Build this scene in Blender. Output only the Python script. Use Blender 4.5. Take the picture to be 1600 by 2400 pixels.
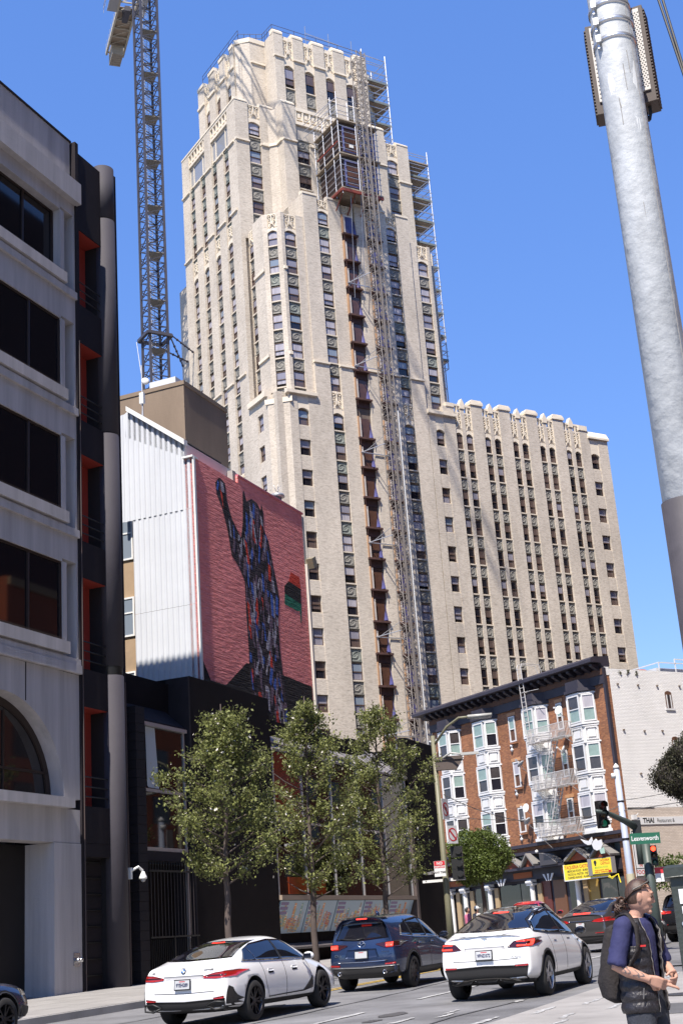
import bpy, bmesh, math, random
import numpy as np
from mathutils import Vector, Matrix, Quaternion
from mathutils.bvhtree import BVHTree
random.seed(7); rng = np.random.default_rng(7)
for o in list(bpy.data.objects): bpy.data.objects.remove(o)
SC = bpy.context.scene; COL = SC.collection
R_ = math.radians

# ------------------------------------------------------------------ camera, sky, sun, exposure
PITCH, ROLL = R_(17.846), R_(-4.229)
fw = Vector((0, math.cos(PITCH), math.sin(PITCH))); u0 = Vector((0, -math.sin(PITCH), math.cos(PITCH))); r0 = Vector((1, 0, 0))
ri = r0*math.cos(ROLL) + u0*math.sin(ROLL); up = u0*math.cos(ROLL) - r0*math.sin(ROLL)
cd = bpy.data.cameras.new('camera'); cam = bpy.data.objects.new('camera', cd); COL.objects.link(cam)
cam.matrix_world = Matrix((ri, up, -fw)).transposed().to_4x4()
cd.sensor_fit = 'VERTICAL'; cd.sensor_height = 36; cd.sensor_width = 24; cd.lens = 46.9
cd.clip_start = .1; cd.clip_end = 4000
SC.camera = cam
SUN_AZ, SUN_EL = R_(199), R_(57)
w = bpy.data.worlds.new('World'); SC.world = w; w.use_nodes = True
nt = w.node_tree; nt.nodes.clear()
sky = nt.nodes.new('ShaderNodeTexSky'); sky.sky_type = 'NISHITA'; sky.sun_disc = False
sky.sun_elevation = SUN_EL; sky.sun_rotation = SUN_AZ; sky.air_density = 1.0; sky.dust_density = 0; sky.ozone_density = 8.0
bg = nt.nodes.new('ShaderNodeBackground'); bg.inputs['Strength'].default_value = .15
ow = nt.nodes.new('ShaderNodeOutputWorld'); gm = nt.nodes.new('ShaderNodeGamma'); gm.inputs[1].default_value = .5; hs_ = nt.nodes.new('ShaderNodeHueSaturation'); hs_.inputs['Hue'].default_value = .522; hs_.inputs['Saturation'].default_value = 1.58; hs_.inputs['Value'].default_value = 1.88
nt.links.new(sky.outputs[0], gm.inputs[0]); nt.links.new(gm.outputs[0], hs_.inputs['Color']); nt.links.new(hs_.outputs[0], bg.inputs[0]); nt.links.new(bg.outputs[0], ow.inputs[0])
sd = bpy.data.lights.new('sun', 'SUN'); sd.energy = 5.0; sd.angle = R_(.53); sd.color = (1, .92, .82)
so = bpy.data.objects.new('sun', sd); COL.objects.link(so)
sdir = Vector((math.sin(SUN_AZ)*math.cos(SUN_EL), math.cos(SUN_AZ)*math.cos(SUN_EL), math.sin(SUN_EL)))
so.rotation_euler = (-sdir).to_track_quat('-Z', 'Y').to_euler(); so.location = sdir*300
SC.view_settings.view_transform = 'Standard'; SC.view_settings.look = 'None'
SC.view_settings.exposure = .80; SC.view_settings.gamma = 1; SC.view_settings.use_curve_mapping = False
SC.cycles.max_bounces = 6; SC.cycles.diffuse_bounces = 3; SC.cycles.glossy_bounces = 3; SC.cycles.transmission_bounces = 4

# ------------------------------------------------------------------ materials
MATS = {}
def mat(name, col, rough=.6, metal=0., spec=.5, var=0., vs=(1, 1, 1), bump=0., bs=20., coat=0., emit=None, ior=None, det=4, transl=None, tint=None):
    if name in MATS: return MATS[name]
    m = bpy.data.materials.new(name); m.use_nodes = True; n = m.node_tree.nodes; l = m.node_tree.links
    p = n['Principled BSDF']; p.inputs['Base Color'].default_value = (*col, 1); p.inputs['Roughness'].default_value = rough
    p.inputs['Metallic'].default_value = metal; p.inputs['Specular IOR Level'].default_value = spec
    if coat: p.inputs['Coat Weight'].default_value = coat; p.inputs['Coat Roughness'].default_value = .04
    if ior: p.inputs['IOR'].default_value = ior
    if emit: p.inputs['Emission Color'].default_value = (*emit[0], 1); p.inputs['Emission Strength'].default_value = emit[1]
    if var or bump:
        tc = n.new('ShaderNodeTexCoord'); mp = n.new('ShaderNodeMapping'); l.new(tc.outputs['Object'], mp.inputs[0]); mp.inputs['Scale'].default_value = vs
    if var:
        nz = n.new('ShaderNodeTexNoise'); nz.inputs['Scale'].default_value = 1; nz.inputs['Detail'].default_value = det; nz.inputs['Roughness'].default_value = .65
        l.new(mp.outputs[0], nz.inputs[0])
        mr = n.new('ShaderNodeMapRange'); mr.inputs[1].default_value = .3; mr.inputs[2].default_value = .7; mr.inputs[3].default_value = 1-var; mr.inputs[4].default_value = 1+var
        l.new(nz.outputs[0], mr.inputs[0])
        mx = n.new('ShaderNodeMix'); mx.data_type = 'RGBA'; mx.blend_type = 'MULTIPLY'; mx.inputs[0].default_value = 1; mx.inputs[6].default_value = (*col, 1)
        l.new(mr.outputs[0], mx.inputs[7]); l.new(mx.outputs[2], p.inputs['Base Color'])
    if bump:
        b = n.new('ShaderNodeBump'); b.inputs['Strength'].default_value = bump; b.inputs['Distance'].default_value = .02
        n2 = n.new('ShaderNodeTexNoise'); n2.inputs['Scale'].default_value = bs; n2.inputs['Detail'].default_value = 3
        l.new(tc.outputs['Object'], n2.inputs[0]); l.new(n2.outputs[0], b.inputs['Height']); l.new(b.outputs[0], p.inputs['Normal'])
    MATS[name] = m; return m
def brick(name, c1, c2, mortar, bw=.22, bh=.075, ms=.012, var=.15, vs=(.35, .35, .35), bump=.0, streak=.0, rough=.85, axis='x-y', bias=0., bdist=.02, bumpscale=(5,16,1)):
    m = bpy.data.materials.new(name); m.use_nodes = True; n = m.node_tree.nodes; l = m.node_tree.links
    p = n['Principled BSDF']; p.inputs['Roughness'].default_value = rough; p.inputs['Specular IOR Level'].default_value = .25
    tc = n.new('ShaderNodeTexCoord'); sp = n.new('ShaderNodeSeparateXYZ'); l.new(tc.outputs['Object'], sp.inputs[0])
    a = n.new('ShaderNodeMath'); a.operation = 'SUBTRACT'; l.new(sp.outputs[0], a.inputs[0]); l.new(sp.outputs[1], a.inputs[1])
    cb = n.new('ShaderNodeCombineXYZ'); l.new(a.outputs[0], cb.inputs[0]); l.new(sp.outputs[2], cb.inputs[1])
    br = n.new('ShaderNodeTexBrick'); l.new(cb.outputs[0], br.inputs['Vector'])
    br.inputs['Color1'].default_value = (*c1, 1); br.inputs['Color2'].default_value = (*c2, 1); br.inputs['Mortar'].default_value = (*mortar, 1)
    br.inputs['Scale'].default_value = 1; br.inputs['Brick Width'].default_value = bw; br.inputs['Row Height'].default_value = bh
    br.inputs['Mortar Size'].default_value = ms; br.inputs['Bias'].default_value = bias; br.inputs['Mortar Smooth'].default_value = .2
    mp = n.new('ShaderNodeMapping'); mp.inputs['Scale'].default_value = vs; l.new(tc.outputs['Object'], mp.inputs[0])
    nz = n.new('ShaderNodeTexNoise'); nz.inputs['Detail'].default_value = 5; nz.inputs['Scale'].default_value = 1; nz.inputs['Roughness'].default_value = .65; l.new(mp.outputs[0], nz.inputs[0])
    mr = n.new('ShaderNodeMapRange'); mr.inputs[1].default_value = .3; mr.inputs[2].default_value = .7; mr.inputs[3].default_value = 1-var; mr.inputs[4].default_value = 1+var; l.new(nz.outputs[0], mr.inputs[0])
    mx = n.new('ShaderNodeMix'); mx.data_type = 'RGBA'; mx.blend_type = 'MULTIPLY'; mx.inputs[0].default_value = 1
    l.new(br.outputs[0], mx.inputs[6]); l.new(mr.outputs[0], mx.inputs[7]); out = mx.outputs[2]
    if streak:
        mp2 = n.new('ShaderNodeMapping'); mp2.inputs['Scale'].default_value = (1.6, 7, 1); l.new(cb.outputs[0], mp2.inputs[0])
        n3 = n.new('ShaderNodeTexNoise'); n3.inputs['Scale'].default_value = 1; n3.inputs['Detail'].default_value = 3; l.new(mp2.outputs[0], n3.inputs[0])
        m3 = n.new('ShaderNodeMapRange'); m3.inputs[1].default_value = .56; m3.inputs[2].default_value = .72; m3.inputs[3].default_value = 1; m3.inputs[4].default_value = 1-streak; l.new(n3.outputs[0], m3.inputs[0])
        x3 = n.new('ShaderNodeMix'); x3.data_type = 'RGBA'; x3.blend_type = 'MULTIPLY'; x3.inputs[0].default_value = 1
        l.new(out, x3.inputs[6]); l.new(m3.outputs[0], x3.inputs[7]); out = x3.outputs[2]
    l.new(out, p.inputs['Base Color'])
    if bump:
        b = n.new('ShaderNodeBump'); b.inputs['Strength'].default_value = bump; b.inputs['Distance'].default_value = bdist
        add = n.new('ShaderNodeMath'); add.operation = 'MULTIPLY_ADD'; add.inputs[1].default_value = -1.0
        mp4 = n.new('ShaderNodeMapping'); mp4.inputs['Scale'].default_value = bumpscale; l.new(cb.outputs[0], mp4.inputs[0])
        n4 = n.new('ShaderNodeTexNoise'); n4.inputs['Scale'].default_value = 1; n4.inputs['Detail'].default_value = 3; l.new(mp4.outputs[0], n4.inputs[0])
        l.new(br.outputs['Fac'], add.inputs[0]); l.new(n4.outputs[0], add.inputs[2]); l.new(add.outputs[0], b.inputs['Height']); l.new(b.outputs[0], p.inputs['Normal'])
    MATS[name] = m; return m
def glass(name, col=(.01, .01, .012), rough=.02, ior=1.5, coat=0.):
    return mat(name, col, rough, 0, .5, ior=ior, coat=coat)
def leafmat(name, c, tr=.35):
    m = bpy.data.materials.new(name); m.use_nodes = True; n = m.node_tree.nodes; l = m.node_tree.links
    p = n['Principled BSDF']; p.inputs['Roughness'].default_value = .5; p.inputs['Specular IOR Level'].default_value = .4
    at = n.new('ShaderNodeAttribute'); at.attribute_name = 'tint'
    mx = n.new('ShaderNodeMix'); mx.data_type = 'RGBA'; mx.inputs[6].default_value = (*c[0], 1); mx.inputs[7].default_value = (*c[1], 1)
    l.new(at.outputs['Fac'], mx.inputs[0]); l.new(mx.outputs[2], p.inputs['Base Color'])
    t = n.new('ShaderNodeBsdfTranslucent'); l.new(mx.outputs[2], t.inputs[0]); ms = n.new('ShaderNodeMixShader'); ms.inputs[0].default_value = tr
    l.new(p.outputs[0], ms.inputs[1]); l.new(t.outputs[0], ms.inputs[2]); l.new(ms.outputs[0], n['Material Output'].inputs[0])
    MATS[name] = m; return m

# ------------------------------------------------------------------ mesh builder
class MB:
    def __init__(s): s.v = []; s.f = []; s.m = []
    def add(s, v, f, mi=0):
        o = len(s.v); s.v.extend([tuple(p) for p in v]); s.f.extend([tuple(i+o for i in q) for q in f]); s.m.extend([mi]*len(f)); return s
    def box(s, x0, x1, y0, y1, z0, z1, mi=0):
        return s.add([(x0,y0,z0),(x1,y0,z0),(x1,y1,z0),(x0,y1,z0),(x0,y0,z1),(x1,y0,z1),(x1,y1,z1),(x0,y1,z1)],
                     [(0,3,2,1),(4,5,6,7),(0,1,5,4),(1,2,6,5),(2,3,7,6),(3,0,4,7)], mi)
    def obox(s, c, ex, ey, ez, mi=0):   # box by centre and three half-axis vectors
        c = Vector(c); ex, ey, ez = Vector(ex), Vector(ey), Vector(ez); P = []
        for k in (-1, 1):
            for a, b in ((-1,-1),(1,-1),(1,1),(-1,1)): P.append(c+ex*a+ey*b+ez*k)
        return s.add(P, [(0,3,2,1),(4,5,6,7),(0,1,5,4),(1,2,6,5),(2,3,7,6),(3,0,4,7)], mi)
    def prism(s, poly, vec, mi=0):
        n = len(poly); vec = Vector(vec); P = [Vector(p) for p in poly]; Q = [p+vec for p in P]
        return s.add(P+Q, [tuple(range(n))[::-1], tuple(range(n, 2*n))] + [(i, (i+1) % n, n+(i+1) % n, n+i) for i in range(n)], mi)
    def bar(s, p, q, r, n=5, mi=0, r2=None):
        p, q = Vector(p), Vector(q); d = (q-p).normalized(); a = d.orthogonal().normalized(); b = d.cross(a); r2 = r if r2 is None else r2
        P = [p+(a*math.cos(t)+b*math.sin(t))*r for t in np.linspace(0, 2*math.pi, n, endpoint=False)] + [q+(a*math.cos(t)+b*math.sin(t))*r2 for t in np.linspace(0, 2*math.pi, n, endpoint=False)]
        return s.add(P, [(i, (i+1) % n, n+(i+1) % n, n+i) for i in range(n)] + [tuple(range(n))[::-1], tuple(range(n, 2*n))], mi)
    def tube(s, path, r, n=6, mi=0, cap=True, ell=None):
        path = [Vector(p) for p in path]; m = len(path); r = list(r) if hasattr(r, '__len__') else [r]*m; P = []; prev = None
        for i, p in enumerate(path):
            d = (path[min(i+1, m-1)]-path[max(i-1, 0)]).normalized()
            a = (prev - d*prev.dot(d)).normalized() if prev is not None and (prev - d*prev.dot(d)).length > 1e-4 else d.orthogonal().normalized()
            prev = a; b = d.cross(a)
            for t in np.linspace(0, 2*math.pi, n, endpoint=False): P.append(p+(a*math.cos(t)+b*math.sin(t))*r[i])
        F = [(i*n+j, i*n+(j+1) % n, (i+1)*n+(j+1) % n, (i+1)*n+j) for i in range(m-1) for j in range(n)]
        if cap: F += [tuple(range(n))[::-1], tuple(range((m-1)*n, m*n))]
        return s.add(P, F, mi)
    def lathe(s, prof, c, ax=(0,0,1), n=16, mi=0, cap=True):   # prof: (radius, height along ax)
        c = Vector(c); d = Vector(ax).normalized(); a = d.orthogonal().normalized(); b = d.cross(a); P = []; m = len(prof)
        for r, h in prof:
            for t in np.linspace(0, 2*math.pi, n, endpoint=False): P.append(c+d*h+(a*math.cos(t)+b*math.sin(t))*r)
        F = [(i*n+j, i*n+(j+1) % n, (i+1)*n+(j+1) % n, (i+1)*n+j) for i in range(m-1) for j in range(n)]
        if cap: F += [tuple(range(n))[::-1], tuple(range((m-1)*n, m*n))]
        return s.add(P, F, mi)
    def ball(s, c, r, n=10, m=7, mi=0, sc=(1,1,1)):
        c = Vector(c); P = []
        for i in range(m+1):
            th = math.pi*(i+.02)/(m+.04)
            for t in np.linspace(0, 2*math.pi, n, endpoint=False): P.append(c+Vector((math.sin(th)*math.cos(t)*sc[0], math.sin(th)*math.sin(t)*sc[1], math.cos(th)*sc[2]))*r)
        return s.add(P, [(i*n+j, (i+1)*n+j, (i+1)*n+(j+1) % n, i*n+(j+1) % n) for i in range(m) for j in range(n)], mi)
    def grid(s, fn, nu, nv, mi=0):   # fn(a,b) in 0..1 -> point
        P = [fn(i/nu, j/nv) for j in range(nv+1) for i in range(nu+1)]
        return s.add(P, [(j*(nu+1)+i, j*(nu+1)+i+1, (j+1)*(nu+1)+i+1, (j+1)*(nu+1)+i) for j in range(nv) for i in range(nu)], mi)
    def mesh(s, name, mats, smooth=False, off=(0,0,0)):
        me = bpy.data.meshes.new(name); o = Vector(off)
        me.from_pydata([Vector(p)-o for p in s.v] if o.length else s.v, [], s.f)
        for m in (mats if isinstance(mats, (list, tuple)) else [mats]): me.materials.append(m)
        if any(s.m): me.polygons.foreach_set('material_index', s.m)
        if smooth: me.polygons.foreach_set('use_smooth', [True]*len(s.f))
        me.update(); return me
BASE = {}
def FR(az): return Matrix.Rotation(R_(90-az), 4, 'Z')
FT = FR(58.042); FS = FR(22.386); FB = FR(148.042); FW = Matrix.Identity(4)
def thing(name, label, cat, frame, base, group=None, rot=None, kind=None):
    o = bpy.data.objects.new(name, None); COL.objects.link(o); o.empty_display_size = .3
    o.matrix_world = frame @ Matrix.Translation(base) @ (rot or Matrix.Identity(4))
    if label: o['label'] = label
    if cat: o['category'] = cat
    if group: o['group'] = group
    if kind: o['kind'] = kind
    BASE[o.name] = Vector(base) if rot is None else Vector((0,0,0)); return o
def part(parent, name, mb, mats, smooth=False, label=None, kind=None):
    b = BASE[parent.name]; me = mb.mesh(name, mats, smooth, b); o = bpy.data.objects.new(name, me); COL.objects.link(o); o.parent = parent
    BASE[o.name] = b.copy()
    if label: o['label'] = label
    if kind: o['kind'] = kind
    return o
def inst(parent, name, me, loc, rz=0., sc=None, kind=None, label=None):    # shared mesh, loc in the frame of the thing
    o = bpy.data.objects.new(name, me); COL.objects.link(o); o.parent = parent; o.location = Vector(loc)-BASE[parent.name]
    if rz: o.rotation_euler = (0, 0, rz)
    if sc: o.scale = sc
    if kind: o['kind'] = kind
    if label: o['label'] = label
    BASE[o.name] = Vector(loc); return o
def sub(parent, name, me, loc=(0,0,0), label=None):       # loc local to the part
    o = bpy.data.objects.new(name, me); COL.objects.link(o); o.parent = parent; o.location = loc; BASE[o.name] = Vector((0,0,0))
    if label: o['label'] = label
    return o
def single(name, label, cat, mb, mats, frame=FW, base=(0,0,0), group=None, kind=None, smooth=False):
    me = mb.mesh(name, mats, smooth, base); o = bpy.data.objects.new(name, me); COL.objects.link(o)
    o.matrix_world = frame @ Matrix.Translation(base)
    if label: o['label'] = label
    if cat: o['category'] = cat
    if group: o['group'] = group
    if kind: o['kind'] = kind
    BASE[o.name] = Vector(base); return o
def textmb(s, size, org, ex, ez, extr=.004, align='CENTER', mi=0, bold=0., mb=None, sx=1.):
    c = bpy.data.curves.new('t', 'FONT'); c.body = s; c.size = size; c.align_x = align; c.align_y = 'CENTER'; c.extrude = extr/2; c.offset = bold; c.resolution_u = 2
    o = bpy.data.objects.new('t', c); COL.objects.link(o); dg = bpy.context.evaluated_depsgraph_get()
    me = bpy.data.meshes.new_from_object(o.evaluated_get(dg)); bpy.data.objects.remove(o)
    ex, ez, org = Vector(ex).normalized(), Vector(ez).normalized(), Vector(org); nn = ex.cross(ez)
    mb = mb or MB(); mb.add([org+ex*(v.co.x*sx)+ez*v.co.y+nn*v.co.z for v in me.vertices], [tuple(p.vertices) for p in me.polygons], mi)
    bpy.data.meshes.remove(me); bpy.data.curves.remove(c); return mb
def gz(x, y): return -1.6+.0017*x+.0153*y
def gzf(frame, a, b): p = frame @ Vector((a, b, 0)); return gz(p.x, p.y)
def AZ(az, R, z=0.): return Vector((math.sin(R_(az))*R, math.cos(R_(az))*R, z))
def evalmesh(o):
    dg = bpy.context.evaluated_depsgraph_get(); me = bpy.data.meshes.new_from_object(o.evaluated_get(dg)); return me
def remesh(mb, vox, name, mats, smooth_it=0, deform=None):
    me = mb.mesh(name, mats); o = bpy.data.objects.new('tmp', me); COL.objects.link(o)
    md = o.modifiers.new('r', 'REMESH'); md.mode = 'VOXEL'; md.voxel_size = vox; md.use_smooth_shade = True
    if smooth_it:
        s = o.modifiers.new('s', 'SMOOTH'); s.iterations = smooth_it; s.factor = .5
    r = evalmesh(o); bpy.data.objects.remove(o); bpy.data.meshes.remove(me); r.name = name
    if deform:
        for v in r.vertices: v.co = deform(v.co)
    if not r.materials:
        r.materials.append(mats if not isinstance(mats, (list, tuple)) else mats[0])
    r.polygons.foreach_set('use_smooth', [True]*len(r.polygons)); return r
# ------------------------------------------------------------------ palette
M_cream = brick('cream_brick', (.60,.535,.45), (.45,.39,.32), (.42,.37,.30), .24, .085, .010, .16, (.25,.25,.12), streak=.27, bias=-.2)
M_terra = mat('terracotta', (.68,.60,.48), .8, var=.12, vs=(1,1,2), spec=.3)
M_spand = mat('bronze_panel', (.20,.19,.165), .55, var=.5, vs=(1.2,1.2,1.2), spec=.4)
M_spand2 = mat('verdigris_panel', (.18,.195,.17), .6, var=.45, vs=(2,2,2))
M_wood = mat('brown_sash', (.10,.062,.045), .5, var=.2, vs=(2,2,2))
M_sill = mat('window_sill', (.55,.48,.38), .8, var=.2, vs=(2,2,2))
P_lav = mat('pane_blind', (.235,.225,.265), .12, var=.2, vs=(1.3,1.3,.4), ior=1.6)
P_bro = mat('pane_brown_reflect', (.105,.075,.066), .1, var=.3, vs=(1.1,1.1,1.1), ior=1.6)  # brownish reflection put into the pane colour
P_drk = mat('pane_dark', (.014,.013,.018), .05, ior=1.6)
P_cur = mat('pane_curtain', (.36,.34,.37), .2, var=.3, vs=(9,9,.5), ior=1.5)
P_blu = mat('pane_pale', (.20,.24,.29), .1, ior=1.7)
P_gap = mat('open_gap', (.006,.005,.005), .9, spec=.1)
M_steel = mat('galvanised_tube', (.42,.43,.46), .45, .6)
M_plank = mat('scaffold_plank', (.30,.25,.19), .85, var=.3, vs=(1,6,1))
M_black = mat('black_trim', (.012,.012,.012), .5)
M_asph = mat('asphalt', (.15,.15,.155), .9, var=.42, vs=(.55,.55,.55), bump=.5, bs=60, spec=.3, det=12)
M_conc = mat('concrete_pavement', (.27,.26,.25), .9, var=.18, vs=(.9,.9,.9), bump=.3, bs=50, spec=.3, det=10)
M_line = mat('worn_road_paint', (.33,.33,.325), .8, var=.75, vs=(9,9,9), det=8)
M_yel = mat('yellow_road_paint', (.5,.33,.06), .7, var=.3, vs=(6,6,6))

# ------------------------------------------------------------------ ground
def sheet(name, frame, poly, dz, m, kind='structure', parent=None):
    me = bpy.data.meshes.new(name)
    P = []
    for a, b in poly:
        p = frame @ Vector((a, b, 0)); P.append((p.x, p.y, gz(p.x, p.y)+dz))
    me.from_pydata(P, [], [tuple(range(len(P)))]); me.materials.append(m)
    if me.polygons[0].normal.z < 0: me.flip_normals()
    o = bpy.data.objects.new(name, me); COL.objects.link(o)
    if parent is None: o['kind'] = kind
    else: o.parent = parent
    return o
sheet('ground', FW, [(-900,-900),(900,-900),(900,900),(-900,900)], -.03, M_asph)
road = sheet('road', FS, [(-40,6.5),(34,6.5),(34,-30),(140,-30),(140,17.5),(-40,17.5)], 0, M_asph)
pad = sheet('pavement', FS, [(-20,-14),(31,-14),(31,6.5),(-20,6.5)], .006, M_conc)
# left footway as a raised slab with kerb
def slab(name, frame, a0, a1, b0, b1, h, m, parent=None, drop=.3):
    mb = MB(); P = []
    for z in (-drop, h):
        for a, b in ((a0,b0),(a1,b0),(a1,b1),(a0,b1)):
            p = frame @ Vector((a, b, 0)); P.append((p.x, p.y, gz(p.x, p.y)+z))
    mb.add(P, [(0,3,2,1),(4,5,6,7),(0,1,5,4),(1,2,6,5),(2,3,7,6),(3,0,4,7)])
    me = mb.mesh(name, m); o = bpy.data.objects.new(name, me); COL.objects.link(o)
    if parent: o.parent = parent
    else: o['kind'] = 'structure'
    BASE[o.name] = Vector((0,0,0)); return o
walk = slab('pavement', FS, 5, 70, 17.65, 24.4, .14, M_conc)
kerb = slab('kerb', FS, 5, 70, 17.5, 17.64, .15, mat('kerb_stone', (.30,.29,.28), .85, var=.2, vs=(1,1,1)))
slab('pavement', FB, -110, -60, 56.5, 61.6, .14, M_conc)      # footway along the brick block (x = -v)
for i in range(9):
    for j in range(4): slab('paving_slab', FS, 22+i*1.6+.012, 22+(i+1)*1.6-.012, 17.7+j*1.45+.012, 17.7+(j+1)*1.45-.012, .152, M_conc, walk, .0)
def marking(a0, a1, b0, b1, m=M_line, jag=.04):
    P = []; n = 7
    for i in range(n+1): P.append((a0+(a1-a0)*i/n, b0+random.uniform(-jag, jag)))
    for i in range(n+1): P.append((a1-(a1-a0)*i/n, b1+random.uniform(-jag, jag)))
    return sheet('lane_marking', FS, P, .012, m, parent=road)
for k in range(5): marking(20.1+k*7.2-1.2, 20.1+k*7.2+3.2, 9.83, 9.97)
for a0, a1, b in ((21.3,22.6,6.2),(19.2,20.0,5.35),(22.1,22.9,7.95),(20.6,21.6,8.3),(21.4,22.2,7.8),(19.7,21.0,6.68),(24.0,24.5,7.3),(20.3,21.1,5.5),(22.8,24.2,5.75),(21.6,22.5,5.1),(28.4,30.4,6.2),(28.4,30.6,5.6)):
    marking(a0, a1, b-.045, b+.045, jag=.035)
for b in (13.95, 14.2): marking(30, 41, b-.05, b+.05, M_yel)
for k in range(5): marking(33.6+k*.02, 34.2+k*.02, -4+k*2.1, -2.8+k*2.1)
M_crack = mat('tar_seam', (.045,.045,.047), .7)
def tarline(pts, wd=.03):
    L = []; R2 = []
    for (x0,y0),(x1,y1) in zip(pts, pts[1:]):
        n_ = 6
        for i in range(n_):
            t = i/n_; x = x0+(x1-x0)*t+random.uniform(-.06,.06); y = y0+(y1-y0)*t+random.uniform(-.06,.06); L.append((x,y-wd*random.uniform(.6,1.2))); R2.append((x,y+wd*random.uniform(.6,1.2)))
    return sheet('tar_seam', FS, L+R2[::-1], .009, M_crack, parent=road)
for pts in ([(18,15.2),(24,15.0),(33,15.3)],[(20,11.4),(27,11.2),(34,11.5)],[(19,7.6),(26,7.3),(33,7.5)],[(30,16.8),(36,16.6),(45,16.9)]): tarline(pts)
M_oil = mat('oil_stain', (.07,.068,.066), .5, var=.3, vs=(4,4,4))
for (x,y,r) in ((22.5,9.0,.35),(26.0,13.2,.5),(21.3,8.9,.2),(31,9.2,.4)): sheet('oil_stain', FS, [(x+r*1.6*math.cos(t)*random.uniform(.7,1.1),y+r*.7*math.sin(t)*random.uniform(.7,1.1)) for t in np.linspace(0,6.1,14)], .008, M_oil, parent=road)
M_patch = mat('asphalt_patch', (.09,.09,.092), .95, var=.2, vs=(2,2,2))
sheet('repair_patch', FS, [(20.2,4.5),(22.1,4.35),(22.3,2.6),(20.3,2.7)], .011, M_patch, parent=pad)
mh = MB(); c = FS @ Vector((24.0, 4.3, 0)); mh.lathe([(.42,0),(.42,.012),(.36,.016),(0.01,.018)], (c.x,c.y,gz(c.x,c.y)+.006), n=20)
single('manhole_cover', 'dark round manhole cover set in the pale concrete at the right', 'manhole', mh, mat('cast_iron', (.05,.048,.046), .6, .3), base=(c.x,c.y,gz(c.x,c.y)))

# ------------------------------------------------------------------ art-deco tower (frame FT: x along front, y into the block)
TW = thing('skyscraper', 'tall cream brick art deco tower with stepped crown and carved panels', 'skyscraper', FT, (67,100,.1))
WF = {}
def frame_mesh(wd, h):
    k = (round(wd,2), round(h,2))
    if k not in WF:
        mb = MB(); t = .06; w2 = wd/2
        mb.box(-w2,-w2+t,-.05,.06,0,h); mb.box(w2-t,w2,-.05,.06,0,h); mb.box(-w2+t,w2-t,-.05,.06,h-t,h); mb.box(-w2+t,w2-t,-.05,.06,0,t); mb.box(-w2+t,w2-t,-.06,.04,h*.5-.035,h*.5+.035)
        mb.box(-w2-.04,w2+.04,-.20,.06,-.13,-.002,1)
        up = MB().box(-w2+t,w2-t,-.02,.01,h*.5+.035,h-t); lo = MB().box(-w2+t,w2-t,.01,.03,t,h*.5-.035)
        op = MB().box(-w2+t,w2-t,.01,.03,h*.22,h*.5-.035); gp = MB().box(-w2+t,w2-t,.015,.03,t,h*.22)
        WF[k] = (mb.mesh('window',[M_wood,M_sill]), up, lo, op, gp, {})
    return WF[k]
def pane_mesh(rec, which, m):
    c = rec[5]
    if (which, m.name) not in c: c[(which, m.name)] = rec[which].mesh('pane', m)
    return c[(which, m.name)]
NWIN = [0]
def window(parent, x, y, z, wd, h, rz=0., bias=None):
    rec = frame_mesh(wd, h); o = inst(parent, 'window', rec[0], (x,y,z), rz); NWIN[0] += 1
    r = random.random(); b = bias or 'mix'
    if b == 'light': um, lm = random.choice([P_lav,P_cur,P_blu,P_cur]), random.choice([P_bro,P_cur,P_lav,P_drk])
    elif b == 'dark': um, lm = random.choice([P_bro,P_drk,P_lav,P_bro]), random.choice([P_drk,P_bro,P_drk])
    else: um, lm = random.choice([P_lav,P_blu,P_bro,P_lav]), random.choice([P_bro,P_drk,P_lav,P_bro])
    sub(o, 'pane', pane_mesh(rec, 1, um))
    if random.random() < .22: sub(o, 'pane', pane_mesh(rec, 3, lm)); sub(o, 'pane', pane_mesh(rec, 4, P_gap))
    else: sub(o, 'pane', pane_mesh(rec, 2, lm))
    return o
SP = {}
def spandrel(parent, x, y, z, wd, h, rz=0., green=False):
    k = (round(wd,2), round(h,2), green)
    if k not in SP:
        mb = MB(); w2 = wd/2; N = 9; hgt = np.zeros((N+1, N+1))
        for i in range(N+1):
            for j in range(N+1):
                a, b = (i/N-.5)*2, (j/N-.5)*2; rr = math.hypot(a, b); th = math.atan2(b, a)
                hgt[i, j] = .035*math.sin(9*rr+2*th) if max(abs(a), abs(b)) < .8 else (.07 if max(abs(a), abs(b)) < .99 else .0)
        mb.grid(lambda a, b: (-w2+wd*a, -.02-hgt[int(round(a*N)), int(round(b*N))], h*b), N, N)
        mb.box(-w2-.03, w2+.03, -.10, .05, h, h+.09); mb.box(-w2-.03, w2+.03, -.08, .05, -.07, 0)
        SP[k] = mb.mesh('spandrel_panel', M_spand2 if green else M_spand)
    return inst(parent, 'spandrel_panel', SP[k], (x,y,z), rz)
def arch_head(parent, x, y, z, wd, rise, top, rz=0., thick=.3):   # masonry over a segmental arch; z = springing
    pts = [(-wd/2, 0, 0)] + [(-wd/2+wd*t, 0, rise*math.sin(math.pi*t)**.7) for t in np.linspace(.04, .96, 9)] + [(wd/2,0,0),(wd/2,0,top),(-wd/2,0,top)]
    return inst(parent, 'arch_head', MB().prism(pts, (0,thick,0)).mesh('arch_head', M_terra), (x,y,z), rz)
ORN = {}
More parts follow.
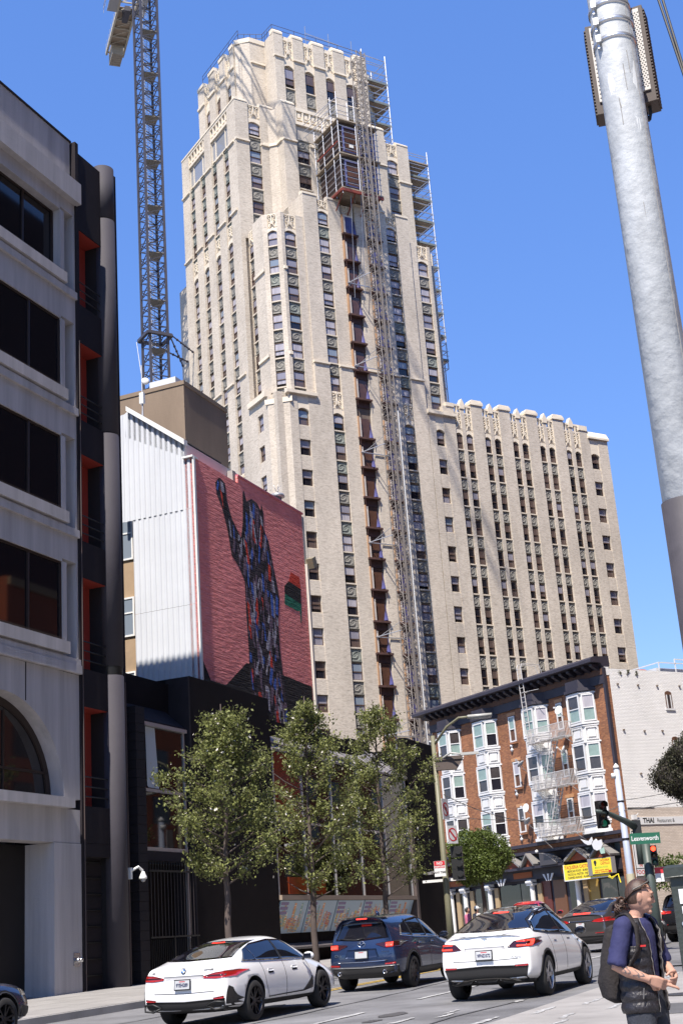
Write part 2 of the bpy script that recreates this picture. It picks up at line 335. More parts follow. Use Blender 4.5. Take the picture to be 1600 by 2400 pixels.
def ornament(parent, x, y, z, wd, h, rz=0.):
    k = (round(wd,2), round(h,2))
    if k not in ORN:
        mb = MB(); w2 = wd/2
        mb.box(-w2,w2,.10,.2,0,h)
        mb.box(-w2,w2,-.04,.1,h*.93,h); mb.box(-.05,.05,-.08,.1,h*.3,h*1.02)
        for sx in (-1,1):
            mb.tube([(sx*w2*.95,0,0),(sx*w2*.6,-.03,h*.12),(sx*w2*.22,-.05,h*.3),(sx*w2*.15,-.05,h*.5)], .06, 4)
            mb.box(min(sx*w2,sx*(w2-.07)),max(sx*w2,sx*(w2-.07)),-.05,.1,h*.1,h)
            for q in range(4):
                mb.ball((sx*w2*(.45+.12*(q%2)),-.01,h*(.42+.13*q)), .085, 5, 3)
            mb.tube([(sx*w2*.2,-.02,h*.93),(sx*w2*.5,-.03,h*.8),(sx*w2*.85,-.02,h*.9)], .035, 4)
        ORN[k] = mb.mesh('carved_ornament', M_terra)
    return inst(parent, 'carved_ornament', ORN[k], (x,y,z), rz)
def box_part(parent, name, b, m): return part(parent, name, MB().box(*b), m)
FL = 3.0
# cores
core = MB()
core.box(56.5,73.28,100.42,118,-1.5,49.4); core.box(73.32,96.75,100.42,113,-1.5,49.8)
core.box(60.9,72.9,100.55,104,49.4,71.0); core.box(56.6,77.4,105.4,118.0,-1.5,83.8)
core.box(60.9,72.9,103.4,105.4,70.9,83.6); core.box(61.4,72.5,105.0,112,83.4,93.6); core.box(58.5,75.4,107.4,117.4,83.4,93.0)
core.box(57.2,60.6,102.3,105.4,49.4,68.4); core.box(73.2,76.6,102.3,105.4,49.4,68.4)
core.box(56.4,58.6,118.0,120.6,-1.5,69.2)
part(TW, 'wall', core, M_cream)
def pier(u0, u1, z0, z1, v=100., dep=.55, parent=None): return box_part(parent or TW, 'brick_pier', (u0,u1,v,v+dep,z0,z1), M_cream)
# lower front piers and columns
for u0_, u1_ in ((57.6,58.45),(59.65,62.25),(63.5,64.95),(66.65,67.98),(69.25,70.4),(71.65,73.26)): pier(u0_, u1_, -1.5, 49.5)
ZB = 18.0
KS = list(range(-7, 4))
def punched(uc, wd, v=100.05, top=49.5):
    for k in KS:
        t = 38.75+FL*k; window(TW, uc, v+.26, t-1.55, wd, 1.55)
        if k > KS[0]: box_part(TW, 'brick_infill', (uc-wd/2,uc+wd/2,v,v+.4,t-FL+.0,t-1.64), M_cream)
    t = 38.75+FL*3; arch_head(TW, uc, v, t-.12, wd, .3, top-t+.12)
def spcol(uc, wd, ks, t0, v=100.3, bias='light', ph=1.0, rz=0., pos=None, arch=True, green=None, lastpanel=True):
    for k in ks:
        t = t0+FL*k; p = pos(t) if pos else (uc, v)
        window(TW, p[0], p[1], t-1.55, wd, 1.55, rz, bias)
        if lastpanel or k > ks[0]: spandrel(TW, p[0], p[1]+(-.06 if rz == 0 else 0), t-FL+.22, wd, 1.05, rz, green if green is not None else random.random() < .2)
punched(59.05, 1.2); punched(74.68, 1.05)
for uc in (62.875, 71.03):
    spcol(uc, 1.25, KS, 38.75); arch_head(TW, uc, 100.12, 47.6, 1.25, .38, .8); ornament(TW, uc, 100.15, 48.3, 1.25, 1.85)
    spcol(uc, 1.25, list(range(0,7)), 51.8, v=100.4, lastpanel=True)
    arch_head(TW, uc, 100.25, 69.6, 1.25, .32, .55); ornament(TW, uc, 100.28, 70.15, 1.25, 1.0)
for uc in (65.8, 68.6):
    arch_head(TW, uc, 100.25, 69.6, 1.3, .32, .55); ornament(TW, uc, 100.28, 70.15, 1.3, 1.0)
# flag ledges
def ledge(u0_, u1_, z, v=100., pr=.16, h=.34, parent=None):
    mb = MB(); mb.prism([(u0_-.05,v-pr,z-h),(u0_-.05,v-pr,z-h*.45),(u0_-.05,v+.25,z),(u0_-.05,v+.25,z-h)], (u1_-u0_+.1,0,0)); return part(parent or TW, 'stone_ledge', mb, M_terra)
ledge(57.3,60.5,49.75,100.,.3,.55); ledge(73.3,76.62,50.0,100.,.3,.55)
# pavilion piers above the belt
for (a,b) in ((60.6,62.25),(63.5,64.95),(66.65,67.98),(69.25,70.4),(71.65,73.25)):
    pier(a, b, 49.5, 53.0, 100.0); ledge(a, b, 53.2, 100.0); pier(a+.02, b-.02, 53.0, 71.4, 100.12, .55)
    part(TW, 'coping', MB().prism([(a,100.05,71.4),(a,100.05,71.62),(a,100.5,71.85),(a,100.8,71.85),(a,100.8,71.4)], (b-a,0,0)), M_terra)
part(TW, 'brick_pier', MB().box(60.6,60.95,100.67,105.4,49.5,71.4), M_cream); part(TW, 'brick_pier', MB().box(72.9,73.25,100.67,105.4,49.5,71.4), M_cream)
# chamfered corner of the lower block and its left face
part(TW, 'brick_pier', MB().prism([(57.6,100,-1.5),(56.1,101.5,-1.5),(56.55,101.9,-1.5),(57.6,100.9,-1.5)], (0,0,50.0)), M_cream)
part(TW, 'stone_ledge', MB().prism([(57.75,99.75,48.35),(55.85,101.65,48.35),(56.4,101.9,48.35),(57.9,100.4,48.35)], (0,0,.5)), M_terra)
part(TW, 'stone_ledge', MB().box(55.82,56.5,101.5,105.1,49.2,49.75), M_terra)
part(TW, 'brick_pier', MB().box(56.1,56.52,101.5,102.55,-1.5,49.2), M_cream); part(TW, 'brick_pier', MB().box(56.1,56.52,103.65,105,-1.5,49.2), M_cream)
for k in range(-3, 4):
    t = 38.75+FL*k; window(TW, 56.34, 103.1, t-1.55, 1.08, 1.55, -R_(90)); box_part(TW, 'brick_infill', (56.12,56.5,102.55,103.65,t-FL,t-1.64), M_cream)
box_part(TW, 'brick_infill', (56.12,56.5,102.55,103.65,47.9,49.2), M_cream)
# corner turrets (left one in full view, right one mirrored)
def mir(u): return 133.85-u
for sd_ in (0, 1):
    X = (lambda u: u) if sd_ == 0 else mir
    def poly(pts, z0, z1, name='brick_pier', m=M_cream): part(TW, name, MB().prism([(X(a),b,z0) for a,b in pts], (0,0,z1-z0)), m)
    zt = 68.75
    poly([(60.6,100.3),(59.72,100.3),(59.72,100.8),(60.6,100.8)], 49.7, zt); poly([(58.4,100.3),(58.05,100.3),(57.72,100.63),(58.1,101.05),(58.4,100.8)], 49.7, zt)
    poly([(57.05,101.3),(56.7,101.65),(56.7,103.7),(57.2,103.7),(57.2,102.2),(57.42,101.65)], 49.7, zt)
    if sd_ == 0:
        spcol(59.06, 1.3, list(range(0,6)), 51.75, v=100.56, bias='light'); arch_head(TW, 59.06, 100.38, 66.55, 1.3, .35, .55); ornament(TW, 59.06, 100.42, 67.1, 1.3, 1.6)
        spcol(0, .98, list(range(0,6)), 51.75, rz=-R_(45), pos=lambda t: (57.53,101.12), bias='light'); arch_head(TW, 57.4, 100.98, 66.55, .98, .3, .55, -R_(45)); ornament(TW, 57.42, 101.02, 67.1, .98, 1.6, -R_(45))
        spcol(0, .9, list(range(0,6)), 51.75, rz=-R_(90), pos=lambda t: (56.95,104.3), bias='dark'); ornament(TW, 56.85, 104.3, 66.9, .9, 1.5, -R_(90))
        for zz in (53.4, 62.5): part(TW, 'stone_ledge', MB().prism([(56.55,101.55,zz),(56.55,103.7,zz),(56.72,103.7,zz),(56.72,101.65,zz)], (0,0,.3)), M_terra); part(TW, 'stone_ledge', MB().prism([(58.12,100.18,zz),(58.45,100.18,zz),(58.45,100.32,zz),(58.05,100.32,zz)], (0,0,.3)), M_terra)
    else:
        spcol(mir(59.06), 1.3, list(range(0,6)), 51.75, v=100.56, bias='light'); arch_head(TW, mir(59.06), 100.38, 66.55, 1.3, .35, .55); ornament(TW, mir(59.06), 100.42, 67.1, 1.3, 1.6)
    poly([(60.6,100.7),(58.2,100.7),(57.1,101.85),(57.1,105.4),(60.6,105.4)], 49.4, 68.4, 'wall')
# main shaft (front v=105) with its left face
for (a,b) in ((56.1,57.62),(59.05,60.6)):
    for X0, X1 in ((a,b),(mir(b),mir(a))):
        pier(X0, X1, 68.0, 84.2, 105.0, .5); ledge(X0, X1, 79.7, 105.0); part(TW, 'coping', MB().prism([(X0,104.95,84.2),(X0,104.95,84.35),(X0,105.4,84.75),(X0,105.7,84.2)], (X1-X0,0,0)), M_terra)
for uc, rz in ((58.33,0),(mir(58.33),0)):
    for k in range(0, 3):
        t = 78.6-FL*k; window(TW, uc, 105.3, t-1.45, 1.4, 1.45, 0, 'mix'); spandrel(TW, uc, 105.22, t+.12, 1.4, 1.2, 0, False)
    spandrel(TW, uc, 105.22, 78.6-FL*3+.12, 1.4, 1.2); window(TW, uc, 105.3, 80.35, 1.4, 1.7, 0, 'light'); arch_head(TW, uc, 105.1, 81.75, 1.4, .3, .7)
    ornament(TW, uc, 105.12, 82.5, 1.4, 1.6)
# left face piers v edges
cols = (107.5,110.3,113.1,115.8)
edges = [105.5] + [e for c in cols for e in (c-.62, c+.62)] + [118.2]
for i in range(0, len(edges), 2):
    a, b = edges[i], edges[i+1]
    box_part(TW, 'brick_pier', (56.1,56.62,a,b,-1.5,79.4 if i not in (0,4,8) else 84.2), M_cream)
    for zz in (71.65, 53.5):
        part(TW, 'stone_ledge', MB().prism([(55.93,a-.03,zz-.38),(55.93,a-.03,zz-.2),(56.15,a-.03,zz),(56.15,a-.03,zz-.38)], (0,b-a+.06,0)), M_terra)
    part(TW, 'stone_ledge', MB().prism([(55.93,a-.03,79.3),(55.93,a-.03,79.5),(56.15,a-.03,79.7),(56.15,a-.03,79.3)], (0,b-a+.06,0)), M_terra)
part(TW, 'brick_pier', MB().box(56.1,56.6,105.0,105.49,-1.5,68), M_cream)
for c in cols:
    for k in range(0, 3): t = 78.5-FL*k; window(TW, 56.4, c, t-1.5, 1.2, 1.5, -R_(90)); spandrel(TW, 56.34, c, t-FL+.25, 1.2, 1.1, -R_(90), True)
    spandrel(TW, 56.34, c, 78.6, 1.2, .85, -R_(90), True)
    ornament(TW, 56.28, c, 69.0, 1.2, 1.5, -R_(90)); arch_head(TW, 56.2, c, 68.2, 1.2, .35, .8, -R_(90))
    for k in range(0, 9 if c < 109 else 8): t = 68.35-FL*k; window(TW, 56.4, c, t-1.5, 1.2, 1.5, -R_(90), 'light'); spandrel(TW, 56.34, c, t-FL+.25, 1.2, 1.1, -R_(90))
    if c < 109:
        ornament(TW, 56.28, c, 48.2-6.6, 1.2, 1.9, -R_(90))
M_pw = mat('big_window_glass', (.26,.27,.29), .08, ior=1.6)
for (a,b) in ((106.88,111.0),(112.4,116.5)):
    m = MB(); m.box(56.3,56.4,a,b,79.9,80.02); m.box(56.3,56.4,a,b,82.2,82.32)
    for q in (a+.04, a+.9, b-.9, b-.04): m.box(56.28,56.42,q-.05,q+.05,79.9,82.32)
    o = part(TW, 'window', m, M_terra); g = MB(); g.box(56.36,56.39,a,b,79.95,82.3); part(o, 'pane', g, M_pw); NWIN[0] += 1
    f = MB(); f.box(56.12,56.6,a-.3,b+.3,82.4,82.7); f.box(56.12,56.6,a-.3,b+.3,83.9,84.3); f.box(56.35,56.6,a-.3,b+.3,82.7,83.9)
    for q in np.arange(a-.25, b+.3, .72): f.box(56.15,56.35,q-.1,q+.1,82.7,83.9); f.box(56.17,56.35,q+.1,q+.62,82.95,83.1)
    part(TW, 'parapet_frieze', f, M_terra)
part(TW, 'coping', MB().prism([(56.05,105,84.2),(56.05,105,84.4),(56.5,105,84.7),(56.7,105,84.2)], (0,13.2,0)), M_terra)
# middle mass (v=103) with re-entrant chamfer
for (a,b) in ((60.6,62.15),(mir(62.15),73.25)):
    pier(a, b, 70.5, 83.9, 103.0, .5); ledge(a, b, 79.7, 103.0)
    part(TW, 'coping', MB().prism([(a,102.95,83.9),(a,102.95,84.05),(a,103.4,84.5),(a,104.5,83.9)], (b-a,0,0)), M_terra)
for s_ in (0,1):
    X = (lambda u: u) if s_ == 0 else mir
    part(TW, 'brick_pier', MB().box(min(X(60.6),X(60.98)),max(X(60.6),X(60.98)),103.5,105.4,68.4,83.9), M_cream)
    part(TW, 'brick_pier', MB().prism([(X(59.9),105.02,68.4),(X(60.62),104.3,68.4),(X(60.62),105.02,68.4)], (0,0,15.4)), M_cream)
    part(TW, 'stone_ledge', MB().prism([(X(59.3),104.85,79.4),(X(59.9),104.85,79.4),(X(60.45),104.3,79.4),(X(60.45),103.3,79.4),(X(60.65),103.3,79.4),(X(60.65),105.05,79.4),(X(59.3),105.05,79.4)], (0,0,.32)), M_terra)
for uc in (62.95, mir(62.95)):
    for t in (78.75, 75.75): spandrel(TW, uc, 103.25, t, 1.5, 1.1); window(TW, uc, 103.3, t-1.65, 1.5, 1.55, 0, 'dark')
    window(TW, uc, 103.3, 71.2, 1.5, 1.5, 0, 'dark')
part(TW, 'brick_pier', MB().box(63.75,70.1,103.1,103.5,70.9,79.6), M_cream)
part(TW, 'stone_ledge', MB().box(63.75,65.2,102.95,103.2,79.25,79.6), M_terra)
part(TW, 'hoarding', MB().box(62.35,71.5,103.28,103.36,79.95,81.6), mat('plywood', (.42,.37,.31), .8, var=.25, vs=(1.5,1,.3)))
fz = MB(); fz.box(62.15,71.7,103.05,103.5,81.7,82.05); fz.box(62.15,71.7,103.05,103.5,83.35,83.75); fz.box(62.15,71.7,103.25,103.5,82.05,83.35)
for q in np.arange(62.2, 71.7, .86): fz.box(q,q+.16,103.07,103.25,82.05,83.35); fz.box(q+.16,q+.86,103.1,103.25,82.3,82.42)
for q in np.arange(62.2, 71.0, .86): fz.box(q+.35,q+.68,103.15,103.25,82.62,83.1)
part(TW, 'parapet_frieze', fz, M_terra)
# crown
def capstone(a, b, v, z, dv=.9, nm='coping'): part(TW, nm, MB().prism([(a+.0,v-.04,z-.25),(a,v-.04,z),(a,v+.3,z+.42),(a,v+dv,z+.42),(a,v+dv,z-.25)], (b-a,0,0)), M_terra)
cp = ((61.1,62.2),(63.42,64.72),(65.95,67.35),(68.5,69.95),(71.45,72.8))
for (a,b) in cp: pier(a, b, 83.5, 94.0, 104.6, .6); ledge(a, b, 91.2, 104.6); capstone(a, b, 104.6, 94.1)
for i in range(4):
    a, b = cp[i][1], cp[i+1][0]; uc, wd = (a+b)/2, b-a
    arch_head(TW, uc, 104.7, 89.75, wd, .4, 1.1); ornament(TW, uc-wd*.0, 104.72, 90.85, wd*1.0, 2.6)
    window(TW, uc, 104.85, 87.3, wd, 2.45, 0, 'dark'); spandrel(TW, uc, 104.8, 85.65, wd, 1.5); part(TW, 'coping', MB().box(a,b,104.7,105.2,93.45,93.75), M_terra)
    box_part(TW, 'brick_infill', (a,b,104.9,105.2,83.5,85.55), M_cream)
part(TW, 'brick_pier', MB().box(61.1,61.5,105.2,107.6,83.5,94.0), M_cream); part(TW, 'brick_pier', MB().box(72.4,72.8,105.2,107.6,83.5,94.0), M_cream)
for s_ in (0,1):
    X = (lambda u: u) if s_ == 0 else mir
    bx = lambda a,b,c,d,e,f,nm='brick_pier',m=M_cream: part(TW, nm, MB().box(min(X(a),X(b)),max(X(a),X(b)),c,d,e,f), m)
    part(TW, 'brick_pier', MB().prism([(X(59.3),106.8,83.5),(X(61.1),106.8,83.5),(X(61.1),107.5,83.5),(X(58.5),107.5,83.5)], (0,0,10.0)), M_cream)
    part(TW, 'brick_pier', MB().prism([(X(59.3),106.8,83.5),(X(58.1),108.0,83.5),(X(58.5),108.4,83.5),(X(59.6),107.3,83.5)], (0,0,10.2)), M_cream)
    part(TW, 'coping', MB().prism([(X(59.25),106.72,93.5),(X(58.0),107.95,93.5),(X(58.6),108.6,93.5),(X(59.9),107.3,93.5),(X(61.1),107.3,93.5),(X(61.1),106.72,93.5)], (0,0,.55)), M_terra)
    for (a,b,zt) in ((108.4,109.3,93.6),(110.5,111.9,93.7),(113.1,114.6,93.7),(115.8,117.4,93.4)):
        bx(58.1,58.6,a,b,83.5,zt); bx(58.02,58.8,a,b,zt,zt+.4,'coping',M_terra); bx(57.95,58.12,a-.02,b+.02,90.9,91.2,'stone_ledge',M_terra)
    if s_ == 0:
        for c in (109.9,112.5,115.2): window(TW, 58.42, c, 87.3, 1.15, 2.2, -R_(90)); arch_head(TW, 58.3, c, 89.4, 1.15, .35, 1.4, -R_(90)); ornament(TW, 58.3, c, 90.8, 1.15, 2.4, -R_(90)); bx(58.3,58.6,c-.6,c+.6,83.5,87.2,'brick_infill')
        ledge(59.4, 61.0, 91.2, 106.8)
# roof rails on the crown
rl = MB()
for (p,q) in (((58.6,108,94.6),(61,106.9,94.6)),((61,106.9,94.6),(61.4,105.4,95)),((61.4,105.4,95),(72.5,105.4,95)),((58.6,108,95.1),(58.6,117,95.1))):
    for dz in (0,.5): rl.bar((p[0],p[1],p[2]+dz),(q[0],q[1],q[2]+dz),.03,4)
    for t in np.linspace(0,1,5): rl.bar((p[0]+(q[0]-p[0])*t,p[1]+(q[1]-p[1])*t,p[2]-1.4),(p[0]+(q[0]-p[0])*t,p[1]+(q[1]-p[1])*t,p[2]+.5),.03,4)
part(TW, 'roof_railing', rl, mat('dark_rail', (.06,.06,.09), .5))
# wing
for i in range(5):
    o_ = 3.573*i
    for cu, wd in ((77.045+o_, .86),(78.325+o_, .86)):
        spcol(cu, wd, KS, 38.75, v=100.3, bias='dark', green=False); arch_head(TW, cu, 100.14, 47.6, wd, .35, .7); ornament(TW, cu, 100.16, 48.25, wd, 1.85)
        bl = MB(); bl.box(cu-wd/2,cu+wd/2,100.1,100.4,50.85,51.05); bl.box(cu-wd/2,cu+wd/2,100.1,100.4,50.05,50.2); bl.box(cu-.06,cu+.06,100.12,100.38,50.2,50.85)
        for sx in (-1,1): bl.tube([(cu+sx*wd*.5,100.2,50.3),(cu+sx*wd*.3,100.2,50.7),(cu+sx*.05,100.2,50.85)], .05, 4)
        part(TW, 'balustrade', bl, M_terra)
    pier(77.475+o_, 77.895+o_, -1.5, 50.6, 100.08, .4)
    part(TW, 'gable_cap', MB().prism([(77.4+o_,100.0,50.6),(77.97+o_,100.0,50.6),(77.97+o_,100.0,51.15),(77.685+o_,100.0,51.7),(77.4+o_,100.0,51.15)], (0,.5,0)), M_terra)
    if i < 4:
        a, b = 78.755+o_, 80.19+o_
        pier(a, b, -1.5, 51.2, 100.0, .6)
        part(TW, 'merlon', MB().prism([(a-.1,99.9,51.2),(a-.1,99.9,51.45),(a+.12,99.95,51.75),(b-.12,99.95,51.75),(b+.1,99.9,51.45),(b+.1,99.9,51.2)], (0,.9,0)), M_terra)
pier(73.34, 74.15, -1.5, 50.0); pier(75.21, 76.615, -1.5, 50.6)
part(TW, 'merlon', MB().box(75.6,76.6,99.92,100.9,50.6,51.0), M_terra)
pier(93.05, 94.3, -1.5, 50.4); pier(95.5, 96.86, -1.5, 50.0); punched(94.9, 1.2)
part(TW, 'merlon', MB().box(92.95,94.1,99.92,100.8,50.4,50.95), M_terra)
part(TW, 'coping', MB().prism([(94.1,99.8,49.6),(94.1,99.8,49.8),(94.1,100.2,50.5),(94.1,100.9,50.5),(94.1,100.9,49.6)], (2.9,0,0)), M_terra)
part(TW, 'coping', MB().box(73.3,96.86,100.6,101.2,49.7,50.3), M_terra)
# hoist shaft columns C and D: hoardings in place of the windows
M_board = mat('raw_timber', (.42,.25,.14), .8, var=.25, vs=(1,1,.5)); M_wboard = mat('whitewashed_board', (.62,.55,.49), .8, var=.3, vs=(1,1,.6))
M_sheet = mat('brown_sheeting', (.085,.042,.028), .25, var=.35, vs=(.9,.9,.6), ior=1.6); M_bsheet = mat('blue_sheeting', (.075,.07,.19), .3, var=.4, vs=(1.2,1.2,.8)); M_rust = mat('rusty_beam', (.075,.035,.028), .75, var=.3, vs=(2,2,2))
mats5 = [M_board, M_wboard, M_sheet, M_bsheet, M_rust]
hv = []
for var_ in range(3):
    fr = MB(); fr.box(-.85,-.72,-.42,.1,-.1,2.05,0); fr.box(-.72,-.5,-.36,.1,-.05,1.95,1)
    st = MB(); st.box(-.5,.62,-.1,-.04,0,2.0,0); sh2 = MB(); sh2.prism([(.62,-.3,.05),(.8,-.32,.0),(.74,-.1,1.0),(.68,-.06,1.75)], (.03,.06,0)); sh2.prism([(.42,-.16,.02),(.66,-.3,.06),(.6,-.14,.95)], (.03,.04,0))
    bm_ = MB(); bm_.box(-.9,.92,-.55,.05,-.28,-.1); bm_.box(-.9,.92,-.1,.05,-.95,-.3)
    bm_.bar((-.8,-.5,-.1),(-.8,-.5,-.9),.03,4); bm_.bar((.75,-.5,-.1),(.75,-.5,-.9),.03,4)
    hv.append((fr.mesh('hoarding_frame', [M_board, M_wboard]), st.mesh('plastic_sheet', M_bsheet if var_ == 2 else M_sheet), sh2.mesh('loose_sheet', M_bsheet), bm_.mesh('ledge_beam', M_rust)))
for uc in (65.8, 68.72):
    for k in range(-7, 11):
        t = (38.75+FL*k) if k <= 3 else 51.8+FL*(k-4)
        q = hv[random.choice((0,0,1,1,2)) if uc < 67 else 2]
        o = inst(TW, 'window_hoarding', q[0], (uc,100.3,t-1.9)); sub(o, 'plastic_sheet', q[1]); sub(o, 'loose_sheet', q[2]); sub(o, 'ledge_beam', q[3])
part(TW, 'brick_infill', MB().box(64.95,69.25,100.3,100.45,-1.5,69.6), mat('dark_brick', (.12,.09,.075), .9, var=.3, vs=(1,1,1)))  # darker brick backing behind the hoardings
# ------------------------------------------------------------------ hoist mast on the tower
HM = thing('hoist_mast', 'pale steel lattice hoist mast climbing the front of the tower', 'hoist mast', FT, (66.6,97,.1))
sec = MB(); H_ = 1.508; hw = .52
for sx in (-1,1):
    for sy in (-1,1): sec.bar((sx*hw,sy*hw,0),(sx*hw,sy*hw,H_),.058,5)
for f in range(4):
    c0 = [(-hw,-hw),(hw,-hw),(hw,hw),(-hw,hw)][f]; c1 = [(-hw,-hw),(hw,-hw),(hw,hw),(-hw,hw)][(f+1)%4]
    for z in (0.02, H_/2): sec.bar((*c0,z),(*c1,z),.036,4)
    sec.bar((*c0,.02),(*c1,H_/2),.033,4); sec.bar((*c1,H_/2),(*c0,H_),.033,4)
sec.box(-.1,.1,-hw-.08,-hw-.02,0,H_)
secm = sec.mesh('mast_section', mat('mast_steel', (.20,.175,.155), .7, .0))
for k in range(58): inst(HM, 'mast_section', secm, (66.6,97,.1+k*H_))
M_white = mat('white_paint', (.72,.72,.70), .5)
pp = MB(); pp.bar((67.35,96.6,.1),(67.35,96.6,47.5),.075,8); part(HM, 'guide_pipe', pp, M_white)
for z in np.arange(8.3, 70, 9.0):
    t = MB()
    for sx in (-1,1): t.bar((66.6+sx*.5,97.4,z),(66.6+sx*1.6,100.2,z-.1),.05,4)
    t.bar((66.1,97.4,z),(68.2,100.2,z),.04,4); t.bar((65.0,99.9,z-.1),(68.3,99.9,z-.1),.06,4); t.bar((66.1,97.4,z+.8),(65.4,100.1,z-.1),.03,4)
    part(HM, 'wall_tie', t, M_steel)
lo = MB()
for k in range(11): lo.bar((66.2+random.uniform(-.3,.3),97.2,77+k*.2),(67.4+random.uniform(-.4,.4),97.9,76.5+k*.3),.05,4)
part(HM, 'hoist_landing', lo, M_steel)
# scaffold cage
SG = thing('scaffold_cage', 'two level scaffold cage with blue framed openings on the tower front', 'scaffold', FT, (67.3,97.6,71.6))
U0, U1, V0, V1 = 64.3, 68.9, 98.3, 103.0; zz0, zz1 = 71.9, 80.0
for u_ in (U0, 66.4, U1):
    for v_ in (V0, 99.5, 101.3, V1): part(SG, 'standard', MB().bar((u_,v_,zz0-.6),(u_,v_,zz1+3.2 if v_ < 101 and u_ < 68 else zz1+1.2),.045,5), M_steel)
for z in np.arange(72.0, 80.6, .66):
    part(SG, 'ledger', MB().bar((U0,V0-.1,z),(U0,V1,z),.035,4), M_steel)
    if int(z*3) % 2: part(SG, 'ledger', MB().bar((U0-.1,V0,z),(U1+.2,V0,z),.035,4), M_steel)
for z in (81.0, 81.7, 82.5):
    for p,q in (((U0,V0,z),(67.5,V0,z)),((U0,V0,z),(U0,V1,z)),((67.5,V0,z),(67.5,100,z)),((62.9,102.9,z-1),(U0,V0,z))): part(SG, 'guard_rail', MB().bar(p,q,.035,4), M_steel)
for k,(z) in enumerate((72.0,76.0,80.0)): part(SG, 'deck', MB().box(U0-.1,U1+.2,V0-.15,V1,z-.12,z), M_plank)
for z in (72.05, 76.05):
    o = part(SG, 'cladding', MB().box(64.7,68.8,98.55,98.7,z,z+3.75), mat('dark_ply', (.05,.028,.02), .7))
    for (a,b,m) in ((65.0,66.9,M_sheet),(67.6,68.6,M_bsheet)):
        f = MB(); f.box(a-.12,a,98.38,98.54,z+.3,z+3.3); f.box(b,b+.12,98.38,98.54,z+.3,z+3.3); f.box(a,b,98.38,98.54,z+3.15,z+3.3); f.box(a,b,98.38,98.54,z+.3,z+.42)
        o2 = part(SG, 'opening_frame', f, mat('blue_frame', (.13,.14,.30), .5)); part(o2, 'plastic_sheet', MB().box(a,b,98.48,98.5,z+.42,z+3.15), m)
part(SG, 'notice', MB().box(65.6,66.1,98.44,98.47,77.0,77.35), M_white)
part(SG, 'cladding', MB().box(64.6,64.7,98.7,102.8,72,79.8), mat('dark_ply', (.05,.028,.02), .7))
for u_ in (64.4, 65.8, 67.3, 68.7): part(SG, 'raker', MB().bar((u_,98.2,71.8),(u_+.1,100.6,69.9),.06,4), mat('red_oxide_steel', (.20,.04,.025), .6))
part(SG, 'edge_beam', MB().box(64.2,69.1,98.15,98.35,71.55,71.85).box(64.1,64.3,98.3,103,71.55,71.85), mat('red_oxide_steel', (.20,.04,.025), .6))
part(SG, 'edge_beam', MB().bar((64.26,98.5,77.4),(64.26,102.6,77.4),.09,4), mat('red_oxide_steel', (.20,.04,.025), .6))
for u_ in (65.4, 66.6): part(SG, 'hanging_rope', MB().bar((u_,98.6,71.5),(u_+.15,99.6,60.5),.03,4), M_steel)
# free-standing scaffold on the far side of the tower
SF = thing('scaffolding', 'tall tube scaffolding with plank decks rising behind the right of the tower', 'scaffold', FT, (80.2,106.5,.3))
def scaff(u0_, u1_, v0_, v1_, z0, z1, step, deckstep):
    for a,b in ((u0_,v0_),(u1_,v0_),(u1_,v1_),(u0_,v1_)): part(SF, 'standard', MB().bar((a,b,z0),(a,b,z1+1.6),  .062,5), M_steel)
    for z in np.arange(z0, z1+1.3, step):
        for p,q in (((u0_,v0_),(u1_,v0_)),((u1_,v0_),(u1_,v1_)),((u0_,v1_),(u1_,v1_))): part(SF, 'ledger', MB().bar((*p,z),(*q,z),.042,4), M_steel)
    for z in np.arange(z0+step, z1+.2, deckstep):
        for j in range(4):
            w_ = (v1_-v0_)/4; part(SF, 'plank', MB().box(u0_,u1_+.15,v0_+j*w_+.03,v0_+(j+1)*w_-.03,z-.12,z), M_plank)
        part(SF, 'toe_board', MB().box(u0_,u1_+.1,v0_-.05,v0_-.01,z-.1,z+.14), mat('grey_toe_board', (.16,.18,.17), .7))
        part(SF, 'brace', MB().bar((u0_,v0_,z-deckstep),(u1_,v0_,z),.04,4), M_steel)
        part(SF, 'guard_rail', MB().bar((u0_,v0_-.03,z+.55),(u1_+.2,v0_-.03,z+.55),.035,4).bar((u0_,v0_-.03,z+1.1),(u1_+.2,v0_-.03,z+1.1),.035,4), M_steel)
scaff(73.3, 76.5, 106.0, 109, 83.5, 95.0, .95, 2.75)
scaff(78.1, 81.0, 105.9, 109, 58, 83.4, 1.0, 2.8)
scaff(78.1, 80.6, 106, 108.2, .5, 57, 2.4, 7.0)
for p,q in (((64,106,95.5),(76.5,106.2,95.3)),((66,106,96.3),(76.5,106.2,96)),((74,106,84.4),(81,106,84.4))): part(SF, 'guard_rail', MB().bar(p,q,.04,4), M_steel)
part(SF, 'deck', MB().box(73.5,81.0,105.8,108.5,83.2,83.35), M_plank)
for u_ in (66,69,72): part(SF, 'standard', MB().bar((u_,106,93.5),(u_,106,97.2),.04,4), M_steel)
rk = MB()
for z in np.arange(84, 93, 1.2):
    rk.box(73.0,73.6,107,108.6,z,z+.12)
part(SF, 'ladder_tread', rk, M_black)

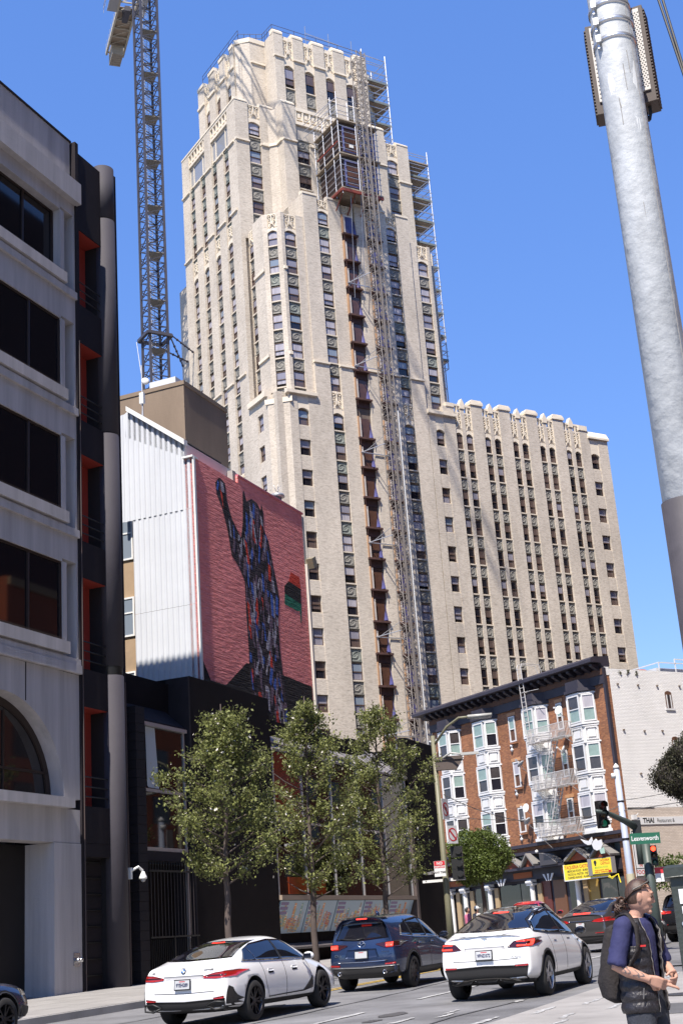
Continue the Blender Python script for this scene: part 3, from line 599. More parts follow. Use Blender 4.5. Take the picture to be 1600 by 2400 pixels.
# ------------------------------------------------------------------ tower crane
CR = thing('tower_crane', 'grey lattice tower crane standing to the left of the tall tower', 'tower crane', FT, (51.5,116.5,.4))
M_cr = mat('crane_grey', (.05,.048,.062), .55, var=.15, vs=(2,2,2)); M_cb = mat('crane_cream', (.42,.38,.30), .7, var=.2, vs=(1,1,1))
cs = MB(); a_ = 1.0; SH = 5.6
for sx in (-1,1):
    for sy in (-1,1): cs.box(sx*a_-.11,sx*a_+.11,sy*a_-.11,sy*a_+.11,0,SH)
for f in range(4):
    q4 = [(-a_,-a_),(a_,-a_),(a_,a_),(-a_,a_)]; c0, c1 = q4[f], q4[(f+1)%4]
    for i in range(3):
        z0, z1 = SH*i/3, SH*(i+1)/3
        cs.bar((*c0,z0+.02),(*c1,z0+.02),.06,4)
        cs.bar((*c0,z0),(*c1,(z0+z1)/2),.055,4); cs.bar((*c1,(z0+z1)/2),(*c0,z1),.055,4)
csm = cs.mesh('mast_section', M_cr)
pf = MB().prism([(-.95,-.6,0),(.95,-.95,0),(.95,.9,0),(.2,.9,0)], (0,0,.08)).mesh('platform', mat('crane_deck', (.20,.19,.17), .8))
ld = MB()
for sx in (-.2,.2): ld.bar((sx,.3,0),(sx+.15,.75,SH),.03,4)
for k in range(18): ld.bar((-.2+.15*k/18,.3+.45*k/18,SH*k/18),(.2+.15*k/18,.3+.45*k/18,SH*k/18),.022,4)
for k in range(7): ld.tube([(-.3+.02*k,.35+.06*k,SH*k/7),(-.3+.02*k,-.2+.06*k,SH*k/7),(.3+.02*k,-.2+.06*k,SH*k/7),(.3+.02*k,.35+.06*k,SH*k/7)], .025, 4)
ldm = ld.mesh('ladder', mat('crane_ladder', (.42,.42,.43), .5))
for k in range(19):
    o = inst(CR, 'mast_section', csm, (51.5,116.5,.4+k*SH)); sub(o, 'platform', pf, (0,0,SH*.55)); sub(o, 'ladder', ldm)
cl = MB(); b_ = 1.3
for p,q in (((-b_,-b_),(b_,-b_)),((b_,-b_),(b_,b_)),((b_,b_),(-b_,b_)),((-b_,b_),(-b_,-b_))): cl.bar((51.5+p[0],116.5+p[1],61.0),(51.5+q[0],116.5+q[1],61.0),.22,4)
part(CR, 'collar', cl, M_cr)
for p,q in (((52.8,115.2,61),(56.1,117.0,60.4)),((52.8,117.8,60.6),(56.2,118.6,60.0)),((52.8,115.3,60.6),(56.0,119.5,59.8))):
    t = MB().bar(p,q,.08,6)
    for s_ in np.linspace(.25,.95,5): t.ball(Vector(p).lerp(Vector(q), s_), .15, 6, 4)
    part(CR, 'tie_bar', t, mat('tie_steel', (.06,.055,.07), .6))
part(CR, 'slewing_ring', MB().box(50.3,52.7,115.3,117.7,.4+19*SH,.4+19*SH+1.6).lathe([(1.6,0),(1.6,.5)],(51.5,116.5,.4+19*SH+1.6),n=16), M_cr)
# counter-jib runs away from the street, jib luffs up toward it (above the frame)
TOP = .4+19*SH+3.7; cdir = Vector((math.cos(R_(58.04+19.8)), 0, 0)); 
cj = (Vector((math.sin(R_(-19.8)), math.cos(R_(-19.8)), 0)));
cjl = Vector((cj.dot(Vector((math.sin(R_(58.042)), math.cos(R_(58.042)), 0))), cj.dot(Vector((math.sin(R_(-31.958)), math.cos(R_(-31.958)), 0))), 0)); sdl = Vector((-cjl.y, cjl.x, 0))
P0 = Vector((51.5,116.5,TOP))
m = MB(); n2 = MB()
for sx in (-1.05,1.05):
    m.obox(P0+cjl*9.5+sdl*sx+Vector((0,0,.2)), cjl*10.6, sdl*.12, Vector((0,0,.28)))
for k in range(12):
    n2.obox(P0+cjl*(1.5+k*1.65)+Vector((0,0,.1)), sdl*1.0, cjl*.07, Vector((0,0,.08)))
    if k < 11: n2.bar(P0+cjl*(1.5+k*1.65)-sdl, P0+cjl*(3.1+k*1.65)+sdl, .05, 4)
cjo = part(CR, 'counter_jib', m, M_cb); part(cjo, 'cross_bracing', n2, M_cb)
part(cjo, 'deck_plate', MB().obox(P0+cjl*14.5+Vector((0,0,.3)), cjl*3.6, sdl*.95, Vector((0,0,.03))), mat('crane_tan_plate', (.36,.28,.2), .7))
mc = MB().obox(P0+cjl*11.5+Vector((0,0,-.25)), cjl*1.2, sdl*.35, Vector((0,0,.35))).tube([P0+cjl*(11+.5*math.cos(t))+sdl*.55*math.sin(t)+Vector((0,0,-.3)) for t in np.linspace(0,6.2,12)], .08, 5)
part(cjo, 'winch', mc, M_cr)
cw = MB()
for k in range(6): cw.obox(P0+cjl*(18.0+k*.42)+Vector((0,0,-.45)), cjl*.19, sdl*.70, Vector((0,0,.95)))
part(CR, 'counterweight', cw, mat('counterweight_concrete', (.30,.26,.21), .9, var=.15, vs=(1,1,1)))
pl_ = MB().obox(P0+cjl*9+sdl*1.75+Vector((0,0,.0)), cjl*2.6, sdl*.6, Vector((0,0,.05))).obox(P0+cjl*9-sdl*1.7+Vector((0,0,.0)), cjl*3.0, sdl*.55, Vector((0,0,.05)))
po = part(CR, 'service_platform', pl_, mat('crane_mesh_deck', (.32,.32,.33), .7))
rr = MB()
for k in range(6):
    q = P0+cjl*(5.9+k*1.25)+sdl*2.65; rr.bar(q, q+Vector((0,0,1.1)), .035, 4)
for dz in (.55,1.1): rr.bar(P0+cjl*5.9+sdl*2.65+Vector((0,0,dz)), P0+cjl*12.2+sdl*2.65+Vector((0,0,dz)), .035, 4)
for k in range(8):
    for sx in (-1.2,1.2): q = P0+cjl*(12.5+k*1.0)+sdl*sx; rr.bar(q, q+Vector((0,0,1.2)), .03, 4)
part(po, 'railing', rr, M_steel)
jd = -cjl; js = jd.cross(Vector((0,0,1))).normalized(); ju = js.cross(jd); jb = MB()
for k in range(24):
    A = P0+Vector((0,0,.3))+jd*(k*2.1); B = A+jd*2.1
    for sx in (-.8,.8):
        for uz in (0,1.3): jb.bar(A+js*sx+ju*uz, B+js*sx+ju*uz, .09, 4)
        jb.bar(A+js*sx, B+js*sx+ju*1.3, .05, 4)
    jb.bar(A-js*.8, B+js*.8, .05, 4)
part(CR, 'jib', jb, M_cr)
part(CR, 'hoist_rope', MB().bar(P0+jd*44, P0+jd*44+Vector((0,0,-20)), .03, 4).bar(P0+cjl*4+Vector((0,0,9)), P0+jd*36, .05, 4), M_black)
part(CR, 'a_frame', MB().bar(P0, P0+cjl*4+Vector((0,0,9)), .15, 4).bar(P0+cjl*9, P0+cjl*4+Vector((0,0,9)), .1, 4), M_cr)

# ------------------------------------------------------------------ grey office block at left (frame FS: x along the street, y into the block)
LB = thing('office_building', 'grey stucco office block with dark windows and arched opening at left edge', 'building', FS, (25,23.5,-1.1))
M_stuc = mat('grey_stucco', (.43,.405,.41), .9, var=.2, vs=(2.2,2.2,.13), bump=.9, bs=45, spec=.2, det=8)
M_dk = mat('dark_paint', (.022,.018,.021), .85, spec=.2, var=.15, vs=(1,1,1), bump=.4, bs=60)
M_red = mat('red_paint', (.32,.036,.024), .7, var=.08, vs=(1,1,1))
M_pipe = mat('grey_column_paint', (.036,.032,.042), .75, var=.08, vs=(2,2,2), bump=.35, bs=80)
M_win = mat('tinted_office_glass', (.008,.006,.008), .03, ior=1.5)
M_br = mat('bronze_frame', (.03,.018,.014), .5)
S0 = 12.0; Q = 23.5
def bp(parent, name, b, m): return part(parent, name, MB().box(*b), m)
wl = MB()
zs = [22.18, 17.9, 13.66, 9.42]; zh = [24.6, 20.46, 16.26, 12.0]
lo_edges = [(24.6,25.15)] + [(zh[i+1], zs[i]) for i in range(3)] + [(8.77, zs[3])]
for a,b in lo_edges: wl.box(S0,33.8,Q,Q+.6,a,b)
for i in range(4):
    wl.box(33.8,34.03,Q,Q+.6,zs[i],zh[i]); wl.box(S0,28.7,Q,Q+.6,zs[i],zh[i])
    wl.box(34.03,34.57,Q+.4,Q+.6,zs[i]-.42,zh[i]+.1)
for i in range(4): wl.box(34.57,34.65,Q,Q+.6,zs[i]-.42,zh[i]+.1)
tops = [25.15, zs[0]-.42, zs[1]-.42, zs[2]-.42, zs[3]-.42]
bots = [zh[0]+.1, zh[1]+.1, zh[2]+.1, zh[3]+.1, 8.77]
for a,b in zip(bots, tops): wl.box(33.8,34.65,Q,Q+.6,a,b)
wl.box(S0,34.65,Q+.6,Q+.9,8.5,27.6); wl.box(S0,34.65,Q+2.2,Q+2.4,-1.3,8.5)
part(LB, 'wall', wl, M_stuc)
bp(LB, 'parapet', (S0,34.57,Q+.12,Q+.59,25.97,27.7), M_stuc)
bp(LB, 'cornice', (S0,34.72,Q-.25,Q+.59,25.15,25.96), M_stuc)
bp(LB, 'parapet_cap', (S0,34.62,Q+.08,Q+.62,27.705,27.78), M_dk)
for i in range(4):
    bp(LB, 'window_ledge', (S0,33.98,Q-.16,Q-.003,zs[i]-.38,zs[i]), M_stuc)
    bp(LB, 'moulding', (S0,34.64,Q-.10,Q-.003,zs[i]-.72,zs[i]-.46), M_stuc)
    W0 = .30 if i == 0 else .05
    f = MB(); f.box(28.7,33.8,Q+W0,Q+W0+.08,zs[i],zs[i]+.07); f.box(28.7,33.8,Q+W0,Q+W0+.08,zh[i]-.07,zh[i])
    for x in (28.74, 30.42, 32.11, 33.76): f.box(x-.035,x+.035,Q+W0-.02,Q+W0+.08,zs[i]+.07,zh[i]-.07)
    o = part(LB, 'window', f, M_br)
    for x0,x1 in ((28.78,30.385),(30.455,32.075),(32.145,33.725)): part(o, 'pane', MB().box(x0,x1,Q+W0+.04,Q+W0+.06,zs[i]+.07,zh[i]-.07), M_win)
    g = MB()
    for x in np.arange(29.5, 33.8, .05): g.bar((x,Q-.08,zs[i]),(x+.01,Q-.1,zs[i]+.09),.004,3)
    part(LB, 'bird_spikes', g, M_br, kind='stuff')
bp(LB, 'moulding', (S0,34.64,Q-.14,Q-.003,8.5,8.77), M_stuc)
# arch storey: wall with a semicircular opening
xc, zc, ra = 30.75, 4.66, 3.08
pts = [(34.65,Q,4.66),(34.65,Q,8.49),(S0,Q,8.49),(S0,Q,4.66)] + [(xc-ra*math.cos(t),Q,zc+2.86*math.sin(t)) for t in np.linspace(0,math.pi,33)]
part(LB, 'arch_wall', MB().prism(pts, (0,.75,0)), M_stuc)
part(LB, 'control_joint', MB().box(31.9,31.95,Q-.004,Q+.01,7.35,8.49), M_dk)
ag = MB(); ag.prism([(xc-2.98*math.cos(t),Q+.52,zc+2.76*math.sin(t)) for t in np.linspace(0,math.pi,33)], (0,.03,0))
fr_ = MB()
A_ = [Vector((xc-2.86*math.cos(t),Q+.47,zc+2.64*math.sin(t))) for t in np.linspace(0,math.pi,33)]; B_ = [Vector((xc-3.07*math.cos(t),Q+.47,zc+2.85*math.sin(t))) for t in np.linspace(0,math.pi,33)]
for i in range(32): fr_.add([A_[i],A_[i+1],B_[i+1],B_[i],A_[i]+Vector((0,.05,0)),A_[i+1]+Vector((0,.05,0))], [(0,1,2,3),(0,4,5,1)])
fr_.box(xc-2.9,xc+2.9,Q+.47,Q+.52,5.4,5.47); fr_.box(xc-3.05,xc+3.05,Q+.45,Q+.53,4.67,4.8)
for x in (xc-.8,xc+.8): fr_.box(x-.03,x+.03,Q+.48,Q+.52,4.8,7.1)
o = part(LB, 'arched_window', fr_, M_br); part(o, 'pane', ag, mat('arch_glass', (.014,.012,.013), .04, ior=1.7))
bp(LB, 'window_ledge', (S0,33.99,Q-.28,Q+.6,4.36,4.655), M_stuc)
bp(LB, 'lintel', (S0,34.64,Q,Q+.6,3.37,4.355), M_stuc); bp(LB, 'pier', (33.27,34.65,Q-.02,Q+.9,-1.4,3.36), M_stuc)
bp(LB, 'garage_door', (S0,33.27,Q+1.0,Q+1.1,-1.4,3.36), mat('garage_dark', (.007,.0045,.0045), .6, var=.3, vs=(1,1,1)))
bp(LB, 'return_wall', (33.27,34.65,Q+.9,Q+1.4,-1.4,3.36), M_stuc)
si = MB().box(34.18,34.5,Q-.05,Q-.02,-.1,.26); so_ = part(LB, 'standpipe_plate', si, mat('chrome', (.6,.6,.62), .25, 1.))
part(so_, 'standpipe_valve', MB().lathe([(.06,0),(.07,.12),(.045,.14)], (34.27,Q-.05,.05), (0,-1,0), 10).lathe([(.06,0),(.07,.12),(.045,.14)], (34.41,Q-.05,.05), (0,-1,0), 10), mat('chrome', (.6,.6,.62), .25, 1.), True)
# stair slot
bp(LB, 'fin', (34.66,34.85,Q-.05,Q+.85,-1.2,27.75), M_dk)
bp(LB, 'head_panel', (34.865,36.3,Q-.02,Q+.85,24.33,27.4), M_dk)
op_ = [(21.45,24.33),(17.18,20.02),(12.95,15.96),(8.75,11.72),(4.5,7.55)]
for i,(a,b) in enumerate(op_):
    nxt = op_[i+1][1] if i < 4 else 3.4
    po = bp(LB, 'balcony_parapet', (34.865,36.25,Q,Q+.18,nxt,a), M_dk)
    bp(LB, 'slab', (34.865,36.25,Q+.181,Q+.64,nxt,nxt+.3), M_red); bp(LB, 'soffit', (34.865,36.25,Q+.02,Q+.64,b-.01,b), M_red)
    bp(LB, 'back_wall', (34.865,36.25,Q+.65,Q+.75,nxt,b), M_red)
    r = MB()
    for k in range(3): r.bar((34.87,Q+.05,a+.3+k*.3),(36.25,Q+.05,a+.3+k*.3),.022,5)
    part(po, 'railing', r, M_black)
bp(LB, 'inner_wall', (36.26,36.6,Q+.05,Q+.85,-1.2,24.33), mat('black_paint_inner', (.012,.010,.011), .8))
bp(LB, 'grille_door', (34.865,36.25,Q+.35,Q+.45,-1.1,3.0), M_dk)
g = MB()
for z in np.arange(-.9,3.0,.47): g.box(34.9,36.2,Q+.31,Q+.349,z,z+.03)
part(LB, 'door_slats', g, M_black)
bp(LB, 'lintel', (34.865,36.25,Q,Q+.34,3.0,3.39), M_dk)
for za,zb in ((-1.2,8.75),(9.05,17.15),(17.2,25.5),(25.55,27.7)):
    part(LB, 'round_column', MB().lathe([(.4,0),(.4,zb-za)], (36.65,Q+.1,za), n=28), M_pipe, True)
part(LB, 'column_core', MB().lathe([(.375,0),(.375,28.5)], (36.65,Q+.1,-1.1), n=20), M_black, True)
bp(LB, 'fin', (37.06,37.28,Q-.05,Q+.85,-1.2,27.72), M_dk)
part(LB, 'downpipe', MB().bar((37.12,Q-.1,-1),(37.12,Q-.1,8.6),.04,8).bar((34.76,Q-.08,-1),(34.76,Q-.08,20),.02,8), mat('rusty_downpipe', (.06,.04,.038), .6))
bp(LB, 'side_wall', (34.4,34.64,Q+.91,Q+16,-1.2,27.6), M_dk)
bp(LB, 'roof', (S0,34.39,Q+.91,Q+16,27.0,27.3), M_dk)
# dome camera on the column
DC = thing('security_camera', 'white dome security camera on a bracket of the grey round column', 'camera', FS, (37.3,Q-.3,2.35))
part(DC, 'bracket', MB().box(37.02,37.12,Q-.24,Q-.1,2.35,2.7).tube([(37.1,Q-.2,2.6),(37.3,Q-.35,2.72),(37.45,Q-.4,2.6)], .045, 6), M_white)
dm = part(DC, 'housing', MB().lathe([(.045,.22),(.07,.16),(.125,.04),(.13,0),(.11,-.02)], (37.45,Q-.42,2.36), n=16), M_white, True)
part(dm, 'dome', MB().ball((37.45,Q-.42,2.33),.085,12,7), mat('smoked_dome', (.35,.35,.36), .15), True)

# ------------------------------------------------------------------ black painted club building
BC = thing('black_building', 'low black painted building with sloped glass front and leaning posters', 'building', FS, (50,Q,-1))
M_blk = mat('black_wall_paint', (.011,.0085,.009), .85, var=.25, vs=(.8,.8,.8), bump=.5, bs=30, spec=.12)
M_blk2 = mat('black_block_paint', (.022,.019,.022), .8, spec=.2, var=.2, vs=(1,1,1), bump=.3, bs=40)
M_alu = mat('bare_aluminium', (.5,.49,.50), .4, .7)
M_int = glass('club_glass', (.010,.007,.006), .03, 1.5)
bp(BC, 'wall', (41.58,47.9,Q,Q+.4,-1.2,9.5), M_blk); bp(BC, 'side_wall', (41.58,42.0,Q+.401,Q+14,-1.2,9.5), M_blk)
bp(BC, 'end_pier', (41.5,41.579,Q-.0,Q+.95,-1.2,9.48), M_blk2)
bp(BC, 'fascia', (47.9,57.4,Q+.02,Q+.4,8.15,8.66), M_blk)
bp(BC, 'back_wall', (47.9,67.1,Q+2.2,Q+2.5,-1.2,9.2), M_blk); bp(BC, 'roof', (42.0,67.0,Q+2.5,Q+14,8.3,8.5), M_dk)
bp(BC, 'wall', (63.05,67.15,Q,Q+.4,-1.2,9.55), M_blk); bp(BC, 'side_wall', (66.75,67.15,Q+.401,Q+14,-1.2,9.55), M_blk)
bp(BC, 'wall', (60.6,63.05,Q+1.9,Q+2.19,-1.2,9.5), M_dk)
part(BC, 'sloped_roof', MB().prism([(47.92,Q-.05,7.45),(47.92,Q-.05,7.55),(47.92,Q+2.15,9.25),(47.92,Q+2.15,9.12)], (15.0,0,0)), mat('grey_metal_roof', (.24,.22,.22), .45, .3, var=.15, vs=(1,1,1)))
sm = MB()
for x in np.arange(48.6, 62.9, 1.3): sm.prism([(x,Q-.05,7.56),(x,Q-.05,7.6),(x,Q+2.15,9.3),(x,Q+2.15,9.26)], (.05,0,0))
part(BC, 'roof_seam', sm, M_alu)
mu = [48.0,50.64,53.57,56.56,59.55,62.6]
fm = MB()
for x in mu: fm.box(x-.04,x+.04,Q+.0,Q+.1,1.9,7.45)
fm.box(47.95,62.65,Q+.0,Q+.1,4.7,4.78)
shopf = part(BC, 'shopfront_frame', fm, M_alu)
for i in range(5):
    for z0,z1 in ((1.9,4.7),(4.78,7.45)): part(shopf, 'pane', MB().box(mu[i]+.04,mu[i+1]-.04,Q+.06,Q+.08,z0,z1), M_int if not (i == 0 and z0 > 4) else mat('terracotta_glass', (.20,.035,.012), .08))
part(BC, 'door_panel', MB().box(48.9,52.4,Q+.02,Q+.055,1.95,2.6), mat('terracotta_glass', (.20,.035,.012), .08))
for (x,z,m_,w_,h_) in ((53.9,3.2,M_white,.6,.9),(60.2,3.3,M_white,.55,.05)): part(BC, 'window_notice', MB().box(x,x+w_,Q+.035,Q+.055,z,z+h_), m_)
part(BC, 'sill', MB().box(47.95,62.9,Q-.12,Q+.1,1.72,1.9), mat('timber_sill', (.28,.22,.17), .6))
bp(BC, 'end_post', (62.66,62.95,Q-.14,Q+.3,-.6,5.5), mat('brown_post', (.09,.07,.065), .5))
# leaning poster boards
pc = [(.5,.08,.05),(.65,.45,.08),(.75,.72,.65),(.12,.2,.4),(.35,.2,.12),(.7,.3,.1),(.2,.35,.3),(.45,.4,.35)]
PM = [mat('print_sky', (.30,.42,.54), .35)] + [mat('print_%d' % i, c, .4) for i,c in enumerate(pc)] + [mat('print_purple', (.16,.11,.27), .4)]
for i in range(5):
    x0, x1 = [48.0,50.6,53.45,56.4,59.45,62.5][i]+.05, [48.0,50.6,53.45,56.4,59.45,62.5][i+1]-.05
    def lean(a, b, o=0.): return Vector((x0+(x1-x0)*a, Q-.02+.45*(1-b)-o, .5+1.2*b))
    brd = part(BC, 'poster_board', MB().prism([lean(0,0),lean(1,0),lean(1,1),lean(0,1)], (0,.05,0)), PM[0])
    pr = MB(); rs = random.Random(i)
    for k in range(34):
        a = rs.uniform(.03,.9); h = rs.uniform(.15,.75)*(1 if rs.random()<.5 else .6); wd = rs.uniform(.03,.09); b0 = rs.uniform(.02,.3)
        lay = .004+.002*k/34; ci = rs.randint(1,8); pr.add([lean(a,b0,lay),lean(min(a+wd,.98),b0,lay),lean(min(a+wd,.98)+.02,min(b0+h,.92),lay),lean(a+.02,min(b0+h,.92),lay)], [(0,1,2,3)], ci)
        for q in range(5):
            bb = b0+h*(q+.3)/5
            if bb < .88: pr.add([lean(a+.01,bb,lay+.002),lean(min(a+wd,.98),bb,lay+.002),lean(min(a+wd,.98),bb+.025,lay+.002),lean(a+.01,bb+.025,lay+.002)], [(0,1,2,3)], rs.randint(1,8))
    for k in range(3): pr.add([lean(.03,.86-.14*k,.008),lean(.3,.86-.14*k,.008),lean(.3,.95-.14*k,.008),lean(.03,.95-.14*k,.008)], [(0,1,2,3)], 9)
    part(brd, 'print', pr, PM)
bp(BC, 'plinth', (47.95,62.9,Q+.5,Q+.7,-1.2,.5), M_blk)
part(BC, 'base_rail', MB().prism([(47.9,Q-.25,-.12),(47.9,Q-.25,-.04),(47.9,Q+.4,.12),(47.9,Q+.4,.0)], (15,0,0)), mat('rail_grey', (.10,.09,.09), .5))
sp_ = MB()
for x in np.arange(42, 60, .12): sp_.bar((x,Q+.05,9.5 if x < 47.9 else 8.66),(x+random.uniform(-.02,.02),Q+.02,9.62 if x < 47.9 else 8.78),.006,3)
part(BC, 'bird_spikes', sp_, M_black, kind='stuff')
for (x,z) in ((49.0,5.3),(64.0,2.9),(64.6,2.9),(48.6,3.75)): part(BC, 'wall_lamp', MB().box(x,x+.3,Q-.25,Q-.02,z,z+.09).bar((x+.15,Q-.1,z+.05),(x+.15,Q-.6,z+.12),.02,5), M_alu)
# entrance bay at the left of the black building
NB = thing('entrance_bay', 'narrow black glazed entrance bay with iron gate beside the round column', 'building', FS, (39.5,Q,-1))
blkm = {}
for k in range(30):
    z = -1.0+k*.3
    if z > 7.9: break
    h = .288 if z+.29 < 7.95 else 7.95-z
    key = round(h,3)
    if key not in blkm: blkm[key] = MB().box(-.28,.28,-.0,.45,0,h).mesh('block', M_blk2)
    inst(NB, 'block', blkm[key], (38.13,Q-.03+.004*(k%3),z), 0)
bp(NB, 'wall', (37.3,37.84,Q+.9,Q+1.2,-1.2,8.0), M_blk)
bp(NB, 'back_wall', (38.42,41.5,Q+.85,Q+1.5,-1.2,9.3), M_blk); bp(NB, 'wall', (37.3,41.5,Q+4,Q+4.3,-1.2,9.4), M_blk)
part(NB, 'skylight', MB().prism([(38.43,Q+.1,7.5),(38.43,Q+.1,7.6),(38.43,Q+1.4,8.75),(38.43,Q+1.4,8.65)], (2.85,0,0)), M_dk)
part(NB, 'eave', MB().box(38.43,41.3,Q+.02,Q+.2,7.4,7.52), M_alu)
f = MB(); f.box(38.45,38.52,Q+.12,Q+.2,2.95,7.4); f.box(41.18,41.25,Q+.1,Q+.2,-.9,7.4); f.box(38.45,41.2,Q+.1,Q+.2,5.22,5.32); f.box(38.45,41.2,Q+.1,Q+.2,3.3,3.42)
wf = part(NB, 'window', f, M_alu)
for z0,z1 in ((5.33,7.39),(3.43,5.21)): part(wf, 'pane', MB().box(38.53,41.17,Q+.15,Q+.17,z0,z1), M_int)
part(wf, 'blind', MB().prism([(38.75,Q+.13,5.4),(39.5,Q+.13,5.36),(39.3,Q+.13,7.38),(38.7,Q+.13,7.38)], (0,.008,0)), mat('pale_blind', (.40,.44,.48), .6))
part(wf, 'blind', MB().prism([(38.8,Q+.13,5.36),(39.5,Q+.13,5.345),(39.5,Q+.13,5.36),(38.8,Q+.13,5.4)], (0,.01,0)), mat('pale_blind', (.40,.44,.48), .6))
bp(NB, 'canopy', (38.45,41.3,Q+.05,Q+.5,2.98,3.29), M_dk)
bp(NB, 'door', (38.5,41.2,Q+1.0,Q+1.1,-1.1,2.9), mat('dark_door', (.012,.009,.008), .4))
GT = part(NB, 'gate', MB().box(38.45,41.35,Q-.06,Q-.02,2.62,2.68).box(38.45,41.6,Q-.06,Q-.02,.55,.6).box(38.45,41.35,Q-.06,Q-.02,-.95,-.9).box(39.9,39.96,Q-.07,Q-.01,-.95,.6), M_black)
gbm = MB().bar((0,0,0),(0,0,2.1),.012,5).mesh('gate_bar', mat('worn_iron', (.055,.045,.045), .5))
for k in range(14): inst(GT, 'gate_bar', gbm, (38.55+k*.21,Q-.04,.58))
spk = MB().lathe([(.02,0),(.012,.16),(.03,.2),(.001,.32)], (0,0,0), n=5).mesh('spike', M_black)
for k in range(17): inst(GT, 'spike', spk, (38.52+k*.17,Q-.04,2.66))
lob = MB().box(-.005,.005,-.01,.01,0,1.4).mesh('gate_bar', M_black)
for k in range(24): inst(GT, 'gate_bar', lob, (38.5+k*.118,Q-.04,-.9))

# ------------------------------------------------------------------ mural building
MU = thing('mural_building', 'building with pink mural of a raised-arm figure and white corrugated end wall', 'building', FS, (50,25,8))
QM = 25.05
M_pink = brick('mural_pink', (.88,.31,.29), (.77,.225,.215), (.84,.28,.265), .30, .10, .02, .16, (.3,.3,.3), bump=1.0, streak=.2, bdist=.06, bumpscale=(1.8,8,1))
M_fig = brick('mural_charcoal', (.045,.034,.040), (.032,.024,.030), (.04,.03,.034), .30, .10, .02, .3, (1,1,1), bump=1.0, bdist=.06, bumpscale=(1.8,8,1))
def flat(c, nm): return brick(nm, c, tuple(x*.85 for x in c), c, .30, .10, .02, .15, (1,1,1), bump=1.0, bdist=.06, bumpscale=(1.8,8,1))
M_fr, M_fb, M_fg, M_fk, M_fgr, M_fv = flat((.62,.06,.035),'mural_red'), flat((.06,.13,.45),'mural_blue'), flat((.02,.16,.10),'mural_green'), flat((.022,.018,.018),'mural_black'), flat((.36,.34,.40),'mural_grey'), flat((.16,.11,.15),'mural_violet')
bp(MU, 'mural_wall', (45.3,49.2,QM,QM+.4,6,19.4), M_pink); part(MU, 'mural_wall', MB().box(49.2,55.75,QM,QM+.4,6,19.72), M_pink)
part(MU, 'parapet_cap', MB().box(49.2,55.9,QM-.03,QM+.5,19.72,19.8), mat('pink_edge', (.55,.16,.2), .8))
part(MU, 'end_wall', MB().box(55.76,56.0,QM,QM+10,6,19.6), mat('pale_return', (.5,.47,.42), .8)); part(MU, 'core', MB().box(45.8,55.7,QM+.41,QM+2.8,6,19.0), M_dk)
part(MU, 'chimney_stub', MB().box(48.95,49.25,QM+.1,QM+.5,19.4,19.95), mat('stub_grey', (.3,.3,.28), .8))
figp = [(47.12,18.82),(47.45,19.12),(47.6,19.15),(48.0,19.02),(48.1,18.3),(48.45,17.6),(49.25,16.9),(49.5,17.6),(49.62,19.05),(49.75,19.2),(49.95,18.75),(50.45,19.0),(51.0,18.95),(51.3,18.7),(51.42,19.05),(51.6,18.6),(51.5,17.9),(51.95,17.4),(52.2,16.6),(52.55,15.6),(52.75,14.9),(52.5,13.8),(52.5,12.6),(52.7,11.2),(53.0,9.6),(53.1,8.2),(51.5,8.2),(51.1,10.0),(50.6,8.6),(49.9,8.6),(49.4,10.6),(49.46,12.0),(49.4,13.6),(49.4,15.0),(48.95,15.5),(48.3,15.9),(48.05,16.9),(47.6,17.9),(47.2,18.3)]
def paint(name, pts, m, o, parent=MU): return part(parent, name, MB().prism([(a,QM-o,b) for a,b in pts], (0,.003,0)), m)
gnd = paint('mural_ground', [(45.3,11.1),(46.05,10.2),(47.3,10.2),(49.2,11.4),(53.0,11.4),(55.7,11.3),(55.7,6.1),(45.3,6.1)], M_fk, .004)
fig = paint('mural_figure', figp, M_fig, .008)
rs = random.Random(3)
def inside(x, z):
    c = False; j = len(figp)-1
    for i in range(len(figp)):
        xi, zi = figp[i]; xj, zj = figp[j]
        if (zi > z) != (zj > z) and x < (xj-xi)*(z-zi)/(zj-zi)+xi: c = not c
        j = i
    return c
n = 0
while n < 280:
    x, z = rs.uniform(47, 53.1), rs.uniform(8.4, 19.1)
    if not inside(x, z): continue
    m_ = rs.choice([M_fr,M_fb,M_fgr,M_fv,M_fk,M_fgr,M_fv,M_fk,M_fv]); l_ = rs.uniform(.15,.6); w_ = rs.uniform(.05,.15); a = rs.uniform(-.35,.35)
    pts = [(x-w_,z-l_*.8),(x+w_*.6,z-l_),(x+w_,z+l_*.7),(x-w_*.5,z+l_)]; pts = [(x+(p-x)*math.cos(a)-(q-z)*math.sin(a), z+(p-x)*math.sin(a)+(q-z)*math.cos(a)) for p,q in pts]
    if not all(inside(p, q) for p, q in pts): continue
    paint('colour_patch', pts, m_, .010+.003*n/280, fig); n += 1
paint('flag_stripe', [(54.14,16.45),(55.04,16.4),(55.12,15.85),(53.85,15.95)], M_fr, .006); paint('flag_stripe', [(53.85,15.95),(55.12,15.85),(55.08,15.1),(53.34,15.26),(53.35,15.62)], M_fk, .006); paint('flag_stripe', [(53.34,15.26),(55.08,15.1),(54.98,14.2),(54.9,14.2),(54.88,14.75),(54.6,14.68),(53.27,14.75)], M_fg, .006)
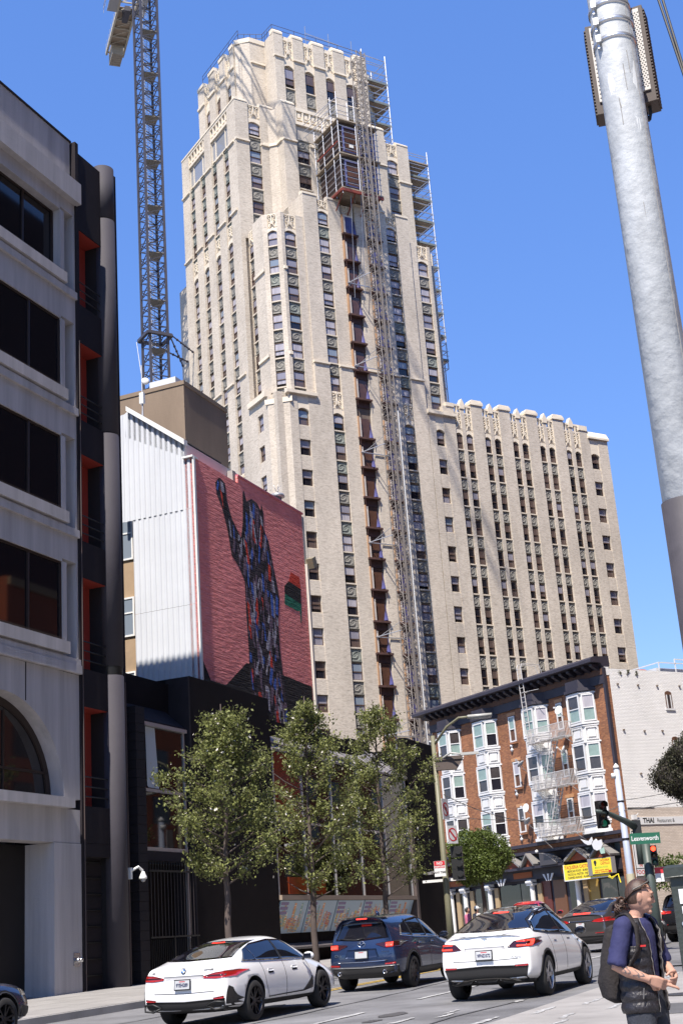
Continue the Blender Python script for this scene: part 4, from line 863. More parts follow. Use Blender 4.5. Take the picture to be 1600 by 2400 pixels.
# corrugated end wall
M_cor = mat('white_corrugated_metal', (.56,.585,.62), .5, .0, var=.06, vs=(.4,.4,.4))
def corrug(q0, q1, z0, ztop):
    mb = MB(); ps = []; q = q0; s_ = 45.3
    pr = [(0,0),(.10,0),(.13,-.035),(.22,-.035),(.25,0)]
    while q < q1-.001:
        for dq,ds in pr[:-1]:
            if q+dq <= q1: ps.append((q+dq, s_+ds))
        q += .25
    ps.append((q1, s_))
    n_ = len(ps); V = [(s,q,z0) for q,s in ps]+[(s,q,ztop(q)) for q,s in ps]
    return mb.add(V, [(i,n_+i,n_+i+1,i+1) for i in range(n_-1)])
for z0,z1 in ((6.,13.2),(13.21,17.2)): part(MU, 'corrugated_sheet', corrug(25.1,28.0,z0,lambda q: z1), M_cor)
part(MU, 'corrugated_sheet', corrug(25.1,25.5,17.21,lambda q: 19.35), M_cor)
part(MU, 'corrugated_sheet', corrug(25.5,28.5,17.21,lambda q: 20.0+(q-25.4)*.78 if q < 28.1 else 22.1-(q-28.1)*.3), M_cor)
part(MU, 'corner_trim', MB().box(45.22,45.36,QM-.06,QM+.02,6,19.4), M_white); part(MU, 'parapet_cap', MB().box(45.15,45.6,QM-.05,25.5,19.38,19.46), M_white)
part(MU, 'gutter', MB().prism([(45.1,25.35,19.95),(45.1,25.35,20.2),(45.1,28.1,22.3),(45.1,28.1,22.08)], (.3,0,0)), M_white)
part(MU, 'metal_roof', MB().prism([(45.3,25.4,20.1),(45.3,28.1,22.2),(45.3,28.3,21),(45.3,25.5,19.5)], (9.5,0,0)), M_cor)
sc_ = MB(); sc_.box(45.6,48.9,25.75,25.8,19.4,20.3)
for x in np.arange(45.6,48.9,.16): sc_.box(x,x+.07,25.70,25.75,19.42,20.28)
part(MU, 'roof_screen', sc_, mat('screen_metal', (.50,.54,.62), .4, .3)); part(MU, 'roof_screen', MB().bar((45.55,25.7,19.4),(45.55,25.7,20.4),.04,6).bar((45.55,25.7,20.38),(48.95,25.7,20.38),.035,6), M_black)
part(MU, 'core', MB().box(45.8,55,25.9,27.9,6,19.3), M_dk)
vp = MB().lathe([(.2,0),(.2,1.0)], (55.2,26.0,19.6), n=12).lathe([(.36,1.0),(.30,1.15),(.08,1.22)], (55.2,26.0,19.6), n=12)
for t in range(5): vp.bar((55.2,26,20.8),(55.2+.2*math.cos(t*1.3),26+.2*math.sin(t*1.3),21.2),.012,4)
part(MU, 'roof_vent', vp, mat('zinc', (.42,.42,.43), .4, .6), True)
part(MU, 'flood_lamp', MB().obox((56.05,24.8,17.3), (.2,0,.1), (0,.16,0), (-.1,0,.22)).box(55.9,56,24.85,25.05,17.2,17.5), mat('lamp_khaki', (.22,.19,.13), .6))
bp(MU, 'side_pipe', (55.77,55.95,QM-.12,QM-.01,7,17.2), mat('pale_return', (.5,.47,.42), .8))
# tan side wall at the left of the corrugated sheet
TN = thing('tan_building', 'tan stucco wall with tall white framed windows behind the round column', 'building', FS, (45.7,31,7))
M_tan = mat('tan_stucco', (.34,.245,.155), .9, var=.16, vs=(.6,.6,.6), bump=.4, bs=30)
bp(TN, 'wall', (45.75,46.2,28.01,40,5,20.4), M_tan); bp(TN, 'parapet', (45.7,46.2,28.01,40,20.41,20.6), M_tan)
for zb,zt in ((15.7,18.6),(12.45,14.1),(8.6,11.0)):
    for q0 in (28.27, 30.6):
        f = MB(); z_ = [zb,zt]; f.box(45.68,45.74,q0,q0+1.1,zb,zb+.07); f.box(45.68,45.74,q0,q0+1.1,zt-.07,zt)
        mids = (zb+(zt-zb)*.4, zb+(zt-zb)*.68) if zt-zb > 2 else (zb+(zt-zb)*.6,)
        for q in (q0, q0+1.03): f.box(45.68,45.74,q,q+.07,zb+.07,zt-.07)
        for z in mids: f.box(45.68,45.74,q0+.07,q0+1.03,z-.03,z+.03)
        o = part(TN, 'window', f, M_white)
        ed = [zb+.07, *[x for m0 in mids for x in (m0-.03, m0+.03)], zt-.07]
        for i in range(0, len(ed), 2): part(o, 'pane', MB().box(45.71,45.73,q0+.07,q0+1.03,ed[i],ed[i+1]), P_blu)
# brown concrete block behind
BB = thing('concrete_block', 'windowless brown concrete block rising behind the white corrugated wall', 'building', FS, (52,28,15))
M_bro = mat('brown_concrete', (.215,.16,.112), .9, var=.2, vs=(.5,.5,.14), bump=.3, bs=12, det=8)
bp(BB, 'wall', (50,54.2,28,44,10,20.2), M_bro); bp(BB, 'wall', (50.02,54.18,28.02,44,20.24,25.1), M_bro); bp(BB, 'parapet', (49.98,54.22,27.98,44,25.1,25.3), M_bro)
bp(BB, 'roof_unit', (50.3,51.6,28.6,30.0,25.3,25.75), M_cor); bp(BB, 'roof_unit', (50.2,50.8,34,36,25.3,25.9), M_bro)
AN = thing('satellite_antenna', 'white dish and whip antenna on a mast above the corrugated roof', 'antenna', FS, (45.9,27.0,21.3))
part(AN, 'mast', MB().bar((45.9,27.75,20.6),(45.9,27.75,24.4),.035,6).bar((45.9,27.95,20.6),(45.9,27.75,22.4),.025,5).bar((46.3,27.75,20.6),(45.9,27.75,22.2),.025,5), M_steel)
part(AN, 'dish', MB().lathe([(.02,.05),(.11,.035),(.17,0),(.17,-.02),(.01,.02)], (45.85,27.55,23.6), (-.8,-.55,.1), 18), M_white, True)
part(AN, 'whip', MB().bar((45.9,27.75,23.8),(45.95,28.0,25.6),.015,5).box(45.8,45.95,27.65,27.85,22.6,23.1), M_white)
# ------------------------------------------------------------------ brick apartment block (frame FB: x to the right along its front, y into the block)
AB = thing('apartment_building', 'four storey orange brick apartment block with white bay windows and dark cornice', 'building', FB, (-77,61.6,-.3))
M_ob = brick('orange_brick', (.36,.155,.068), (.20,.078,.040), (.18,.11,.08), .24, .085, .013, .2, (.6,.6,.6), bump=.4, bias=.0)
M_wb = brick('white_brick', (.87,.86,.84), (.83,.82,.80), (.66,.65,.63), .26, .095, .016, .06, (.5,.5,.5), bump=.9, bdist=.02)
M_wb2 = brick('cream_painted_brick', (.60,.52,.45), (.53,.45,.38), (.47,.40,.34), .26, .095, .016, .08, (.5,.5,.5), bump=.9)
M_trim = mat('white_trim', (.62,.62,.62), .55, var=.04, vs=(2,2,2)); M_navy = mat('navy_cornice', (.028,.024,.035), .6, var=.2, vs=(1,1,1)); M_corb = mat('brown_soffit', (.10,.045,.025), .8)
Y = 61.6
bays = ((-86.5,-83.8),(-82.1,-79.1),(-76.0,-73.1),(-71.0,-68.1))
bp(AB, 'front_wall', (-87.4,-66.9,Y,Y+.4,5.6,15.9), M_ob); bp(AB, 'storefront_wall', (-87.4,-67.0,Y+.5,Y+.9,-1.2,5.5), M_navy)
bp(AB, 'corner_pier', (-67.55,-66.9,Y-.01,Y+.5,-1.2,5.6), M_ob)
bp(AB, 'side_wall', (-67.3,-66.88,Y+.401,Y+26,7.07,16.35), M_wb); bp(AB, 'side_wall', (-67.3,-66.885,Y+.401,Y+26,-1.2,7.069), M_wb2)
bp(AB, 'side_trim', (-66.88,-66.86,Y+.42,Y+2.8,7.03,7.09), M_black)
bp(AB, 'core', (-87.3,-67.31,Y+.91,Y+20,-1,15.8), M_navy); bp(AB, 'parapet_return', (-67.3,-66.87,Y-.02,Y+.4,15.9,16.9), M_wb)
bp(AB, 'side_wall', (-87.6,-87.41,Y+.01,Y+20,-1,15.9), M_ob)
# cornice
part(AB, 'cornice', MB().prism([(-88.6,Y-1.15,16.75),(-88.6,Y-1.15,16.95),(-88.6,Y-.9,17.12),(-88.6,Y+.5,17.2),(-88.6,Y+.5,16.5),(-88.6,Y-.15,16.5),(-88.6,Y-.3,16.72)], (21.75,0,0)), M_navy)
bp(AB, 'frieze', (-87.7,-66.88,Y-.14,Y-.002,15.35,16.5), M_navy); bp(AB, 'frieze_panel', (-87.6,-66.95,Y-.19,Y-.141,15.95,16.35), M_corb)
mod = MB().prism([(-.14,0,0),(-.14,-.62,.0),(-.14,-.62,-.14),(-.14,-.3,-.3),(-.14,0,-.42)], (.28,0,0)).mesh('bracket', M_navy)
for k in range(26): inst(AB, 'bracket', mod, (-87.3+k*.80,Y-.2,16.68))
bp(AB, 'corner_strip', (-67.06,-66.84,Y-.12,Y+.1,5.6,16.4), M_navy)
bp(AB, 'belt_course', (-87.6,-66.84,Y-.35,Y-.002,5.5,5.72), M_navy); bp(AB, 'belt_course', (-87.6,-66.84,Y-.22,Y-.002,5.0,5.2), M_navy); bp(AB, 'belt_brick', (-87.4,-67.56,Y-.05,Y+.45,5.2,5.5), M_ob)
P_grn = mat('pane_green_blind', (.22,.30,.27), .15, var=.2, vs=(2,2,2), ior=1.6); P_in = mat('pane_room', (.05,.042,.042), .06, var=.4, vs=(1.5,1.5,1.5), ior=1.6)
SW = {}
def sash(parent, x, y, z, wd, h, rz=0.):
    k = (round(wd,2), round(h,2))
    if k not in SW:
        mb = MB(); t = .085; w2 = wd/2
        mb.box(-w2,-w2+t,-.07,.05,0,h); mb.box(w2-t,w2,-.07,.05,0,h); mb.box(-w2+t,w2-t,-.07,.05,h-t,h); mb.box(-w2+t,w2-t,-.07,.05,0,t); mb.box(-w2+t,w2-t,-.05,.03,h*.5-.03,h*.5+.03)
        SW[k] = (mb.mesh('window', M_trim), MB().box(-w2+t,w2-t,-.02,.0,h*.5+.03,h-t), MB().box(-w2+t,w2-t,.01,.03,t,h*.5-.03), {})
    r = SW[k]; o = inst(parent, 'window', r[0], (x,y,z), rz)
    for wh, opts in ((1, (P_grn,P_grn,P_in,P_cur)), (2, (P_in,P_in,P_grn,P_drk))):
        m_ = random.choice(opts); kk = (wh, m_.name)
        if kk not in r[3]: r[3][kk] = r[wh].mesh('pane', m_)
        sub(o, 'pane', r[3][kk])
    return o
heads = (14.9, 11.6, 8.32); sills = (13.05, 9.78, 6.58)
D_ = .75
for (a,b) in ((-85.75,-83.75),(-81.15,-79.1),(-75.15,-73.1),(-70.15,-68.1)):
    fr_x = b-D_
    pl = lambda i,z: [(a-D_-i,Y+.02,z),(a-i*.4,Y-D_-i,z),(fr_x+i*.4,Y-D_-i,z),(b+i,Y+.02,z)]
    part(AB, 'bay_core', MB().prism(pl(-.06,5.9), (0,0,9.2)), M_trim)
    part(AB, 'bay_roof', MB().prism(pl(.16,15.12), (0,0,.2)).prism(pl(.02,15.33), (0,0,.6)), M_navy)
    part(AB, 'bay_sill', MB().prism(pl(.05,5.72), (0,0,.2)), M_trim)
    wf_ = fr_x-a; r45 = R_(45); cx, cy = (fr_x+b)/2, Y-D_/2; ux, uy = math.cos(r45), math.sin(r45)
    for hz, sz in zip(heads, sills):
        sash(AB, (a+fr_x)/2, Y-D_-.02, sz, wf_-.14, hz-sz)
        sash(AB, cx+.02*uy, cy-.02*ux, sz, .86, hz-sz, r45)
        sash(AB, a-D_/2-.02*uy, cy-.02*ux, sz, .86, hz-sz, -r45)
        for z_, i_, h_ in ((sz-.17,.09,.13),(hz+.03,.06,.1),(sz-.30,.04,.08)): part(AB, 'bay_ledge', MB().prism(pl(i_,z_), (0,0,h_)), M_trim)
        z0 = sz-1.22
        if z0 > 5.9:
            for (px,py,hw_,rot) in (((a+fr_x)/2,Y-D_,wf_*.40,0.),(cx,cy,.42,r45)):
                e = Vector((math.cos(rot),math.sin(rot),0)); n_ = Vector((math.sin(rot),-math.cos(rot),0)); c0 = Vector((px,py,z0+.42)); f = MB()
                for s_ in (-1,1): f.obox(c0+Vector((0,0,s_*.40)), e*hw_, n_*.055, Vector((0,0,.035))); f.obox(c0+e*s_*(hw_-.035), e*.035, n_*.055, Vector((0,0,.365)))
                f.obox(c0, e*hw_*.62, n_*.06, Vector((0,0,.25))); part(AB, 'raised_panel', f, M_trim)
for x, in ((-77.35,),(-71.93,)):
    for hz, sz in zip(heads, sills):
        wd = .72 if x < -75 else .6
        bp(AB, 'recess', (x-wd/2-.06,x+wd/2+.06,Y-.004,Y+.002,sz-.05,hz+.12), M_corb)
        sash(AB, x, Y-.01, sz, wd, hz-sz); bp(AB, 'window_sill', (x-wd/2-.12,x+wd/2+.12,Y-.16,Y-.003,sz-.16,sz-.04), M_ob); bp(AB, 'brick_lintel', (x-wd/2-.15,x+wd/2+.15,Y-.05,Y-.003,hz+.05,hz+.28), mat('buff_lintel', (.42,.22,.11), .85, var=.2, vs=(3,3,3)))
pq = MB()
for s_ in (0,1,2):
    pass
pq.lathe([(.02,0),(.12,.1),(.14,.17),(.05,.26),(.05,.34),(.14,.43),(.12,.5),(.02,.6)], (0,0,0), n=8)
pqm = pq.mesh('plaster_plaque', M_trim, True)
for z in (12.35, 9.15, 5.98): inst(AB, 'plaster_plaque', pqm, (-77.62,Y-.05,z))
# fire escape
FE = thing('fire_escape', 'white iron fire escape with three balconies on the brick apartment block', 'fire escape', FB, (-72,60.8,5.9))
M_fe = mat('fire_escape_paint', (.52,.50,.48), .55)
bars = MB().box(-.014,.014,-.014,.014,0,.9).mesh('baluster', M_fe)
xa, xb, ya, yb = -74.0, -69.95, 60.15, 61.02
for z in (12.35, 9.12, 5.95):
    d_ = MB()
    for k in range(12): d_.box(xa,xb,ya+k*.075,ya+k*.075+.035,z-.03,z)
    for k in range(7): d_.box(xa+k*.67-.02,xa+k*.67+.02,ya,yb,z-.09,z-.031)
    dk = part(FE, 'balcony_floor', d_, M_fe)
    part(FE, 'handrail', MB().box(xa,xb,ya-.02,ya+.02,z+.9,z+.94).box(xa-.02,xa+.02,ya,yb,z+.9,z+.94).box(xb-.02,xb+.02,ya,yb,z+.9,z+.94).box(xa,xb,ya-.015,ya+.015,z+.45,z+.47), M_fe)
    for k in range(33): inst(FE, 'baluster', bars, (xa+k*(xb-xa)/32,ya,z))
    for k in range(1,7):
        for xx in (xa,xb): inst(FE, 'baluster', bars, (xx,ya+k*.13,z))
    part(FE, 'support_bracket', MB().bar((xa+.3,Y-.55,z-.8),(xa+.3,ya,z-.05),.025,4).bar((xb-.2,Y,z-.9),(xb-.2,ya,z-.05),.025,4), M_fe)
for z0, z1 in ((6.0,9.1),(9.15,12.3)):
    s_ = MB(); x0, x1 = -72.9, -71.55
    for yy in (60.3, 60.8):
        s_.bar((x0,yy,z0),(x1,yy,z1),.05,4); s_.bar((x0,yy,z0+.8),(x1,yy,z1+.8),.02,4)
        for t in np.linspace(.1,.9,4): s_.bar((x0+(x1-x0)*t,yy,z0+(z1-z0)*t),(x0+(x1-x0)*t,yy,z0+(z1-z0)*t+.8),.015,4)
    for t in np.linspace(.05,.97,12): s_.box(x0+(x1-x0)*t-.1,x0+(x1-x0)*t+.1,60.3,60.8,z0+(z1-z0)*t-.015,z0+(z1-z0)*t+.015)
    part(FE, 'stair', s_, M_fe)
ld = MB()
for xx in (-74.75,-74.3): ld.bar((xx,60.75,12.4),(xx,60.5,17.9),.035,5); ld.tube([(xx,60.5,17.9),(xx,60.6,18.15),(xx,61.2,18.2),(xx,62.2,18.15),(xx,62.5,17.2)], .03, 5)
for z in np.arange(12.7,17.9,.34): ld.bar((-74.75,60.74-(z-12.4)*.045,z),(-74.3,60.74-(z-12.4)*.045,z),.02,4)
ld.bar((-74.3,60.5,16.1),(-74.3,61.6,16.0),.03,4); ld.bar((-72.6,60.5,16.0),(-74.3,60.55,16.1),.02,4)
part(FE, 'roof_ladder', ld, M_fe)
# dishes
def dish(x, z, label, face=(.5,-.75,.4), grey=False, y=61.0):
    t = thing('satellite_dish', label, 'satellite dish', FB, (x,y,z), 'satellite dishes on the brick block')
    m_ = mat('dish_grey', (.32,.34,.37), .5) if grey else M_white; f = Vector(face).normalized()
    part(t, 'reflector', MB().lathe([(.01,.0),(.18,.03),(.30,.09),(.31,.085),(.18,.015),(.01,-.02)], Vector((x,y-.45,z)), f, 18, cap=False), m_, True)
    part(t, 'feed_arm', MB().bar((x,y-.45,z-.25),Vector((x,y-.45,z))+f*.5,.015,4).obox(Vector((x,y-.45,z))+f*.52,(.06,0,0),(0,.05,0),(0,0,.05)), m_)
    part(t, 'wall_mount', MB().tube([(x,y-.43,z-.05),(x,y-.3,z-.3),(x,y,z-.5)], .025, 5), M_steel)
dish(-70.75, 14.15, 'white dish beside the top right bay window above the fire escape', (.2,-.9,.3)); dish(-70.7, 11.43, 'white dish turned edge-on beside the middle right bay window', (-.7,-.5,.4))
dish(-76.0, 11.2, 'grey dish tilted up beside the middle narrow window', (-.6,-.3,.7), True, 61.4); dish(-75.95, 8.13, 'upper white dish of the pair beside the lowest narrow window', (.1,-.95,.2), False, 61.4)
dish(-75.95, 7.19, 'lower grey dish of the pair beside the lowest narrow window', (-.7,-.2,.6), True, 61.4); dish(-86.5, 14.39, 'white dish beside the leftmost top bay window near the lamp post', (-.3,-.9,.3), False, 61.6)
# side wall details
def arched_hole(u, z0, z1, wd):
    f = MB(); f.box(-66.87,-66.80,u-wd/2-.1,u+wd/2+.12,z0-.12,z0); part(AB, 'window_sill', f, M_trim)
    pts = [(-66.875,u-wd/2,z0),(-66.875,u+wd/2,z0),(-66.875,u+wd/2,z1-.15)] + [(-66.875,u+wd/2*math.cos(t),z1-.15+.17*math.sin(t)) for t in np.linspace(.2,math.pi-.2,7)] + [(-66.875,u-wd/2,z1-.15)]
    o = part(AB, 'window', MB().prism(pts, (.02,0,0)), M_corb)
    part(o, 'frame', MB().box(-66.855,-66.83,u-wd/2+.08,u-wd/2+.16,z0+.02,z1-.25).box(-66.855,-66.83,u+wd/2-.2,u+wd/2-.1,z0+.02,z1-.25), M_trim); part(o, 'pane', MB().box(-66.855,-66.84,u-wd/2+.16,u+wd/2-.2,z0+.05,z1-.25), P_in)
arched_hole(67.15, 13.75, 14.95, .62); arched_hole(67.2, 10.6, 11.8, .62); arched_hole(72.5, 13.75, 14.95, .62)
an = MB().box(-66.9,-66.78,-.07,.07,-.04,.04).mesh('wall_anchor', mat('anchor_rust', (.16,.12,.09), .8))
for u,z in ((64.44,15.29),(66.2,15.3),(68.32,15.35),(64.45,12.16),(66.1,12.19),(62.6,12.2),(62.6,15.3),(63.6,9.3)):
    o = inst(AB, 'wall_anchor', an, (0,u,z))
tf = MB()
for u in (62.9,63.7,64.5): tf.add([Vector((-66.83+random.uniform(-.05,.05),u+random.uniform(-.2,.2),16.25+random.uniform(-.35,.1))) for k in range(12)], [(0,1,2),(3,4,5),(6,7,8),(9,10,11)])
part(AB, 'weed_tuft', tf, mat('weed', (.05,.05,.03), .9), kind='stuff')
ph = MB(); ph.box(-72,-68.4,Y+6.3,Y+9,15.8,16.95)
part(AB, 'penthouse', ph, M_trim); pr_ = MB()
for (p,q) in (((-68.2,68,17.3),(-68.2,72,17.3)),((-68.2,68,17.3),(-71,68,17.3)),((-68.2,69.6,16.3),(-68.2,69.6,17.6)),((-68.2,68,16.3),(-68.2,68,17.3)),((-68.2,69.6,17.6),(-68.2,74,17.5))): pr_.bar(p,q,.05,4)
part(AB, 'roof_railing', pr_, M_trim)
part(AB, 'roof_tile_cap', MB().ball((-67.2,65.4,16.35),.3,8,5,sc=(.6,1.6,.5)), mat('terracotta_tile', (.35,.12,.07), .8))
# shop front on the ground floor
for a,b,m_ in ((-87.0,-85.7,P_in),(-85.1,-82.9,P_in),(-81.9,-79.0,P_drk),(-78.9,-77.7,P_in),(-76.6,-75.6,mat('door_red', (.10,.02,.012), .4)),(-75.3,-74.0,mat('door_brown', (.12,.05,.02), .4)),(-73.6,-72.7,P_drk),(-71.9,-70.6,mat('shop_yellow', (.30,.19,.04), .5)),(-70.3,-68.8,P_in),(-68.7,-67.8,P_drk)):
    bp(AB, 'shop_opening', (a,b,Y+.42,Y+.495,-.9,3.1), m_)
for x in (-87.2,-85.4,-82.3,-77.3,-72.4):
    part(AB, 'column', MB().lathe([(.24,-.9),(.24,-.6),(.19,-.55),(.17,2.85),(.21,2.9)], (x,Y+.15,0), n=14).box(x-.3,x+.3,Y-.12,Y+.42,2.9,3.05).lathe([(.12,-.3),(.12,.3)], (x,Y-.1,3.12), (1,0,0), 8).box(x-.26,x+.26,Y-.08,Y+.4,3.12,3.3), M_trim)
    bp(AB, 'shop_pilaster', (x+.35,x+.8,Y+.3,Y+.5,-.9,3.0), mat('tan_pilaster', (.35,.25,.14), .8))
bp(AB, 'awning_beam', (-87.4,-72.75,Y-.55,Y+.4,3.98,4.15), M_navy); bp(AB, 'shop_fascia', (-87.4,-67.6,Y+.2,Y+.5,3.3,3.98), M_navy)
for a,b in ((-87.3,-85.3),(-79.3,-77.2),(-73.9,-72.75)): bp(AB, 'fascia_panel', (a,b,Y+.14,Y+.199,3.45,3.85), mat('orange_fascia', (.28,.075,.02), .7))
M_rg = mat('red_gable', (.22,.05,.02), .7); M_gc = mat('grey_gable', (.20,.19,.18), .6)
for (x0,x1,zt) in ((-79.6,-77.5,4.85),(-77.3,-75.9,4.95),(-72.5,-70.2,4.85),(-69.9,-67.9,4.95)):
    xc_ = (x0+x1)/2
    o = part(AB, 'gable', MB().prism([(x0+.1,Y-.4,4.16),(x1-.1,Y-.4,4.16),(xc_,Y-.4,zt-.1)], (0,.3,0)), M_rg)
    part(o, 'gable_roof', MB().prism([(x0,Y-.7,4.16),(xc_,Y-.7,zt),(xc_,Y-.7,zt+.12),(x0-.05,Y-.7,4.3)], (0,.9,0)).prism([(xc_,Y-.7,zt),(x1,Y-.7,4.16),(x1+.05,Y-.7,4.3),(xc_,Y-.7,zt+.12)], (0,.9,0)), M_gc)
part(AB, 'arched_canopy', MB().prism([(-75.1+1.75*t,Y-.7,4.16+.75*math.sin(math.pi*min(1,.5+.5*t))) for t in np.linspace(0,1,8)] + [(-73.35,Y-.7,4.1),(-75.1,Y-.7,4.1)], (0,.8,0)), mat('canopy_dark', (.05,.045,.05), .4))
for k in range(7): part(AB, 'canopy_rib', MB().tube([(-75.1+1.75*t,Y-.7+.12*k,4.19+.75*math.sin(math.pi*min(1,.5+.5*t))) for t in np.linspace(0,1,8)], .025, 4), M_gc)
for xc_ in (-75.0,-80.4):
    for k in (-2,-1,0,1,2): part(AB, 'fan_blade', MB().prism([(xc_+k*.10-.05,Y-.2,3.08),(xc_+k*.10+.05,Y-.2,3.08),(xc_+k*.25+.09,Y-.2,3.55),(xc_+k*.25-.09,Y-.2,3.55)], (0,.06,0)), M_trim if k % 2 == 0 else M_navy)
for a,b in ((-71.95,-70.8),(-70.2,-69.4),(-79.2,-77.8),(-68.6,-67.7)): bp(AB, 'transom', (a,b,Y+.45,Y+.499,4.3,5.0), mat('transom_glass', (.12,.17,.22), .1))
part(AB, 'shop_lamp', MB().ball((-75.55,Y-.5,5.1),.12,8,5), M_white)
# signs
M_sy = mat('sign_yellow', (.78,.62,.03), .5); M_sr = mat('sign_red', (.45,.02,.015), .5); M_sk = mat('sign_black', (.02,.02,.018), .5); M_sg = mat('sign_green', (.22,.42,.05), .5)
S1 = thing('shop_sign', 'long yellow taqueria sign with red and black lettering over the shop', 'sign', FB, (-71,61,2.9), 'yellow taqueria signs')
part(S1, 'board', MB().box(-72.72,-68.3,60.98,61.1,2.93,3.92), M_sy); part(S1, 'frame', MB().box(-72.76,-68.26,60.96,61.1,2.86,2.925).box(-72.78,-72.72,60.96,61.1,2.86,3.95), M_trim)
for s_, z, sz, mi in (('TAQUERIA CASTILLO',3.72,.30,0),('MEXICAN FOOD · BURRITOS',3.47,.2,1),('TACOS AL PASTOR · FAJITAS',3.26,.2,1),('CARNES ASADAS · ALAMBRES',3.05,.2,1)): part(S1, 'lettering', textmb(s_, sz, (-72.62 if mi == 0 else -72.4,60.978,z), (1,0,0), (0,0,1), .004, 'LEFT', 0, .004, None, .98 if mi == 0 else .95), (M_sr, M_sk)[mi])
S2 = thing('shop_sign', 'square yellow taqueria box sign with grey side next to the corner', 'sign', FB, (-68.5,60.5,3.0), 'yellow taqueria signs')
part(S2, 'box', MB().box(-69.45,-67.5,60.62,60.95,3.05,4.08), mat('sign_box_grey', (.2,.19,.19), .6)); part(S2, 'return', MB().box(-69.82,-69.46,60.6,60.95,3.02,4.1), mat('sign_box_grey', (.2,.19,.19), .6))
part(S2, 'board', MB().box(-69.40,-67.55,60.59,60.618,3.1,4.03), M_sy)
for s_, sz, x_, z_, al, m_ in (('TAQUERIA',.2,-67.65,3.9,'RIGHT',M_sr),('CASTILLO',.2,-67.65,3.7,'RIGHT',M_sr),('MEXICAN FOOD',.17,-68.5,3.48,'CENTER',M_sg),('TACOS AL PASTOR · FAJITAS',.105,-68.5,3.3,'CENTER',M_sr),('BURRITOS · CARNES ASADAS',.105,-68.5,3.18,'CENTER',M_sr)): part(S2, 'lettering', textmb(s_, sz, (x_,60.588,z_), (1,0,0), (0,0,1), .004, al, 0, .003), m_)
part(S2, 'emblem', MB().lathe([(.12,0),(.14,.004)], (-69.05,60.588,3.82), (0,-1,0), 9).box(-69.12,-68.98,60.578,60.584,3.62,3.7), M_sk)
part(S2, 'emblem', MB().box(-67.85,-67.6,60.583,60.588,3.12,3.26), M_sr)
S3 = thing('banner', 'white banner with THAI Restaurant lettering on the pale brick side wall', 'banner', FB, (-66.8,65,6))
part(S3, 'cloth', MB().box(-66.88,-66.83,62.4,68.3,5.98,6.46), M_trim)
part(S3, 'lettering', textmb('THAI', .44, (-66.825,63.2,6.22), (0,1,0), (0,0,1), .004, 'LEFT', 0, .016, None, 1.0), M_sk); part(S3, 'lettering', textmb('Restaurant &', .37, (-66.825,64.45,6.21), (0,1,0), (0,0,1), .004, 'LEFT', 0, .0, None, .80), M_sk); part(S3, 'bracket', MB().box(-66.84,-66.6,62.2,62.5,6.3,6.6).bar((-66.8,62.45,6.4),(-66.7,62.75,6.7),.03,4), M_trim)
S4 = thing('vertical_sign', 'tall white MEXICAN FOOD sign with red letters fixed to the side wall', 'sign', FB, (-66.8,62.4,2.7))
part(S4, 'board', MB().box(-66.86,-66.78,61.98,62.92,2.7,5.58), M_trim); part(S4, 'border', MB().box(-66.79,-66.77,61.98,62.02,2.7,5.58).box(-66.79,-66.77,62.02,62.92,2.7,2.74).box(-66.79,-66.77,62.02,62.92,3.19,3.23).box(-66.79,-66.77,62.02,62.92,5.54,5.58), M_sk)
for k, ch in enumerate('MEXICAN'): part(S4, 'letter', textmb(ch, .34, (-66.775,62.45,5.36-.325*k), (0,1,0), (0,0,1), .004, 'CENTER', 0, .006), M_sr)
part(S4, 'lettering', textmb('FOOD', .36, (-66.775,62.47,2.96), (0,1,0), (0,0,1), .004, 'CENTER', 0, .004), M_sr)
BS = thing('bird_sign', 'white cut-out bird shaped sign board above the yellow box sign', 'sign', FB, (-69,60.5,4.6))
part(BS, 'wing', MB().prism([(-70.1,60.5,5.42),(-69.7,60.5,5.3),(-69.35,60.5,5.22),(-69.0,60.5,5.45),(-68.95,60.5,5.2),(-69.1,60.5,4.98),(-69.45,60.5,4.98),(-69.75,60.5,5.12)], (0,.06,0)), M_trim)
part(BS, 'body', MB().prism([(-69.0,60.46,5.0),(-68.8,60.46,5.2),(-68.55,60.46,5.3),(-68.45,60.46,5.15),(-68.05,60.46,5.2),(-68.0,60.46,4.85),(-68.2,60.46,4.6),(-68.6,60.46,4.55),(-68.9,60.46,4.7)], (0,.06,0)), M_trim)
part(BS, 'tail', MB().prism([(-68.2,60.44,4.3),(-67.85,60.44,4.32),(-67.9,60.44,4.7),(-68.3,60.44,4.55)], (0,.06,0)), mat('pale_green_board', (.35,.5,.42), .6))
part(BS, 'stay', MB().bar((-69.2,60.52,5.1),(-69.2,61.6,5.2),.03,4).bar((-68.4,60.5,4.9),(-68.4,61.6,5.0),.03,4), M_black)
YT = thing('bunting', 'yellow tape draped from the corner of the shop sign', 'tape', FB, (-67.6,60.6,2.8))
part(YT, 'tape', MB().tube([(-68.0,60.7,2.95),(-67.7,60.6,2.78),(-67.3,60.6,2.85),(-67.0,60.6,2.95),(-66.85,60.6,2.4)], .04, 4).tube([(-68.1,60.72,2.86),(-67.6,60.6,2.7),(-67.2,60.6,2.9)], .03, 4), M_sy)
# ------------------------------------------------------------------ street furniture (world frame)
def wthing(name, label, cat, p, group=None): return thing(name, label, cat, FW, p, group)
def onground(az, R): v = AZ(az, R); v.z = gz(v.x, v.y); return v
